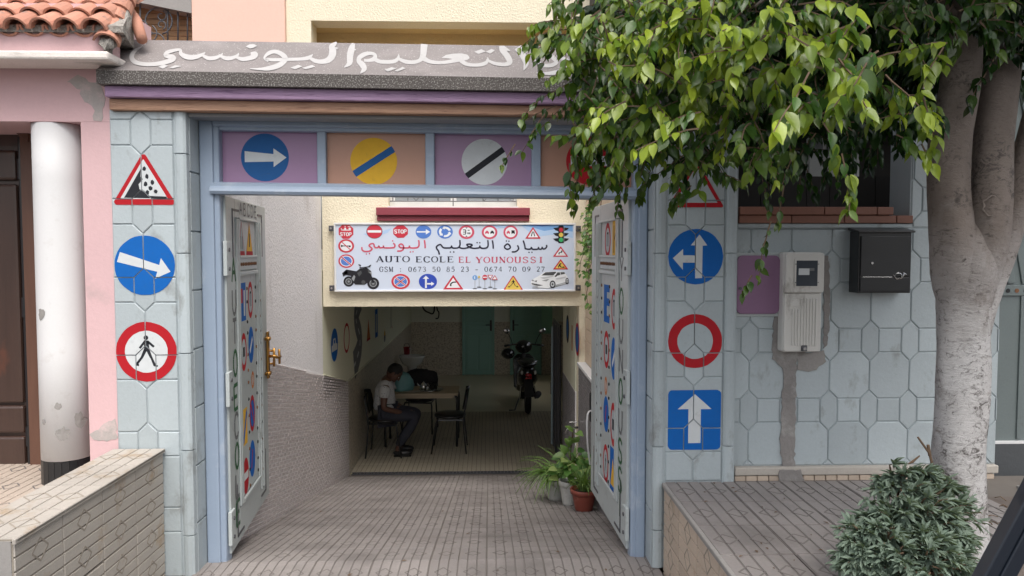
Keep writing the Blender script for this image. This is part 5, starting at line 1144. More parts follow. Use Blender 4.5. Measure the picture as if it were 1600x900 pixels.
bsign(541.5, 384.5, 12.3, s_ring('print_red', 'print_white', .76)+[(line(-.5, 0, .45, 0, .12), 'print_black'), ([(-.65, .2), (-.35, .05), (-.35, -.05), (-.65, -.2)], 'print_black'), (circle(.14, .45, -.05, 12), 'print_black'), (line(-.52, .55, .52, -.55, .12), 'print_red')], 'printed no horn sign', 10.5)
bsign(541.5, 408, 12.3, [(circle(1), 'print_red'), (circle(.80), 'print_white'), (circle(.68), 'print_blue'), (line(-.62, .62, .62, -.62, .24), 'print_white'), (line(-.62, .62, .62, -.62, .14), 'print_red')], 'printed no parking sign', 10.5)
bsign(625.5, 440, 14.5, [(circle(1), 'print_red'), (circle(.76), 'print_white'), (circle(.68), 'print_blue')]+[(line(a, .5, -a, -.5, wd), c) for wd, c in ((.20, 'print_white'), (.11, 'print_red')) for a in (-.52, .52)], 'printed no stopping sign', 12)
bsign(668, 440, 14.2, [(circle(1), 'print_blue_deep'), (arrow(-.22, -.85, -.22, .75, .2, .2, .7, .4), 'print_white'), (arrow(-.2, -.3, .72, -.3, .2, .2, .55, .36), 'print_white')], 'printed blue disc with ahead and right arrows', 12)
bsign(707.5, 441, 16, wt('print_white')+[(q_, 'print_black') for q_ in stroke([(-.25, -.5), (-.22, -.2), (0, -.02), (.3, .0)], .15)], 'printed bend triangle', 12.5)
ms_ = []
for u, v, t in ((741.5, 434, 0), (748, 433, 1), (757, 433.5, 2), (765.5, 433, 3), (772.5, 434, 4)):
    yb = 451.5 if t in (0, 2, 4) else 449; ms_ += [(line(u, v, u, yb, .7), 'print_grey'), (circle(1, u, yb, 12, 4.0), 'print_dark_grey') if 0 else ([(u-4, yb), (u-2, yb-.8), (u+2, yb-.8), (u+4, yb), (u+2, yb+.7), (u-2, yb+.7)], 'print_dark_grey')]
    ms_ += {0: [(circle(4, u, v, 16), 'print_sky'), (rect(u-1, v-2, u, v+2), 'print_white')], 1: [(circle(1.8, u, v, 8), 'print_yellow')], 2: [(circle(4.2, u, v, 8), 'print_red'), (rect(u-3, v-.8, u+3, v+.8), 'print_white')], 3: [([(u-4.5, v-3.2), (u+4.5, v-3.2), (u, v+4)], 'print_red'), ([(u-3, v-2.3), (u+3, v-2.3), (u, v+2.4)], 'print_white')], 4: [([(u-4.8, v+3.5), (u+4.8, v+3.5), (u, v-4)], 'print_red'), ([(u-3, v+2.6), (u+3, v+2.6), (u, v-2.2)], 'print_white')]}[t]
bprint('printed_sign', ms_, 'five small printed road signs on posts', .0014)
bsign(801.5, 441.5, 15.8, [(rtri(0, -.98, 1.0, 1.94, .10), 'print_red'), (rtri(0, -.84, .80, 1.56, .06), 'print_yellow')]+xf(WALKER('print_black'), .62, 0, -.08)+[(rect(-.75, -.92, .75, -.76), 'print_yellow'), (rect(-.5, -.62, -.3, -.5), 'print_black'), (rect(.3, -.62, .5, -.5), 'print_black')], 'printed yellow crossing triangle', 12.3)
bsign(876, 393, 12.2, wt('print_white')+[(q_, 'print_black') for q_ in stroke([(-.2, -.5), (-.18, -.2), (.12, -.2), (.12, .05)], .15, 2)]+[([(-.02, .0), (.28, .0), (.13, .2)], 'print_black')], 'printed double bend triangle', 9)
bsign(876, 413, 12.2, wt('print_yellow')+[(circle(.1, .02, .1, 10), 'print_black'), (line(-.05, .05, -.2, -.3, .2), 'print_black'), (line(-.2, -.3, -.3, -.6, .14), 'print_black'), (line(-.1, -.2, .1, -.6, .14), 'print_black'), (rtri(.35, -.62, .22, .25), 'print_black')], 'printed roadworks triangle', 9)
tl_ = [(rect(-.34, -1, .34, 1), 'print_black'), ([(-.34, .98), (.34, .98), (.2, 1.12), (-.2, 1.12)], 'print_black')]
for k in range(3): z = .72-.64*k; tl_ += [([(s*.34, z+.18), (s*1.0, z+.10), (s*.72, z-.16), (s*.34, z-.30)], 'print_black') for s in (-1, 1)]
tl_ += [(rect(.34, -1, .40, 1), 'print_grey')]+[(circle(.27, 0, .60-.60*k, 18, 1), c) for k, c in enumerate(('print_red', 'print_yellow', 'print_green'))]
bsign(876.5, 367, 12.5, tl_, 'printed traffic light', 13)
# motorbike print
z1 = lambda pts: [(515+x/6.925, 340+y/6.925) for x, y in pts]
z2 = lambda pts: [(705+x/6.925, 340+y/6.925) for x, y in pts]
mb_ = []
for cx_, cy_, r_ in ((207, 692, 56), (470, 712, 64)):
    mb_ += [(z1(circle(r_, cx_, cy_, 24)), 'print_black'), (z1(circle(r_*.62, cx_, cy_, 20)), 'print_grey'), (z1(circle(r_*.50, cx_, cy_, 20)), 'print_dark_grey'), (z1(circle(r_*.2, cx_, cy_, 12)), 'print_grey')]
mb_ += [(z1([(150, 590), (185, 562), (290, 580), (330, 552), (400, 540), (450, 580), (455, 640), (430, 690), (380, 725), (280, 725), (240, 690), (230, 630), (170, 620)]), 'print_black'), (z1([(138, 598), (190, 575), (200, 600), (150, 640)]), 'print_black'), (z1([(410, 560), (445, 575), (452, 620), (425, 610)]), 'print_dark_grey'), (z1(circle(14, 443, 603, 12)), 'print_grey'),
        (z1([(415, 600), (440, 600), (485, 700), (465, 715)]), 'print_black'), (z1(circle(22, 365, 700, 14)), 'print_dark_grey'), (z1([(240, 660), (265, 620), (280, 640), (262, 690)]), 'print_grey'), (z1(line(325, 545, 440, 530, 10)), 'print_black'), (z1(line(335, 545, 330, 515, 5)), 'print_black'), (z1([(310, 505), (335, 510), (345, 525), (322, 520)]), 'print_black'), (z1(line(415, 540, 432, 520, 5)), 'print_black'), (z1([(425, 520), (450, 508), (448, 522), (432, 528)]), 'print_black'), (z1([(300, 600), (340, 575), (350, 600), (320, 640)]), 'print_dark_grey')]
bprint('printed_motorbike', mb_, 'printed black motorbike', .0016)
cb = [(z2([(880, 770), (1060, 775), (1120, 760), (1270, 715), (1280, 705), (1100, 755), (870, 760)]), 'print_grey'),
      (z2([(862, 690), (880, 670), (960, 625), (1010, 590), (1120, 583), (1215, 588), (1235, 605), (1258, 640), (1272, 670), (1262, 712), (1120, 745), (1050, 768), (940, 758), (872, 738), (860, 715)]), 'print_white'),
      (z2([(975, 628), (1020, 594), (1130, 588), (1140, 592), (1105, 628)]), 'print_dark_grey'), (z2([(1120, 640), (1150, 595), (1225, 592), (1235, 610), (1180, 622)]), 'print_dark_grey'), (z2(line(1178, 592, 1185, 622, 5)), 'print_white'), (z2([(1118, 632), (1140, 625), (1142, 640), (1122, 645)]), 'print_black'),
      (z2([(865, 710), (960, 728), (995, 735), (950, 742), (875, 725)]), 'print_dark_grey'), (z2([(980, 685), (1040, 668), (1062, 670), (1030, 692)]), 'print_grey'), (z2([(868, 678), (885, 672), (895, 690), (872, 688)]), 'print_grey'), (z2([(895, 688), (930, 682), (920, 698)]), 'print_black'),
      (z2([(960, 650), (1100, 632), (1110, 640), (1000, 662)]), 'print_pale_grey'), (z2(line(1130, 735, 1250, 700, 6)), 'print_grey'), (z2([(1130, 660), (1240, 640), (1245, 650), (1140, 672)]), 'print_pale_grey'), (z2([(885, 735), (940, 740), (940, 748), (890, 745)]), 'print_pale_grey')]
for cx_, cy_, rx_, ry_ in ((1097, 725, 32, 42), (1255, 688, 18, 34)): cb += [(z2([(cx_+rx_*math.cos(t*.314), cy_+ry_*math.sin(t*.314)) for t in range(20)]), 'print_black'), (z2([(cx_+rx_*.66*math.cos(t*.314), cy_+ry_*.66*math.sin(t*.314)) for t in range(20)]), 'print_pale_grey'), (z2([(cx_+rx_*.3*math.cos(t*.314), cy_+ry_*.3*math.sin(t*.314)) for t in range(20)]), 'print_dark_grey')]
bprint('printed_car', cb, 'printed white car', .0016)
# Arabic lettering
def pen(tr, strokes, wd, mt): return [(tr(q_), mt) for s in strokes for q_ in stroke(s, wd, 4)]
def dots(tr, pts, r, mt): return [(tr(circle(r, x, y, 8)), mt) for x, y in pts]
red = pen(z1, [[(352, 320), (355, 350), (380, 367), (425, 366), (455, 350), (460, 334), (440, 318), (430, 303), (445, 287), (470, 283), (484, 294)], [(484, 292), (484, 312), (500, 326), (525, 324), (537, 303)], [(534, 312), (545, 327), (562, 327), (580, 322), (585, 303)], [(583, 314), (592, 327), (620, 329), (690, 326), (706, 312), (703, 292), (688, 278)],
                [(757, 322), (750, 303), (765, 288), (785, 290), (798, 308), (800, 330), (790, 350), (765, 362), (730, 363)], [(757, 320), (780, 328), (830, 329), (855, 326), (865, 303)], [(863, 316), (875, 329), (930, 329), (952, 322), (965, 305), (966, 270), (961, 243)], [(1032, 332), (1030, 290), (1024, 245)]], 16.5, 'print_rose')+dots(z1, [(683, 253), (400, 395), (433, 390), (872, 373), (901, 370)], 8, 'print_rose')
blk = pen(z1, [[(1185, 402), (1176, 365), (1160, 342), (1153, 320), (1170, 302), (1196, 292), (1212, 308), (1230, 327), (1275, 329), (1308, 326), (1320, 303)]], 16.5, 'print_ink')+dots(z1, [(1303, 373), (1341, 374)], 8, 'print_ink')
blk += pen(z2, [[(2, 316), (14, 329), (40, 331), (68, 328), (86, 312), (93, 285), (90, 243)], [(86, 322), (110, 333), (150, 332), (190, 320), (224, 298), (200, 288), (165, 293), (190, 318), (235, 332), (275, 331), (300, 325), (309, 302)], [(307, 318), (325, 332), (355, 333), (382, 326), (395, 308), (396, 275), (392, 245)], [(452, 338), (449, 290), (442, 246)],
                [(585, 338), (573, 318), (586, 298), (606, 286), (628, 300), (637, 324), (624, 338), (603, 343), (585, 337)], [(714, 300), (727, 330), (716, 354), (690, 370), (652, 372)], [(799, 340), (792, 300), (777, 248)], [(797, 336), (825, 342), (855, 340), (868, 318)], [(868, 326), (878, 342), (905, 344), (935, 341), (945, 318)], [(943, 328), (953, 342), (975, 340), (985, 316)], [(984, 328), (995, 340), (1015, 336), (1032, 316), (1029, 296)]], 16.5, 'print_ink')+dots(z2, [(277, 272), (306, 273), (24, 372), (594, 254), (622, 256), (840, 377), (872, 377)], 8, 'print_ink')
bprint('lettering', blk, 'black Arabic lettering', .0016); bprint('lettering', red, 'red Arabic lettering', .0016)
# Latin capitals and figures with serifs
def serif(ch):
    T, t = .215, .085; o = []; bar_ = lambda x0, x1, y: rect(x0, y-.035, x1, y+.035); V = lambda x, y0=0, y1=1, wd=T: rect(x-wd/2, y0, x+wd/2, y1)
    def arcs(pts, base=.085, thick=T):                 # heavier where the pen moves up or down
        q = smooth(pts, 5); out = []
        qq = []
        for i, p in enumerate(q):
            a, b = q[max(i-1, 0)], q[min(i+1, len(q)-1)]; d = Vector((b[0]-a[0], b[1]-a[1])); s_ = abs(d.y)/(d.length+1e-9); qq.append((p[0], p[1], base+(thick-base)*s_**1.6))
        return stroke(qq, None, 1)
    oval = lambda cx, cy, rx, ry: [(cx+rx*math.cos(rad(a)), cy+ry*math.sin(rad(a))) for a in range(0, 361, 30)]
    if ch == 'A': o = [line(.08, 0, .47, 1, t), line(.46, 1, .86, 0, T), bar_(.22, .72, .34), bar_(-.04, .24, .02), bar_(.68, 1.02, .02)]
    elif ch == 'U': o = arcs([(.18, 1), (.18, .35), (.25, .08), (.5, .0), (.75, .08), (.82, .35), (.82, 1)], .06)[:]; o += [bar_(.02, .38, .98), bar_(.64, 1, .98)]
    elif ch == 'T': o = [V(.5), bar_(.05, .95, .97), bar_(.3, .7, .02), line(.06, 1, .06, .75, .05), line(.94, 1, .94, .75, .05)]
    elif ch in 'O0': o = arcs(oval(.5, .5, .42 if ch == 'O' else .34, .49), .05, .18)
    elif ch == 'E': o = [V(.22), bar_(.05, .85, .97), bar_(.05, .88, .03), bar_(.2, .66, .52), line(.84, 1, .84, .78, .05), line(.87, 0, .87, .24, .05), line(.66, .42, .66, .64, .05)]
    elif ch == 'C': o = arcs([(.88, .78), (.74, .95), (.5, 1), (.22, .85), (.1, .5), (.22, .15), (.5, 0), (.74, .05), (.9, .22)], .06)+[line(.88, 1, .88, .70, .05)]
    elif ch == 'G': o = arcs([(.86, .78), (.72, .95), (.5, 1), (.22, .85), (.1, .5), (.22, .15), (.5, 0), (.72, .04), (.84, .12)], .06)+[V(.82, .05, .45, .14), bar_(.62, 1, .44), line(.88, 1, .88, .70, .05)]
    elif ch == 'L': o = [V(.25), bar_(.05, .46, .97), bar_(.05, .85, .03), line(.86, 0, .86, .26, .05)]
    elif ch == 'Y': o = [line(.12, 1, .50, .42, T), line(.88, 1, .52, .42, t), V(.5, 0, .45), bar_(-.02, .32, .97), bar_(.72, 1.02, .97), bar_(.3, .7, .02)]
    elif ch == 'N': o = [line(.18, 0, .18, 1, t), line(.16, 1, .84, 0, T), line(.84, 0, .84, 1, t), bar_(0, .3, .97), bar_(.04, .34, .02), bar_(.68, 1, .97)]
    elif ch == 'M': o = [line(.14, 0, .14, 1, t), line(.14, 1, .5, .05, T), line(.5, .05, .84, 1, t), V(.86, 0, 1, .15), bar_(0, .26, .97), bar_(.02, .28, .02), bar_(.72, 1, .97), bar_(.72, 1, .02)]
    elif ch in 'S': o = arcs([(.78, .80), (.66, .96), (.45, 1), (.22, .88), (.22, .68), (.5, .52), (.78, .36), (.80, .14), (.55, 0), (.3, .03), (.18, .2)], .10, .15)+[line(.80, 1, .80, .74, .05), line(.16, .26, .16, 0, .05)]
    elif ch == 'I': o = [V(.5), bar_(.28, .72, .97), bar_(.28, .72, .02)]
    elif ch == '6': o = arcs([(.75, .95), (.45, .80), (.24, .5), (.22, .25)], .08)+arcs(oval(.5, .28, .30, .28), .06, .15)
    elif ch == '9': o = arcs([(.25, .05), (.55, .20), (.76, .5), (.78, .72)], .08)+arcs(oval(.5, .72, .30, .28), .06, .15)
    elif ch == '8': o = arcs(oval(.5, .76, .25, .23), .06, .13)+arcs(oval(.5, .27, .32, .27), .06, .15)
    elif ch == '7': o = [bar_(.14, .86, .95), rect(.14, .88, .86, 1), line(.84, .95, .36, 0, .12)]
    elif ch == '3': o = arcs([(.2, .86), (.45, 1), (.74, .84), (.66, .62), (.42, .53)], .07, .14)+arcs([(.42, .53), (.74, .44), (.78, .2), (.5, 0), (.2, .1)], .07, .15)
    elif ch == '5': o = [rect(.28, .88, .80, 1), line(.30, 1, .24, .55, .07)]+arcs([(.24, .56), (.5, .62), (.78, .46), (.76, .16), (.48, 0), (.2, .08)], .07, .15)
    elif ch == '2': o = arcs([(.2, .78), (.38, .98), (.66, .95), (.76, .74), (.6, .46), (.2, .06)], .07, .14)+[rect(.16, 0, .82, .12)]
    elif ch == '4': o = [V(.64, 0, 1, .14), bar_(.1, .88, .30), line(.10, .30, .62, 1, .07)]
    elif ch == '-': o = [rect(.2, .32, .8, .42)]
    elif ch == ':': o = [circle(.1, .5, .1, 8), circle(.1, .5, .6, 8)]
    return o
def serif_text(t, u0, u1, vb, h, mt):
    n = len(t); st_ = (u1-u0)/n; o = []
    for i, ch in enumerate(t):
        if ch == ' ': continue
        for p in serif(ch): o.append(([(u0+st_*i+st_*(.06+.88*x), vb-h*y) for x, y in p], mt))
    return o
bprint('lettering', serif_text('AUTO', 587, 641, 409.5, 9.2, 'print_ink')+serif_text('ECOLE', 648, 709.5, 410, 9.2, 'print_ink'), 'AUTO ECOLE in black capitals', .0016)
bprint('lettering', serif_text('EL', 715, 736, 410.5, 9.2, 'print_rose')+serif_text('YOUNOUSSI', 742, 851, 410.8, 9.2, 'print_rose'), 'EL YOUNOUSSI in red capitals', .0016)
bprint('lettering', serif_text('GSM : 0673 50 85 23 - 0674 70 09 27', 592, 852, 424.6, 7.6, 'print_ink'), 'telephone numbers in black figures', .0016)
# ------------------------------------------------------------------ garage: chairs, table, man, wash basin, scooter
def make_chair(loc, rz, label):
    c = empty('chair', loc, label, 'chair', 'black stacking chairs in the garage', rz, True)
    m = MB(); n = 20
    prof = [(0, .445), (.17, .447), (.205, .458), (.215, .475), (.20, .492), (.12, .500), (0, .502)]
    for r, z in prof: m.v += [(r*math.cos(2*math.pi*i/n)*(1.0), r*math.sin(2*math.pi*i/n)*1.02, z) for i in range(n)]
    for k in range(len(prof)-1):
        for i in range(n): a, b = k*n, (k+1)*n; m.f.append((a+i, a+(i+1) % n, b+(i+1) % n, b+i)); m.m.append(0)
    m.build('seat', 'vinyl_black', c, smooth=True)
    m = MB(); k0 = 0; W = 9
    for side, off in ((0, 0), (1, .028)):
        for i in range(W):
            for j in range(W):
                a = -1+2*i/(W-1); b = -1+2*j/(W-1); sq = math.sqrt(1-.42*b*b); y = a*.195*sq; z = .70+b*.155*math.sqrt(1-.35*a*a); x = -.215-.05*(z-.55)/.3+.045*a*a+(off if side else 0)*(1-.7*max(abs(a), abs(b))**4)
                m.v.append((x, y, z))
    for side in (0, 1):
        for i in range(W-1):
            for j in range(W-1): q = side*W*W+i*W+j; m.f.append((q, q+1, q+W+1, q+W)); m.m.append(0)
    rim = [i*W for i in range(W)]+[(W-1)*W+j for j in range(1, W)]+[i*W+W-1 for i in range(W-2, -1, -1)]+[j for j in range(W-2, 0, -1)]
    for a, b in zip(rim, rim[1:]+rim[:1]): m.f.append((a, b, b+W*W, a+W*W)); m.m.append(0)
    m.build('backrest', 'vinyl_black', c, smooth=True)
    for s in (-1, 1):
        m = MB(); m.tube([(.15, s*.19, .45), (.175, s*.205, .40), (.235, s*.22, 0)], .011, 7); m.build('leg', 'black_metal', c, smooth=True)
        m = MB(); m.tube(smooth([(-.22, s*.225, 0), (-.19, s*.21, .30), (-.185, s*.205, .45), (-.205, s*.2, .60), (-.235, s*.17, .80)]), .011, 7); m.build('leg', 'black_metal', c, smooth=True)
    m = MB(); m.tube([(.15, -.19, .44), (.15, .19, .44)], .010, 6); m.tube([(-.185, -.2, .44), (-.185, .2, .44)], .010, 6)
    for s in (-1, 1): m.tube([(-.185, s*.19, .44), (.15, s*.19, .44)], .010, 6)
    m.build('seat_frame', 'black_metal', c); return c
MX, MY = -1.36, 9.60
ch = make_chair((MX, MY, ZG+.002), 0, 'black chair the man sits on against the left garage wall')
copy_tree(ch, None, (-.52, 9.78, ZG+.002), math.pi, 'empty black chair standing alone to the right of the table')
copy_tree(ch, None, (-1.02, 10.86, ZG+.002), -math.pi/2-.1, 'black chair behind the table with a dark jacket over its back')
# jacket on the far chair
m = MB(); n = 12
for i in range(n+1):
    for j in range(7):
        a = -1+2*i/n; t = j/6; x = -1.02+a*.235*(1+.1*t)+R.uniform(-.01, .01); y = 11.12+.05*(1-abs(a))-.085*math.sin(t*1.5)*(1.0)-.035+R.uniform(-.008, .008); z = ZG+.90-.06*a*a-.30*t*t-.02*R.random(); m.v.append((x, y-.04, z))
for i in range(n):
    for j in range(6): a = i*7+j; m.f.append((a, a+1, a+8, a+7)); m.m.append(0)
jk = m.build('jacket', 'denim_black', None, smooth=True); sm = jk.modifiers.new('solid', 'SOLIDIFY'); sm.thickness = .03
tag(jk, 'dark jacket hung over the back of the chair behind the table', 'jacket')
# table
tb = empty('table', (-.92, 10.15, ZG), 'plain light wooden table with dark legs beside the seated man', 'table')
tz = ZG+.74; bx('table_top', 'table_wood', tb, -1.44, -.42, 9.88, 10.45, tz-.032, tz, bevel=.005)
bx('apron', 'table_wood', tb, -1.38, -.48, 9.92, 9.94, tz-.075, tz-.033); bx('apron', 'table_wood', tb, -1.38, -.48, 10.39, 10.41, tz-.075, tz-.033)
for x in (-1.38, -.46):
    for y in (9.93, 10.40): m = MB(); m.tube(smooth([(x-.02*(x < -1)+.0, y, tz-.034), (x+.025*(1 if x > -1 else -1), y, tz-.09), (x+.028*(1 if x > -1 else -1), y, tz-.2), (x+.02*(1 if x > -1 else -1), y, ZG+.003)]), .017, 8); m.build('leg', 'black_metal', tb, smooth=True)
# on the table
ty = tz+.001
tr = empty('tray', (-.80, 10.12, ty), 'round metal tea tray holding small glasses on the table', 'tray'); m = MB(); m.lathe([(0, .002), (.14, .002), (.165, .016), (.170, .016), (.145, -.001+.001), (0, 0)], (-.80, 10.12, ty), 28); m.build('dish', 'chrome', tr, smooth=True)
for i, (dx, dy, lb) in enumerate(((.06, .03, 'right'), (-.02, .07, 'back'), (.02, -.05, 'front'))):
    m = MB(); m.lathe([(0, .002), (.022, .002), (.030, .085), (.027, .085), (.020, .008), (0, .008)], (-.80+dx, 10.12+dy, ty+.004), 14); tag(m.build('tea_glass', 'glass', None, smooth=True), ('small clear tea glass standing nearest the table edge on the tray', 'small clear tea glass at the far side of the tray', 'small clear tea glass at the near side of the tray')[i], 'glass', 'tea glasses on the tray')
tp_ = empty('teapot', (-.90, 10.10, ty), 'small shiny teapot on the round tray', 'teapot'); m = MB(); m.lathe([(.03, .003), (.045, .02), (.048, .05), (.03, .085), (.018, .1), (.006, .115), (0, .125)], (-.90, 10.11, ty+.004), 16); m.build('body', 'chrome', tp_, smooth=True)
m = MB(); m.tube([(-.94, 10.11, ty+.05), (-.975, 10.11, ty+.075), (-.985, 10.11, ty+.10)], [.01, .008, .006], 8); m.build('spout', 'chrome', tp_, smooth=True); m = MB(); m.tube(smooth([(-.86, 10.11, ty+.085), (-.83, 10.11, ty+.08), (-.83, 10.11, ty+.04), (-.86, 10.11, ty+.03)]), .005, 6); m.build('handle', 'chrome', tp_)
m = MB(); c = Vector((-1.20, 10.12, ty))
nl, nr = 9, 16
for i in range(nl+1):
    t = i/nl; rr = .135*math.sqrt(max(0, 1-(t*1.02-.25)**2*1.25)) if t < .98 else .02
    for j in range(nr): a = 2*math.pi*j/nr; q = rr*(1+.10*math.sin(3*a+5*t)+R.uniform(-.05, .05)); m.v.append((c.x+q*1.15*math.cos(a), c.y+q*.8*math.sin(a), c.z+.26*t))
for i in range(nl):
    for j in range(nr): a = i*nr; m.f.append((a+j, a+(j+1) % nr, a+nr+(j+1) % nr, a+nr+j)); m.m.append(0)
m.f.append(tuple(nl*nr+j for j in range(nr))); m.m.append(0); m.f.append(tuple(nr-1-j for j in range(nr))); m.m.append(0)
tag(m.build('plastic_bag', 'teal_bag', None, smooth=True), 'crumpled teal plastic bag on the table in front of the man', 'bag')
m = MB()
for k in range(3):
    a = R.uniform(-.4, .4); cx_, cy_ = -1.06+.05*k, 9.98+.02*k
    m.face([(cx_+.10*math.cos(a+q_), cy_+.08*math.sin(a+q_), ty+.002+.002*k+.004*(q_ > 3)) for q_ in (.6, 2.5, 3.8, 5.7)])
tag(m.build('papers', 'paper'), 'loose pale papers on the table between the bag and the tray', 'papers')
# the seated man ------------------------------------------------------------------------------
man = empty('person', (MX, MY, ZG), 'seated man in a white speckled shirt and dark trousers with his head bowed', 'person', None, 0, True)
def skin_mesh(name, nodes, edges, mt, sub=2, root=0):
    """nodes: name -> (x, y, z, r); grown with the Skin modifier, then frozen"""
    ks = list(nodes); me = bpy.data.meshes.new(name); me.from_pydata([nodes[k_][:3] for k_ in ks], [(ks.index(a), ks.index(b)) for a, b in edges], [])
    o = bpy.data.objects.new(name, me); COL.objects.link(o)
    s = o.modifiers.new('skin', 'SKIN'); s.use_smooth_shade = True; ss = o.modifiers.new('sub', 'SUBSURF'); ss.levels = ss.render_levels = sub
    for i, k_ in enumerate(ks):
        r = nodes[k_][3]; r = r if isinstance(r, tuple) else (r, r); me.skin_vertices[0].data[i].radius = r; me.skin_vertices[0].data[i].use_root = (i == root)
    dg = bpy.context.evaluated_depsgraph_get(); dg.update(); ev = bpy.data.meshes.new_from_object(o.evaluated_get(dg)); o.modifiers.clear(); o.data = ev
    ev.materials.clear(); ev.materials.append(M[mt])
    for p in ev.polygons: p.use_smooth = True
    return o
def attach(o, p): o.parent = p; WP[o.name] = Vector((0, 0, 0)); return o
N = {'pelvis': (-.02, 0, .55, .125), 'waist': (0, 0, .68, .115), 'chest': (.01, 0, .84, .125), 'upper': (.03, 0, .955, .095), 'neck': (.065, 0, 1.02, .05), 'skull': (.095, 0, 1.05, .06)}
E_ = [('pelvis', 'waist'), ('waist', 'chest'), ('chest', 'upper'), ('upper', 'neck'), ('neck', 'skull')]
FING = []
for s, nm in ((-1, 'r'), (1, 'l')):
    N.update({'sh'+nm: (.03, s*.185, .915, .060), 'el'+nm: (.015, s*.245, .655, .043), 'wr'+nm: (.255, s*.135, .565, .028), 'pa'+nm: (.325, s*.095, .555, (.036, .020))})
    E_ += [('upper', 'sh'+nm), ('sh'+nm, 'el'+nm), ('el'+nm, 'wr'+nm), ('wr'+nm, 'pa'+nm)]
    for k in range(4):
        L = (.062, .072, .068, .052)[k]; b = Vector((.350, s*(.118-.019*k), .562)); d1 = Vector((1, -s*.12, -.10)).normalized(); d2 = Vector((.8, -s*.12, -.55)).normalized(); d3 = Vector((.35, -s*.10, -.9)).normalized()
        p1 = b+d1*L*.45; p2 = p1+d2*L*.35; p3 = p2+d3*L*.3; ids = [f'f{nm}{k}{i}' for i in range(4)]
        for i, (q, r) in enumerate(zip((b, p1, p2, p3), (.0095, .0088, .008, .0065))): N[ids[i]] = (*q, r)
        E_ += [('pa'+nm, ids[0]), (ids[0], ids[1]), (ids[1], ids[2]), (ids[2], ids[3])]
    b = Vector((.300, s*.072, .562)); N['t0'+nm] = (*b, .011); N['t1'+nm] = (*(b+Vector((.03, -s*.022, .006))), .010); N['t2'+nm] = (*(b+Vector((.058, -s*.028, 0))), .008); E_ += [('pa'+nm, 't0'+nm), ('t0'+nm, 't1'+nm), ('t1'+nm, 't2'+nm)]
    N.update({'hp'+nm: (.02, s*.09, .53, .095), 'kn'+nm: (.425, s*.115, .525, .062), 'ca'+nm: (.31, s*.11, .33, .050), 'an'+nm: (.165, s*.105, .085, .036), 'ft'+nm: (.23, s*.115, .045, .038), 'to'+nm: (.315, s*.125, .032, .028)})
    E_ += [('pelvis', 'hp'+nm), ('hp'+nm, 'kn'+nm), ('kn'+nm, 'ca'+nm), ('ca'+nm, 'an'+nm), ('an'+nm, 'ft'+nm), ('ft'+nm, 'to'+nm)]
attach(skin_mesh('body', N, E_, 'skin'), man)
hr = Matrix.Rotation(rad(48), 3, 'Y'); hc = Vector((.130, 0, 1.075))          # bowed head: local z = crown, local x = face
def HL(x, y, z): return hc+hr @ Vector((x, y, z))
m = MB(); m.ball(hc, .098, .078, .115, 20, rot=hr); m.ball(HL(.035, 0, -.06), .062, .058, .068, 16, rot=hr)
m.ball(HL(.098, 0, -.018), .018, .014, .028, 10, rot=hr); m.ball(HL(.105, 0, -.032), .016, .018, .012, 10, rot=hr); m.ball(HL(.086, 0, -.074), .014, .026, .008, 10, rot=hr); m.ball(HL(.084, 0, -.086), .013, .022, .008, 10, rot=hr)
for s in (-1, 1): m.ball(HL(-.005, s*.080, -.015), .020, .010, .034, 10, rot=hr); m.ball(HL(.083, s*.032, .012), .018, .022, .008, 10, rot=hr)
hd_ = m.build('head', 'skin', man, smooth=True)
m = MB()
for s in (-1, 1): m.ball(HL(.084, s*.031, 0), .010, .014, .009, 10, rot=hr)
m.build('eyes', 'paint_white', hd_, smooth=True); m = MB()
for s in (-1, 1): m.ball(HL(.092, s*.031, -.001), .004, .006, .006, 8, rot=hr); m.ball(HL(.094, s*.032, .018), .006, .020, .004, 8, rot=hr)
m.build('brows', 'hair', hd_, smooth=True)
m = MB(); m.ball(HL(-.012, 0, .018), .098, .083, .108, 20, rot=hr); hm = m.build('hair', 'hair', hd_, smooth=True)
SH = {k_: N[k_] for k_ in ('pelvis', 'waist', 'chest', 'upper')}
SH = {'pelvis': (-.02, 0, .545, (.150, .175)), 'waist': (0, 0, .68, (.135, .155)), 'chest': (.01, 0, .84, (.14, .165)), 'upper': (.028, 0, .955, .11), 'col': (.05, 0, 1.0, .070)}
SE = [('pelvis', 'waist'), ('waist', 'chest'), ('chest', 'upper'), ('upper', 'col')]
for s, nm in ((-1, 'r'), (1, 'l')): SH.update({'sh'+nm: (.03, s*.185, .915, .080), 'sl'+nm: (.022, s*.222, .765, .072)}); SE += [('upper', 'sh'+nm), ('sh'+nm, 'sl'+nm)]
attach(skin_mesh('shirt', SH, SE, 'shirt_dots'), man)
TR = {'pelvis': (-.02, 0, .54, (.13, .15))}; TE = []
for s, nm in ((-1, 'r'), (1, 'l')): TR.update({'hp'+nm: (.03, s*.09, .535, .108), 'md'+nm: (.23, s*.105, .535, .090), 'kn'+nm: (.43, s*.115, .52, .078), 'ca'+nm: (.31, s*.11, .33, .070), 'an'+nm: (.17, s*.105, .12, .058)}); TE += [('pelvis', 'hp'+nm), ('hp'+nm, 'md'+nm), ('md'+nm, 'kn'+nm), ('kn'+nm, 'ca'+nm), ('ca'+nm, 'an'+nm)]
attach(skin_mesh('trousers', TR, TE, 'trousers'), man)
for s in (-1, 1):
    m = MB(); m.ball((.24, s*.115, .045), .125, .048, .042, 14); m.box(.13, .35, s*.115-.042, s*.115+.042, .003, .018); m.build('shoe', 'black_plastic', man, smooth=True)
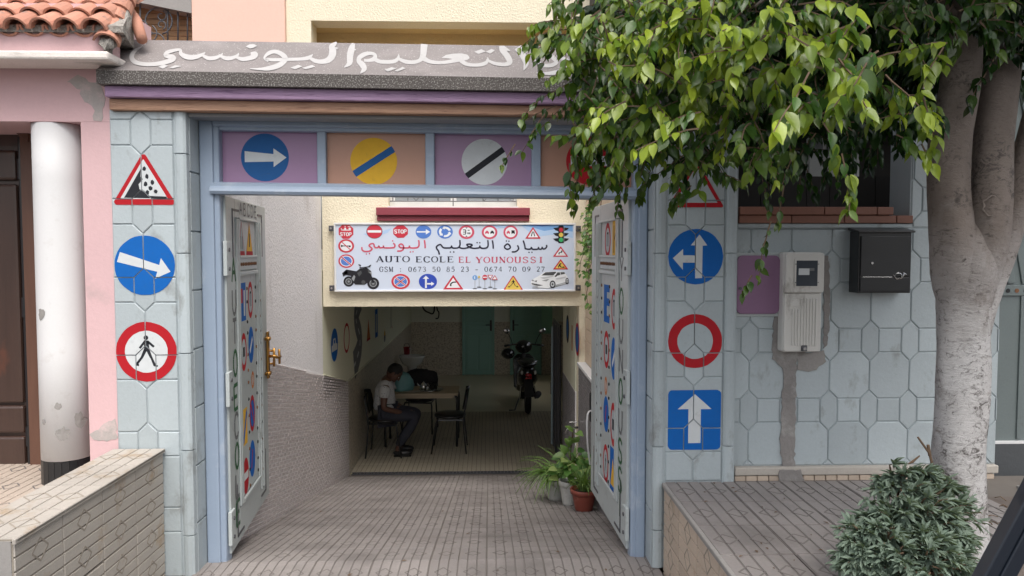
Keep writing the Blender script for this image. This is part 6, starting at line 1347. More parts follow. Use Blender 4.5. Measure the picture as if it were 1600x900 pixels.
# wash basin on its pedestal
bs = empty('wash_basin', (-1.36, 13.1, ZG), 'white pedestal wash basin in the back left of the garage', 'wash basin')
m = MB(); bz = ZG+.80; n = 24
for prof in ((.10, -.19), (.17, -.14), (.225, -.03), (.235, 0), (.215, .004), (.19, -.02), (.12, -.11), (.03, -.13)):
    r, z = prof; m.v += [(-1.37+r*math.cos(2*math.pi*i/n), 13.1+r*.85*math.sin(2*math.pi*i/n), bz+z) for i in range(n)]
for k_ in range(7):
    for i in range(n): a, b = k_*n, (k_+1)*n; m.f.append((a+i, a+(i+1) % n, b+(i+1) % n, b+i)); m.m.append(0)
m.build('bowl', 'ceramic', bs, smooth=True); m = MB(); m.lathe([(.095, 0), (.07, .1), (.062, .4), (.085, .60), (.10, .63)], (-1.37, 13.12, ZG+.001), 18); m.build('pedestal', 'ceramic', bs, smooth=True)
m = MB(); m.tube(smooth([(-1.46, 13.2, bz), (-1.46, 13.2, bz+.10), (-1.43, 13.15, bz+.13), (-1.40, 13.1, bz+.10)]), .011, 7); m.build('tap', 'chrome', bs, smooth=True)
q = empty('red_bucket', (-1.50, 13.22, bz), 'small red plastic tub standing on the back of the wash basin', 'tub'); m = MB(); m.lathe([(0, .005), (.05, .005), (.06, .13), (.066, .135), (.058, .135), (.048, .012), (0, .012)], (-1.47, 13.2, bz+.005), 16); m.build('body', 'red_plastic', q, smooth=True); m = MB(); m.tube([(-1.53, 13.2, bz+.13), (-1.50, 13.2, bz+.20), (-1.44, 13.2, bz+.20), (-1.41, 13.2, bz+.13)], .004, 5); m.build('handle', 'iron', q)
# scooter, seen from behind ----------------------------------------------------------------------
sc = empty('scooter', (.63, 11.95, ZG), 'black scooter parked facing the back wall with its red tail lamp towards the street', 'scooter', None, .02, True)
def wheel(y, r=.235):
    m = MB(); m.tube([(0, y+math.cos(2*math.pi*i/24)*(r-.045), r+math.sin(2*math.pi*i/24)*(r-.045)) for i in range(24)], .047, 8, closed=True); wh = m.build('wheel', 'rubber', sc, smooth=True)
    m = MB(); m.tube([(-.03, y, r), (.03, y, r)], .13, 18); m.tube([(-.045, y, r), (.045, y, r)], .035, 12); m.build('rim', 'iron', wh)
wheel(.0); wheel(1.22)
m = MB(); rows = []
for y, z0, z1, w_ in ((-.20, .62, .78, .06), (-.12, .52, .80, .13), (.05, .42, .80, .165), (.30, .36, .78, .165), (.48, .30, .66, .14), (.60, .24, .40, .15), (.80, .22, .33, .16), (.92, .24, .40, .15)):
    rows.append([(w_*math.cos(2*math.pi*i/16)*(1-.12*math.sin(2*math.pi*i/16)), y, (z0+z1)/2+(z1-z0)/2*math.sin(2*math.pi*i/16)) for i in range(16)])
for r_ in rows: m.v += r_
for k_ in range(len(rows)-1):
    for i in range(16): a, b = k_*16, (k_+1)*16; m.f.append((a+i, a+(i+1) % 16, b+(i+1) % 16, b+i)); m.m.append(0)
m.f.append(tuple(range(15, -1, -1))); m.m.append(0); m.f.append(tuple((len(rows)-1)*16+i for i in range(16))); m.m.append(0); m.build('bodywork', 'scooter_black', sc, smooth=True)
m = MB(); m.hexa([(-.19, .92, .25), (.19, .92, .25), (.13, 1.02, .28), (-.13, 1.02, .28), (-.20, 1.0, .78), (.20, 1.0, .78), (.12, 1.12, .84), (-.12, 1.12, .84)]); m.build('leg_shield', 'scooter_black', sc, bevel=.03, seg=3)
m = MB(); m.ball((0, .08, .83), .155, .34, .055, 18); m.ball((0, .36, .82), .13, .16, .05, 16); m.build('seat', 'vinyl_black', sc, smooth=True)
m = MB(); m.ball((0, -.185, .665), .06, .03, .035, 14); m.build('tail_lamp', 'lens_red', sc, smooth=True)
for s in (-1, 1):
    m = MB(); m.ball((s*.105, -.155, .70), .022, .025, .035, 10); m.build('indicator', 'meter_case', sc, smooth=True)
    m = MB(); m.tube([(s*.08, -.12, .86), (s*.15, .0, .86), (s*.15, .15, .84)], .012, 6); m.build('grab_rail', 'chrome' if s > 0 else 'iron', sc, smooth=True)
    m = MB(); m.tube(smooth([(0, .98, 1.0), (s*.14, .96, 1.02), (s*.33, .90, 1.0)]), .013, 7); m.tube([(s*.23, .93, 1.015), (s*.345, .895, .998)], .019, 8); m.build('handlebar', 'black_plastic', sc, smooth=True)
    m = MB(); m.tube(smooth([(s*.20, .95, 1.02), (s*.235, .92, 1.13), (s*.285, .89, 1.22)]), .006, 6); mr_ = m.build('mirror_stem', 'black_metal', sc); m = MB(); m.ball((s*.315, .87, 1.265), .062, .014, .045, 14, rot=Matrix.Rotation(-s*.4, 3, 'Y')); m.build('mirror', 'chrome', mr_, smooth=True)
m = MB(); m.ball((0, 1.02, .97), .15, .11, .12, 16); m.build('handlebar_cowl', 'scooter_black', sc, smooth=True)
m = MB(); m.ball((-.30, .92, .86), .12, .14, .10, 14); hb = m.build('helmet', 'scooter_black', None, smooth=True); hb.location = Vector((.63, 11.95, ZG))+Vector(WP[hb.name]); tag(hb, 'black helmet hanging from the left end of the scooter handlebar', 'helmet')
bx('number_plate', 'lens_red', sc, -.05, .05, -.215, -.205, .605, .63, bevel=.004)
m = MB(); m.hexa([(-.07, -.16, .60), (.07, -.16, .60), (.06, -.13, .60), (-.06, -.13, .60), (-.075, -.30, .33), (.075, -.30, .33), (.07, -.285, .33), (-.07, -.285, .33)]); m.build('mudguard', 'black_plastic', sc, bevel=.008)
m = MB(); m.tube([(.12, .35, .26), (.15, .0, .30), (.16, -.18, .36)], [.03, .055, .05], 12); m.build('exhaust', 'iron', sc, smooth=True)
m = MB(); m.tube([(-.10, .30, .25), (-.16, .26, .12), (-.20, .22, .01)], .012, 6); m.tube([(-.20, .22, .012), (-.30, .22, .012)], .010, 6); m.build('kick_stand', 'iron', sc)
m = MB(); m.tube([(0, 1.0, .9), (0, 1.18, .35)], .035, 10)
for s in (-1, 1): m.tube([(s*.07, 1.12, .55), (s*.07, 1.22, .235)], .018, 8)
m.build('fork', 'iron', sc); m = MB(); m.tube([(-.10, .05, .45), (-.13, -.02, .25)], .02, 8); m.tube([(.10, .05, .45), (.13, -.02, .25)], .02, 8); m.build('shock_absorber', 'chrome', sc)
# black steel bar at the very front right
rl = empty('steel_bar', (1.5, 1.9, .6), 'black metal bar slanting up across the bottom right corner', 'bar')
ry = 1.85; a, b = P(1521, 985, ry), P(1714, 625, ry); d = (b-a).normalized(); up = Vector((0, -1, 0)).cross(d).normalized(); hw = 23/FPX*ry
if up.x > 0: up = -up
a2, b2 = a, b; nn = Vector((0, 1, 0))
def rbar(off0, off1, t0, t1): return [a+up*off0+nn*t0, b+up*off0+nn*t0, b+up*off0+nn*t1, a+up*off0+nn*t1, a+up*off1+nn*t0, b+up*off1+nn*t0, b+up*off1+nn*t1, a+up*off1+nn*t1]
m = MB(); m.hexa(rbar(-hw, hw*.05, 0, .03)); m.build('flat', 'navy_steel', rl, bevel=.003); m = MB(); m.hexa(rbar(hw*.055, hw, .006, .05)); m.build('flat', 'navy_steel', rl, bevel=.004)
m = MB(); m.box(b.x-.03, b.x+.03, ry, ry+.05, ZP-.1, b.z+.1); m.build('post', 'navy_steel', rl, bevel=.004); m = MB(); m.box(a.x-.03, a.x+.03, ry, ry+.05, -.03, a.z); m.build('post', 'navy_steel', rl, bevel=.004)
# ------------------------------------------------------------------ plants
def leaf_faces(kind, bend=.14, fold=.16, wav=0):
    """a leaf in its own frame: y runs from the stalk to the tip; folded along the midrib and bent back"""
    T_ = {'ficus': ((0, .0), (.07, .26), (.20, .43), (.36, .50), (.54, .44), (.70, .30), (.83, .14), (.92, .05), (1, 0)),
          'narrow': ((0, .0), (.14, .22), (.34, .44), (.56, .50), (.78, .34), (.92, .14), (1, 0)), 'broad': ((0, .10), (.05, .38), (.2, .5), (.42, .48), (.65, .36), (.85, .16), (1, 0))}[kind]
    zc = lambda y: -bend*y*y; n = len(T_); v = [(0, y, zc(y)) for y, x in T_]; f = []
    for sg in (1, -1):
        k = len(v); v += [(sg*x, y+.02*sg*wav, zc(y)+fold*x*.9+wav*.05*math.sin(9*y)*x*sg) for y, x in T_]
        for i in range(n-1):
            q = (i, k+i, k+i+1, i+1); f.append(q if sg > 0 else q[::-1])
    return v, f
def frame_of(d, nrm):
    y = d.normalized(); x = y.cross(nrm)
    if x.length < 1e-4: x = y.orthogonal()
    x.normalize(); z = x.cross(y); return Matrix((x, y, z)).transposed()
def leafy(parent, leaves, kind, mt, n_parts, part_name='leaf', stuff_name='foliage'):
    """leaves: (pos, direction, normal, length, width, light, young). The n_parts nearest in view are objects, the rest one mesh"""
    VAR = [leaf_faces(kind, b_, fo_, w_) for b_, fo_, w_ in ((.14, .16, 0), (.30, .22, 1), (.04, .10, -1), (.20, .34, .5))]; v, f = VAR[0]; sc_ = []
    for i, lf in enumerate(leaves):
        u, vv, d = uvof(lf[0]); inside = d > .2 and 0 < u < 1600 and 0 < vv < 900
        fr_ = frame_of(lf[1], lf[2]); face = abs((fr_.col[2]).dot((Vector(lf[0])-CAM).normalized()))
        sc_.append((-(lf[3]*lf[4]*face/(d*d)) if inside else 1, i))
    order = sorted(sc_); top = [i for s_, i in order if s_ < 0]
    # prefer the ones in front: take from the larger candidates those nearest the eye in their own patch of the picture
    cand = top[:n_parts*6]; cell = {}
    for i in cand:
        u, vv, d = uvof(leaves[i][0]); cell.setdefault((int(u/22), int(vv/22)), []).append((d, i))
    front = sorted((sorted(c)[0][1] for c in cell.values()), key=lambda i: sc_[i][0]); chosen = front[:n_parts]
    cs = set(chosen)
    for i in cand:
        if len(cs) >= min(n_parts, len(leaves)): break
        cs.add(i)
    mes = []
    for v_, f_ in VAR: lm = MB(); lm.v = v_; lm.f = f_; lm.m = [0]*len(f_); mes.append(lm.mesh(part_name, mt+'_single', True))
    for i in cs:
        p, d, nr, L, W_l, li, yo = leaves[i]; o = bpy.data.objects.new(part_name, mes[i % 4]); COL.objects.link(o); o.parent = parent
        o.location = Vector(p)-WP[parent.name]; o.rotation_mode = 'QUATERNION'; o.rotation_quaternion = frame_of(d, nr).to_quaternion(); o.scale = (W_l, L, L); o.color = (li, yo, 0, 1)
    V, F, T = [], [], []
    for i, (p, d, nr, L, W_l, li, yo) in enumerate(leaves):
        if i in cs: continue
        m3 = frame_of(d, nr); k = len(V); p = Vector(p); v, f = VAR[i % 4]
        for a in v: V.append(tuple(p+m3 @ Vector((a[0]*W_l, a[1]*L, a[2]*L))))
        F += [tuple(k+j for j in q) for q in f]; T += [(li, yo, 0, 1)]*len(v)
    me2 = bpy.data.meshes.new(stuff_name); me2.from_pydata(V, [], F); me2.materials.append(M[mt]); me2.polygons.foreach_set('use_smooth', [True]*len(F))
    at = me2.color_attributes.new('tint', 'FLOAT_COLOR', 'POINT'); at.data.foreach_set('color', [c for t in T for c in t])
    o = bpy.data.objects.new(stuff_name, me2); COL.objects.link(o); o.parent = parent; o.location = -WP[parent.name]; o['kind'] = 'stuff'
RT = random.Random(21)
def rv(s=1): return Vector((RT.gauss(0, 1), RT.gauss(0, 1), RT.gauss(0, 1)))*s
# ------------------------------------------------------------------ street tree
TY = 3.05
tb0 = P(1497, 890, TY); tree = empty('street_tree', (tb0.x, TY, ZP-.07), 'weeping broad leaved street tree with whitewashed scarred trunk and drooping glossy leaves', 'tree')
def TP(u, v, dy=0): return P(u, v, TY+dy)
def limb(pts, rads, name='trunk', n=18, par=None, lump=.05):
    q = smooth([(*p, r) for p, r in zip(pts, rads)], 6); m = MB(); m.tube([x[:3] for x in q], [x[3] for x in q], n)
    nv = []
    for i, p in enumerate(m.v):
        c = Vector(q[min(i//n, len(q)-1)][:3]); d = Vector(p)-c; a = (i % n)*2*math.pi/n
        nv.append(tuple(c+d*(1+lump*math.sin(3*a+p[2]*5)+lump*.7*math.sin(5*a-p[2]*9+1)+RT.uniform(-.012, .012))))
    m.v = nv; return m.build(name, 'bark', par or tree, smooth=True)
px = TY/FPX
limb([TP(1503, 930), TP(1500, 850), TP(1497, 720), TP(1502, 600), TP(1507, 480), TP(1512, 420), TP(1512, 370), TP(1512, 335)], [58*px, 43*px, 38.5*px, 38*px, 38*px, 43*px, 33*px, 8*px])
limb([TP(1508, 560, .0), TP(1497, 450, .0), TP(1490, 380, -.02), TP(1482, 300, -.03), TP(1484, 220, -.05), TP(1500, 120, -.1), TP(1500, 0, -.15), TP(1470, -120, -.3)], [12*px, 33*px, 33*px, 30*px, 30*px, 27*px, 24*px, 20*px], 'bough')
limb([TP(1512, 570), TP(1522, 460), TP(1540, 380, -.02), TP(1548, 300, -.03), TP(1552, 220), TP(1562, 120), TP(1570, 0), TP(1580, -140)], [12*px, 29*px, 33*px, 30*px, 28*px, 27*px, 25*px, 20*px], 'bough')
limb([TP(1520, 590, .0), TP(1535, 480, .05), TP(1562, 400, .08), TP(1585, 320, .10), TP(1608, 230, .12), TP(1640, 120, .15), TP(1700, -20, .2)], [10*px, 22*px, 24*px, 23*px, 22*px, 21*px, 18*px], 'bough')
limb([TP(1515, 480, .0), TP(1520, 420, .08), TP(1525, 300, .15), TP(1528, 200, .2), TP(1535, 60, .25), TP(1545, -100, .3)], [10*px, 28*px, 26*px, 24*px, 22*px, 18*px], 'bough')
m = MB(); c = TP(1530, 323, -.03); rr = 15*px; c = Vector((c.x, TY-.03-34*px*.9, c.z)); kr = [rr*RT.uniform(.78, 1.15) for t in range(16)]; m.tube([(c.x+kr[t]*1.1*math.cos(t*.393), c.y+.003+.006*math.cos(t*.393), c.z+kr[t]*math.sin(t*.393)) for t in range(16)], [RT.uniform(.0025, .006) for t in range(16)], 6, closed=True); m.build('knot', 'bark', tree, smooth=True)
# branches: main boughs to the left, over the wall and the gateway
leaves = []; TW = MB()
def twig(p0, d0, L, nl, size, light, young_sunlit, droop=.55, spread=1.0):
    """a drooping shoot with leaves hanging alternately from it"""
    p = Vector(p0); d = Vector(d0).normalized(); pts = [p.copy()]; n = max(3, int(nl*.62)); s = L/n
    for i in range(n):
        d = (d+Vector((0, 0, -droop*.22))+rv(.09)).normalized(); p = p+d*s; pts.append(p.copy())
        for k in range(2):
            side = d.cross(Vector((0, 0, 1)));
            if side.length < .05: side = Vector((1, 0, 0))
            side.normalize(); side *= (1 if k else -1)
            ld = (d*.45+side*.55*spread+Vector((0, -.12, -1.0*droop-.25))+rv(.26)).normalized()
            nr = (Vector((0, -.75, .75))+side*.35+rv(.38)).normalized()
            t = i/n; ln = size*1.0*RT.uniform(.62, 1.12)*(1-.25*(t > .8))
            leaves.append((p+rv(.004), ld, nr, ln, ln*RT.uniform(.46, .56), min(1, max(0, light+RT.uniform(-.35, .35))), min(1, max(0, young_sunlit*(t**1.5)*RT.uniform(.2, 1.5)+ (young_sunlit > .5)*RT.choice((0, 0, .35, .7))))))
    TW.tube(pts, [.0035*(1-.6*i/len(pts)) for i in range(len(pts))], 4, caps=False)
def branch(p0, p1, r0, r1, sag=.06, name='branch'):
    a, b = Vector(p0), Vector(p1); pts = [a.lerp(b, t/5)+Vector((0, 0, sag*math.sin(math.pi*t/5)))+rv(.02)*(0 < t < 5) for t in range(6)]
    limb(pts, [r0+(r1-r0)*t/5 for t in range(6)], name, 7, lump=0); return pts
# (u, v, dy): where a bough ends; shoots hang off its outer half
hub1, hub2, hub3 = TP(1500, 40, -.1), TP(1470, -120, -.3), TP(1570, 0)
ends = [(920, -20, .15), (960, 30, -.35), (1010, 60, .35), (1050, -30, -.75), (1120, 40, -.9), (1090, 90, .1), (1180, 60, -.3), (1250, 10, -.8), (1300, 70, .3), (1380, 20, -.7), (1200, -60, .4), (1050, -90, .3), (1420, 50, .4), (1560, -40, -.6), (1640, -20, .1), (1330, -80, -.2)]
for k, (u, v, dy) in enumerate(ends):
    h = (hub1, hub2, hub2, hub1)[k % 4] if u < 1500 else hub3
    pts = branch(h, TP(u, v-50, dy), .017, .005, .14)
# foliage masses: (u, v, dy, half width px, half height px, shoots, leaf size, light, young)
def mass(u, v, dy, wu, wv, n, size, light, young_sunlit, dd=.22, L=.24, nl=12, left=.0):
    for i in range(n):
        while 1:
            a, b = RT.uniform(-1, 1), RT.uniform(-1, 1)
            if a*a+b*b < 1: break
        y = dy+RT.uniform(-dd, dd); p = TP(u+wu*a, v+wv*b-35, y)
        d = Vector((RT.uniform(-.8, .5)-left, RT.uniform(-.7, .25), RT.uniform(-.5, .25)))
        twig(p, d, L*RT.uniform(.6, 1.2), nl, size, light, young_sunlit)
# inner layers, leaf colour darkened to imitate shade
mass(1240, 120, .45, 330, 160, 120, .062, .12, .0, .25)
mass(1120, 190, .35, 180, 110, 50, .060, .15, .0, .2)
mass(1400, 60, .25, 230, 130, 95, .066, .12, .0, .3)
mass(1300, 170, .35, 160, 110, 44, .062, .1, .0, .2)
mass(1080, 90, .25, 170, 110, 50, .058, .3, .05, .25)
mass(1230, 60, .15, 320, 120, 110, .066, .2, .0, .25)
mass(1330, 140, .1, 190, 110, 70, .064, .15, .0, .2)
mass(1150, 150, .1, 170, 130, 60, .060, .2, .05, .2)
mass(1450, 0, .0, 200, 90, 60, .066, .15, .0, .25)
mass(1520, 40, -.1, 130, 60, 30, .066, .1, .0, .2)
# outer left side, leaf colour brightened to imitate sun
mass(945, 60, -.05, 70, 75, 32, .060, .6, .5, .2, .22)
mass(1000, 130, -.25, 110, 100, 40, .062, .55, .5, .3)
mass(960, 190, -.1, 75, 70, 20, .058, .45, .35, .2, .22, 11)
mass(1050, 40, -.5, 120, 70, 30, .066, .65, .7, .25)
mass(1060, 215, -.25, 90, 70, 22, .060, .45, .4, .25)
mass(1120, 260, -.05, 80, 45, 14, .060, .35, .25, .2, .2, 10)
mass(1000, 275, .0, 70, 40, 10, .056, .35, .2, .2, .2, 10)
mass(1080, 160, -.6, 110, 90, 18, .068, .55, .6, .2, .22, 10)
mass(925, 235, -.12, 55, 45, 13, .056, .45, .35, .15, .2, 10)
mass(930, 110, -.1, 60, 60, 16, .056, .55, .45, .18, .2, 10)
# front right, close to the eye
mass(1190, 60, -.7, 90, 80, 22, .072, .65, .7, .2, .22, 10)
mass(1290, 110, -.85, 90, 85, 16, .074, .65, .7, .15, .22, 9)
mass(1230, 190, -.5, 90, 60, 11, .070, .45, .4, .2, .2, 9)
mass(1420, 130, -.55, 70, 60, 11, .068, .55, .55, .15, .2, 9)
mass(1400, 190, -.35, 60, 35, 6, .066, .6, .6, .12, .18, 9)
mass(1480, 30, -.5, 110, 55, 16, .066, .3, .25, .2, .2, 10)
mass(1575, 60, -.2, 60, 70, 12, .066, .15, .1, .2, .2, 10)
# trailing shoots that hang clear of the crown
def trail(pts, size, light, young_sunlit, sag=.5):
    q = [P(u, v, TY+dy) for u, v, dy in pts]
    for a, b in zip(q, q[1:]): twig(a, b-a, (b-a).length, max(5, int((b-a).length/.036)*2), size, light, young_sunlit, .5)
for pts, s, l_, y_ in (([(905, 30, .0), (868, 72, .0), (838, 108, .02)], .05, .5, .4), ([(920, 110, .0), (860, 145, .02), (812, 185, .04)], .048, .45, .3), ([(900, 150, .0), (850, 180, .02), (822, 205, .03)], .048, .4, .3), ([(880, 60, .0), (850, 75, .02), (836, 95, .03)], .048, .45, .3), ([(930, 150, .05), (870, 165, .06), (820, 185, .08)], .046, .35, .2), ([(850, 195, .06), (805, 225, .07), (782, 258, .08)], .044, .35, .3), ([(900, 215, .0), (890, 255, .0), (878, 310, .02)], .060, .55, .5), ([(960, 260, .0), (905, 270, .0), (885, 330, .02)], .056, .5, .4),
                        ([(1285, 190, -.6), (1315, 240, -.62), (1325, 290, -.62), (1330, 330, -.62)], .074, .7, .7), ([(1240, 240, -.3), (1225, 290, -.3), (1205, 345, -.3), (1175, 430, -.28), (1160, 455, -.28)], .050, .35, .3), ([(1060, 260, -.1), (1060, 300, -.1), (1050, 320, -.1)], .058, .4, .3), ([(1190, 260, .2), (1195, 300, .2), (1200, 330, .2)], .05, .3, .2), ([(1400, 210, -.4), (1440, 225, -.42), (1450, 260, -.42)], .068, .7, .7), ([(985, 270, .2), (970, 300, .2), (960, 330, .2)], .05, .35, .2), ([(1110, 250, -.2), (1080, 290, -.2), (1060, 315, -.2)], .055, .5, .4),
                        ([(1010, 20, -.4), (1000, 60, -.4), (1010, 110, -.4)], .07, .7, .8), ([(870, -20, -.2), (872, 20, -.2), (866, 60, -.2)], .075, .7, .6), ([(905, -10, -.3), (900, 40, -.3), (895, 80, -.3)], .07, .6, .6)): trail(pts, s, l_, y_)
# crown above the picture, which shades the pavement and the wall
for i in range(800):
    p = Vector((2.0+RT.gauss(0, .8), 2.7+RT.gauss(0, .75), 3.9+RT.gauss(0, .5)))
    if p.z < 3.25: p.z = 3.25+RT.random()*.6
    twig(p, Vector((RT.uniform(-1, 1), RT.uniform(-1, 1), RT.uniform(-.3, .4))), .32, 10, .11, .4, .2)
for i in range(420):
    y = 3.3+RT.gauss(0, .45); p = Vector((2.15+RT.gauss(0, .55), y, 1.8+415/FPX*y+.1+RT.random()*.5)); twig(p, Vector((RT.uniform(-1, 1), RT.uniform(-1, 1), RT.uniform(-.1, .5))), .22, 10, .10, .4, .2, .1)
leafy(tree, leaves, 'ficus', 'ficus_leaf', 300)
TW.build('twigs', 'twig', tree, kind='stuff')
# ------------------------------------------------------------------ grey green shrub at the foot of the tree
shx = P(1412, 880, 2.75).x; shr = empty('shrub', (shx, 2.75, ZP-.07), 'rounded grey green shrub with narrow leaves growing at the foot of the tree', 'shrub')
sl_leaves = []; ST = MB()
def shoot(p0, p1, nl, size):
    a, b = Vector(p0), Vector(p1); pts = [a.lerp(b, t/4)+Vector((0, 0, .03*math.sin(math.pi*t/4)))+rv(.006) for t in range(5)]; ST.tube(pts, [.005, .0045, .004, .003, .002], 4, caps=False)
    d = (pts[-1]-pts[-2]).normalized(); L = (b-a).length; o1 = d.orthogonal().normalized(); o2 = d.cross(o1)
    for i in range(nl):
        t = RT.uniform(.25, 1)**.7; p = a.lerp(b, t)+Vector((0, 0, .03*math.sin(math.pi*t))); an = i*2.4; out = o1*math.cos(an)+o2*math.sin(an); ld = (d*(.55+.6*t)+out*(1.05-.45*t)+Vector((0, 0, .12))+rv(.10)).normalized(); nr = (Vector((0, 0, 1))-ld*ld.z+out*-.3+rv(.2)).normalized()
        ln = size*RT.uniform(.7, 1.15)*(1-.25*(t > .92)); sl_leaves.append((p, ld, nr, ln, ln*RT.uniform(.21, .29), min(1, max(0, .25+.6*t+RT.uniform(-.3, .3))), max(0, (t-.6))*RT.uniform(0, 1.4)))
for (u, v, dy, wu, wv, n) in ((1420, 805, .08, 92, 70, 120), (1352, 855, -.08, 52, 52, 55), (1470, 850, .0, 48, 50, 40), (1425, 752, .15, 62, 32, 40), (1430, 880, -.15, 80, 60, 50)):
    for i in range(n):
        th = RT.uniform(0, 2*math.pi); ph_ = math.acos(RT.uniform(-.2, 1)); dr = Vector((math.sin(ph_)*math.cos(th), -abs(math.sin(ph_)*math.sin(th))*1.0, math.cos(ph_))); Y = 2.75+dy; c = P(u, v+wv*.35, Y)
        tip = c+Vector((dr.x*wu/FPX*Y, dr.y*wu/FPX*Y*.8, dr.z*wv/FPX*Y*1.15))*RT.choice((RT.uniform(.85, 1.1), RT.uniform(.7, 1.0), RT.uniform(1.0, 1.3))); base = Vector((shx+(c.x-shx)*.6, Y+.05, c.z-wv/FPX*Y*.5)).lerp(tip, .35); shoot(base, tip, 18, .056)
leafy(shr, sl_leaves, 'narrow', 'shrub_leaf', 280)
ST.build('stems', 'twig', shr, kind='stuff')
m = MB(); Y = 3.0
m.tube([P(1458, 730, Y), P(1452, 708, Y), P(1434, 683, Y)], [.006, .005, .004], 6); m.tube([P(1453, 712, Y), P(1450, 695, Y)], [.007, .006], 6); m.tube([P(1437, 712, Y), P(1425, 722, Y), P(1418, 725, Y)], [.003, .006, .002], 5); m.build('dead_stem', 'twig', shr)
# ------------------------------------------------------------------ potted plants by the right gate leaf
def pot(loc, r, h, mt, label, cat='potted plant'):
    p = empty('potted_plant', loc, label, cat, 'potted plants on the ramp'); m = MB()
    m.lathe([(r*.62, .0), (r*.70, h*.12), (r*.92, h*.72), (r*.95, h*.78), (r*1.06, h*.80), (r*1.08, h*.98), (r*1.02, h), (r*.93, h*.98), (r*.88, h*.80), (r*.3, h*.78), (0, h*.8)], loc, 26); m.build('pot', mt, p, smooth=True)
    m = MB(); m.lathe([(r*.87, h*.82), (r*.4, h*.88), (0, h*.89)], loc, 14); m.build('soil', 'soil', p); return p
def strap(c, ang, L, lean, wd, sag, n=6):
    d = Vector((math.cos(ang), math.sin(ang), 0)); pts = []
    for i in range(n+1): t = i/n; pts.append(Vector(c)+d*(L*lean*t)+Vector((0, 0, L*(t*(1.15-lean*.3)-sag*t*t*1.2))))
    s = Vector((-d.y, d.x, 0)); return pts, s
def strap_plant(p, c, n, L, wd, wide=(.35, 1.1), sag=(.5, 1.2), seed=1, ymax=.87):
    V, F, T = [], [], []; r_ = random.Random(seed)
    for i in range(n):
        pts, s = strap(Vector(c)+Vector((r_.gauss(0, .02), r_.gauss(0, .02), 0)), r_.uniform(0, 6.28), L*r_.uniform(.6, 1.1), r_.uniform(*wide), wd, r_.uniform(*sag)); k = len(V); li = r_.uniform(.2, 1)
        for j, q in enumerate(pts):
            w_ = wd*(.55+.45*min(1, j/2))*(1-(j/(len(pts)-1))**3)+.0008
            for sg_, yo in ((-1, .15), (0, .75), (1, .15)): qq = q+s*sg_*w_+Vector((0, 0, -.004*(sg_ == 0))); qq.x = min(qq.x, ymax); V.append(tuple(qq)); T.append((li, yo*r_.uniform(.3, 1), 0, 1))
        for j in range(len(pts)-1):
            for a in (0, 1): F.append((k+j*3+a, k+j*3+a+1, k+j*3+a+4, k+j*3+a+3))
    me = bpy.data.meshes.new('foliage'); me.from_pydata(V, [], F); me.materials.append(M['pot_leaf']); me.polygons.foreach_set('use_smooth', [True]*len(F)); at = me.color_attributes.new('tint', 'FLOAT_COLOR', 'POINT'); at.data.foreach_set('color', [x for t in T for x in t])
    o = bpy.data.objects.new('foliage', me); COL.objects.link(o); o.parent = p; o.location = -WP[p.name]; o['kind'] = 'stuff'
y = 5.95; l1 = (.775, y, ramp_z(y)); p1 = pot(l1, .105, .185, 'terracotta', 'red brown plastic pot of grassy spider plant, nearest the gate leaf'); strap_plant(p1, (l1[0], l1[1], l1[2]+.17), 75, .27, .006, (.2, .8), (.2, .8), 3)
y = 6.25; l2 = (.685, y, ramp_z(y)); p2 = pot(l2, .085, .22, 'pot_white', 'white pot with broad green leaves behind the red brown pot')
lv = []
for i in range(70):
    a = RT.uniform(0, 6.28); rr = RT.uniform(.02, .16); b = Vector((l2[0]+.04+rr*math.cos(a), l2[1]-.02+rr*math.sin(a)*.8, l2[2]+.24+RT.uniform(.0, .27)*(1-rr*2))); lv.append((b, Vector((math.cos(a), math.sin(a)-.3, RT.uniform(-.6, .2))), Vector((RT.uniform(-.4, .4), -.6, .8)), RT.uniform(.07, .11), RT.uniform(.05, .08), RT.uniform(.2, .9), RT.choice((0, 0, .3, .9))))
leafy(p2, lv, 'broad', 'pot_leaf', 40)
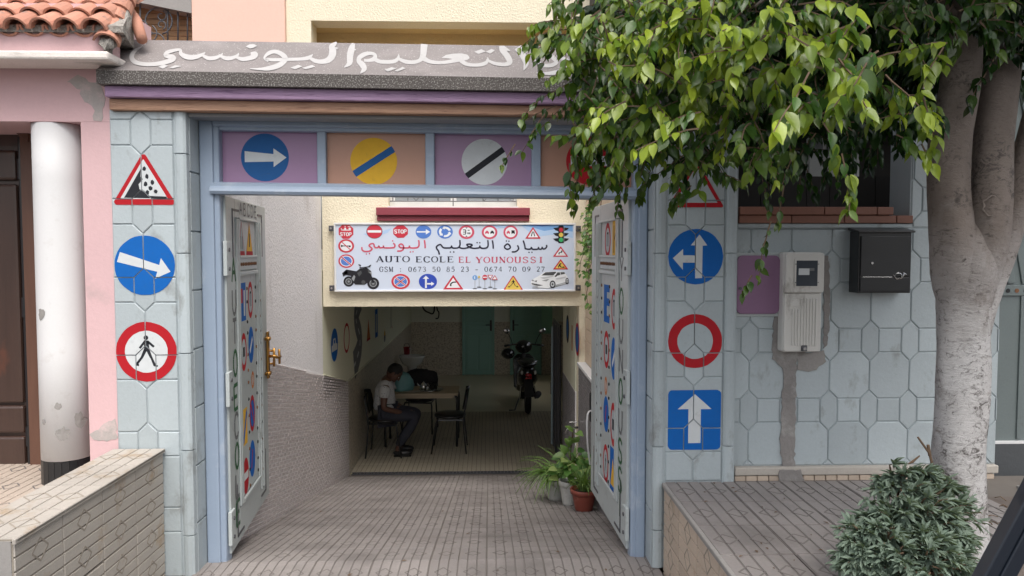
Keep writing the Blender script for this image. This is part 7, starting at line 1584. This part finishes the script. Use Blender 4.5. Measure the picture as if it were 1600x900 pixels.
y = 6.55; l3 = (.60, y, ramp_z(y)); p3 = pot(l3, .10, .20, 'pot_white', 'big arching spider plant at the back of the pots'); strap_plant(p3, (l3[0], l3[1], l3[2]+.20), 170, .40, .007, (.45, 1.15), (.55, 1.15), 9)
y = 6.7; l4 = (.755, y, ramp_z(y)); p4 = pot(l4, .09, .18, 'terracotta', 'tall thin plant in a pot hard against the right wall'); strap_plant(p4, (l4[0], l4[1], l4[2]+.17), 70, .5, .008, (.3, .9), (.3, .9), 12)
m = MB(); m.tube([(.74, 6.7, l4[2]+.1), (.75, 6.7, l4[2]+.45), (.77, 6.69, l4[2]+.62)], .006, 5); m.build('stem', 'twig', p4)
lv = [(Vector((.76+RT.uniform(-.06, .06), 6.68+RT.uniform(-.06, .06), l4[2]+.25+.4*RT.random())), rv()+Vector((0, -.6, .1)), Vector((0, -.6, .8))+rv(.3), .10, .075, RT.uniform(.5, 1), .3) for i in range(14)]; leafy(p4, lv, 'broad', 'pot_leaf', 14)
# creeper hanging down the right driveway wall
cr_ = empty('creeper', (WXR-.03, 6.6, 1.2), 'thin straggling creeper hanging down the cream block wall at the top right of the driveway', 'creeper'); lv = []; m = MB()
for i in range(26):
    y = RT.uniform(5.75, 7.0); z = RT.uniform(2.05, 2.35); pts = [Vector((WXR-.03, y, z))]
    for k in range(RT.choice((3, 4, 5, 9 if y < 6.3 else 5))):
        q = pts[-1]+Vector((RT.uniform(-.03, .01), RT.uniform(-.05, .05), -.09)); q.x = min(q.x, WXR-.015); pts.append(q)
        for j in range(3): lv.append((q+rv(.012), Vector((-.5, RT.uniform(-1, .3), RT.uniform(-.9, .2))), Vector((-.3, -.7, .6))+rv(.3), .055, .030, RT.uniform(.3, .9), RT.choice((0, 0, .3, .8))))
    m.tube(pts, .003, 4, caps=False)
m.build('stems', 'twig', cr_, kind='stuff'); leafy(cr_, lv, 'narrow', 'pot_leaf', 30)
# low green plant at the bottom right corner
y = 2.2; q = P(1592, 905, y); cp = empty('small_plant', (q.x, y, ZP-.05), 'small green plant peeping past the black bar in the corner', 'plant'); strap_plant(cp, (q.x+.05, y+.05, ZP-.06), 60, .17, .006, (.3, 1), (.3, .9), 5, 9)
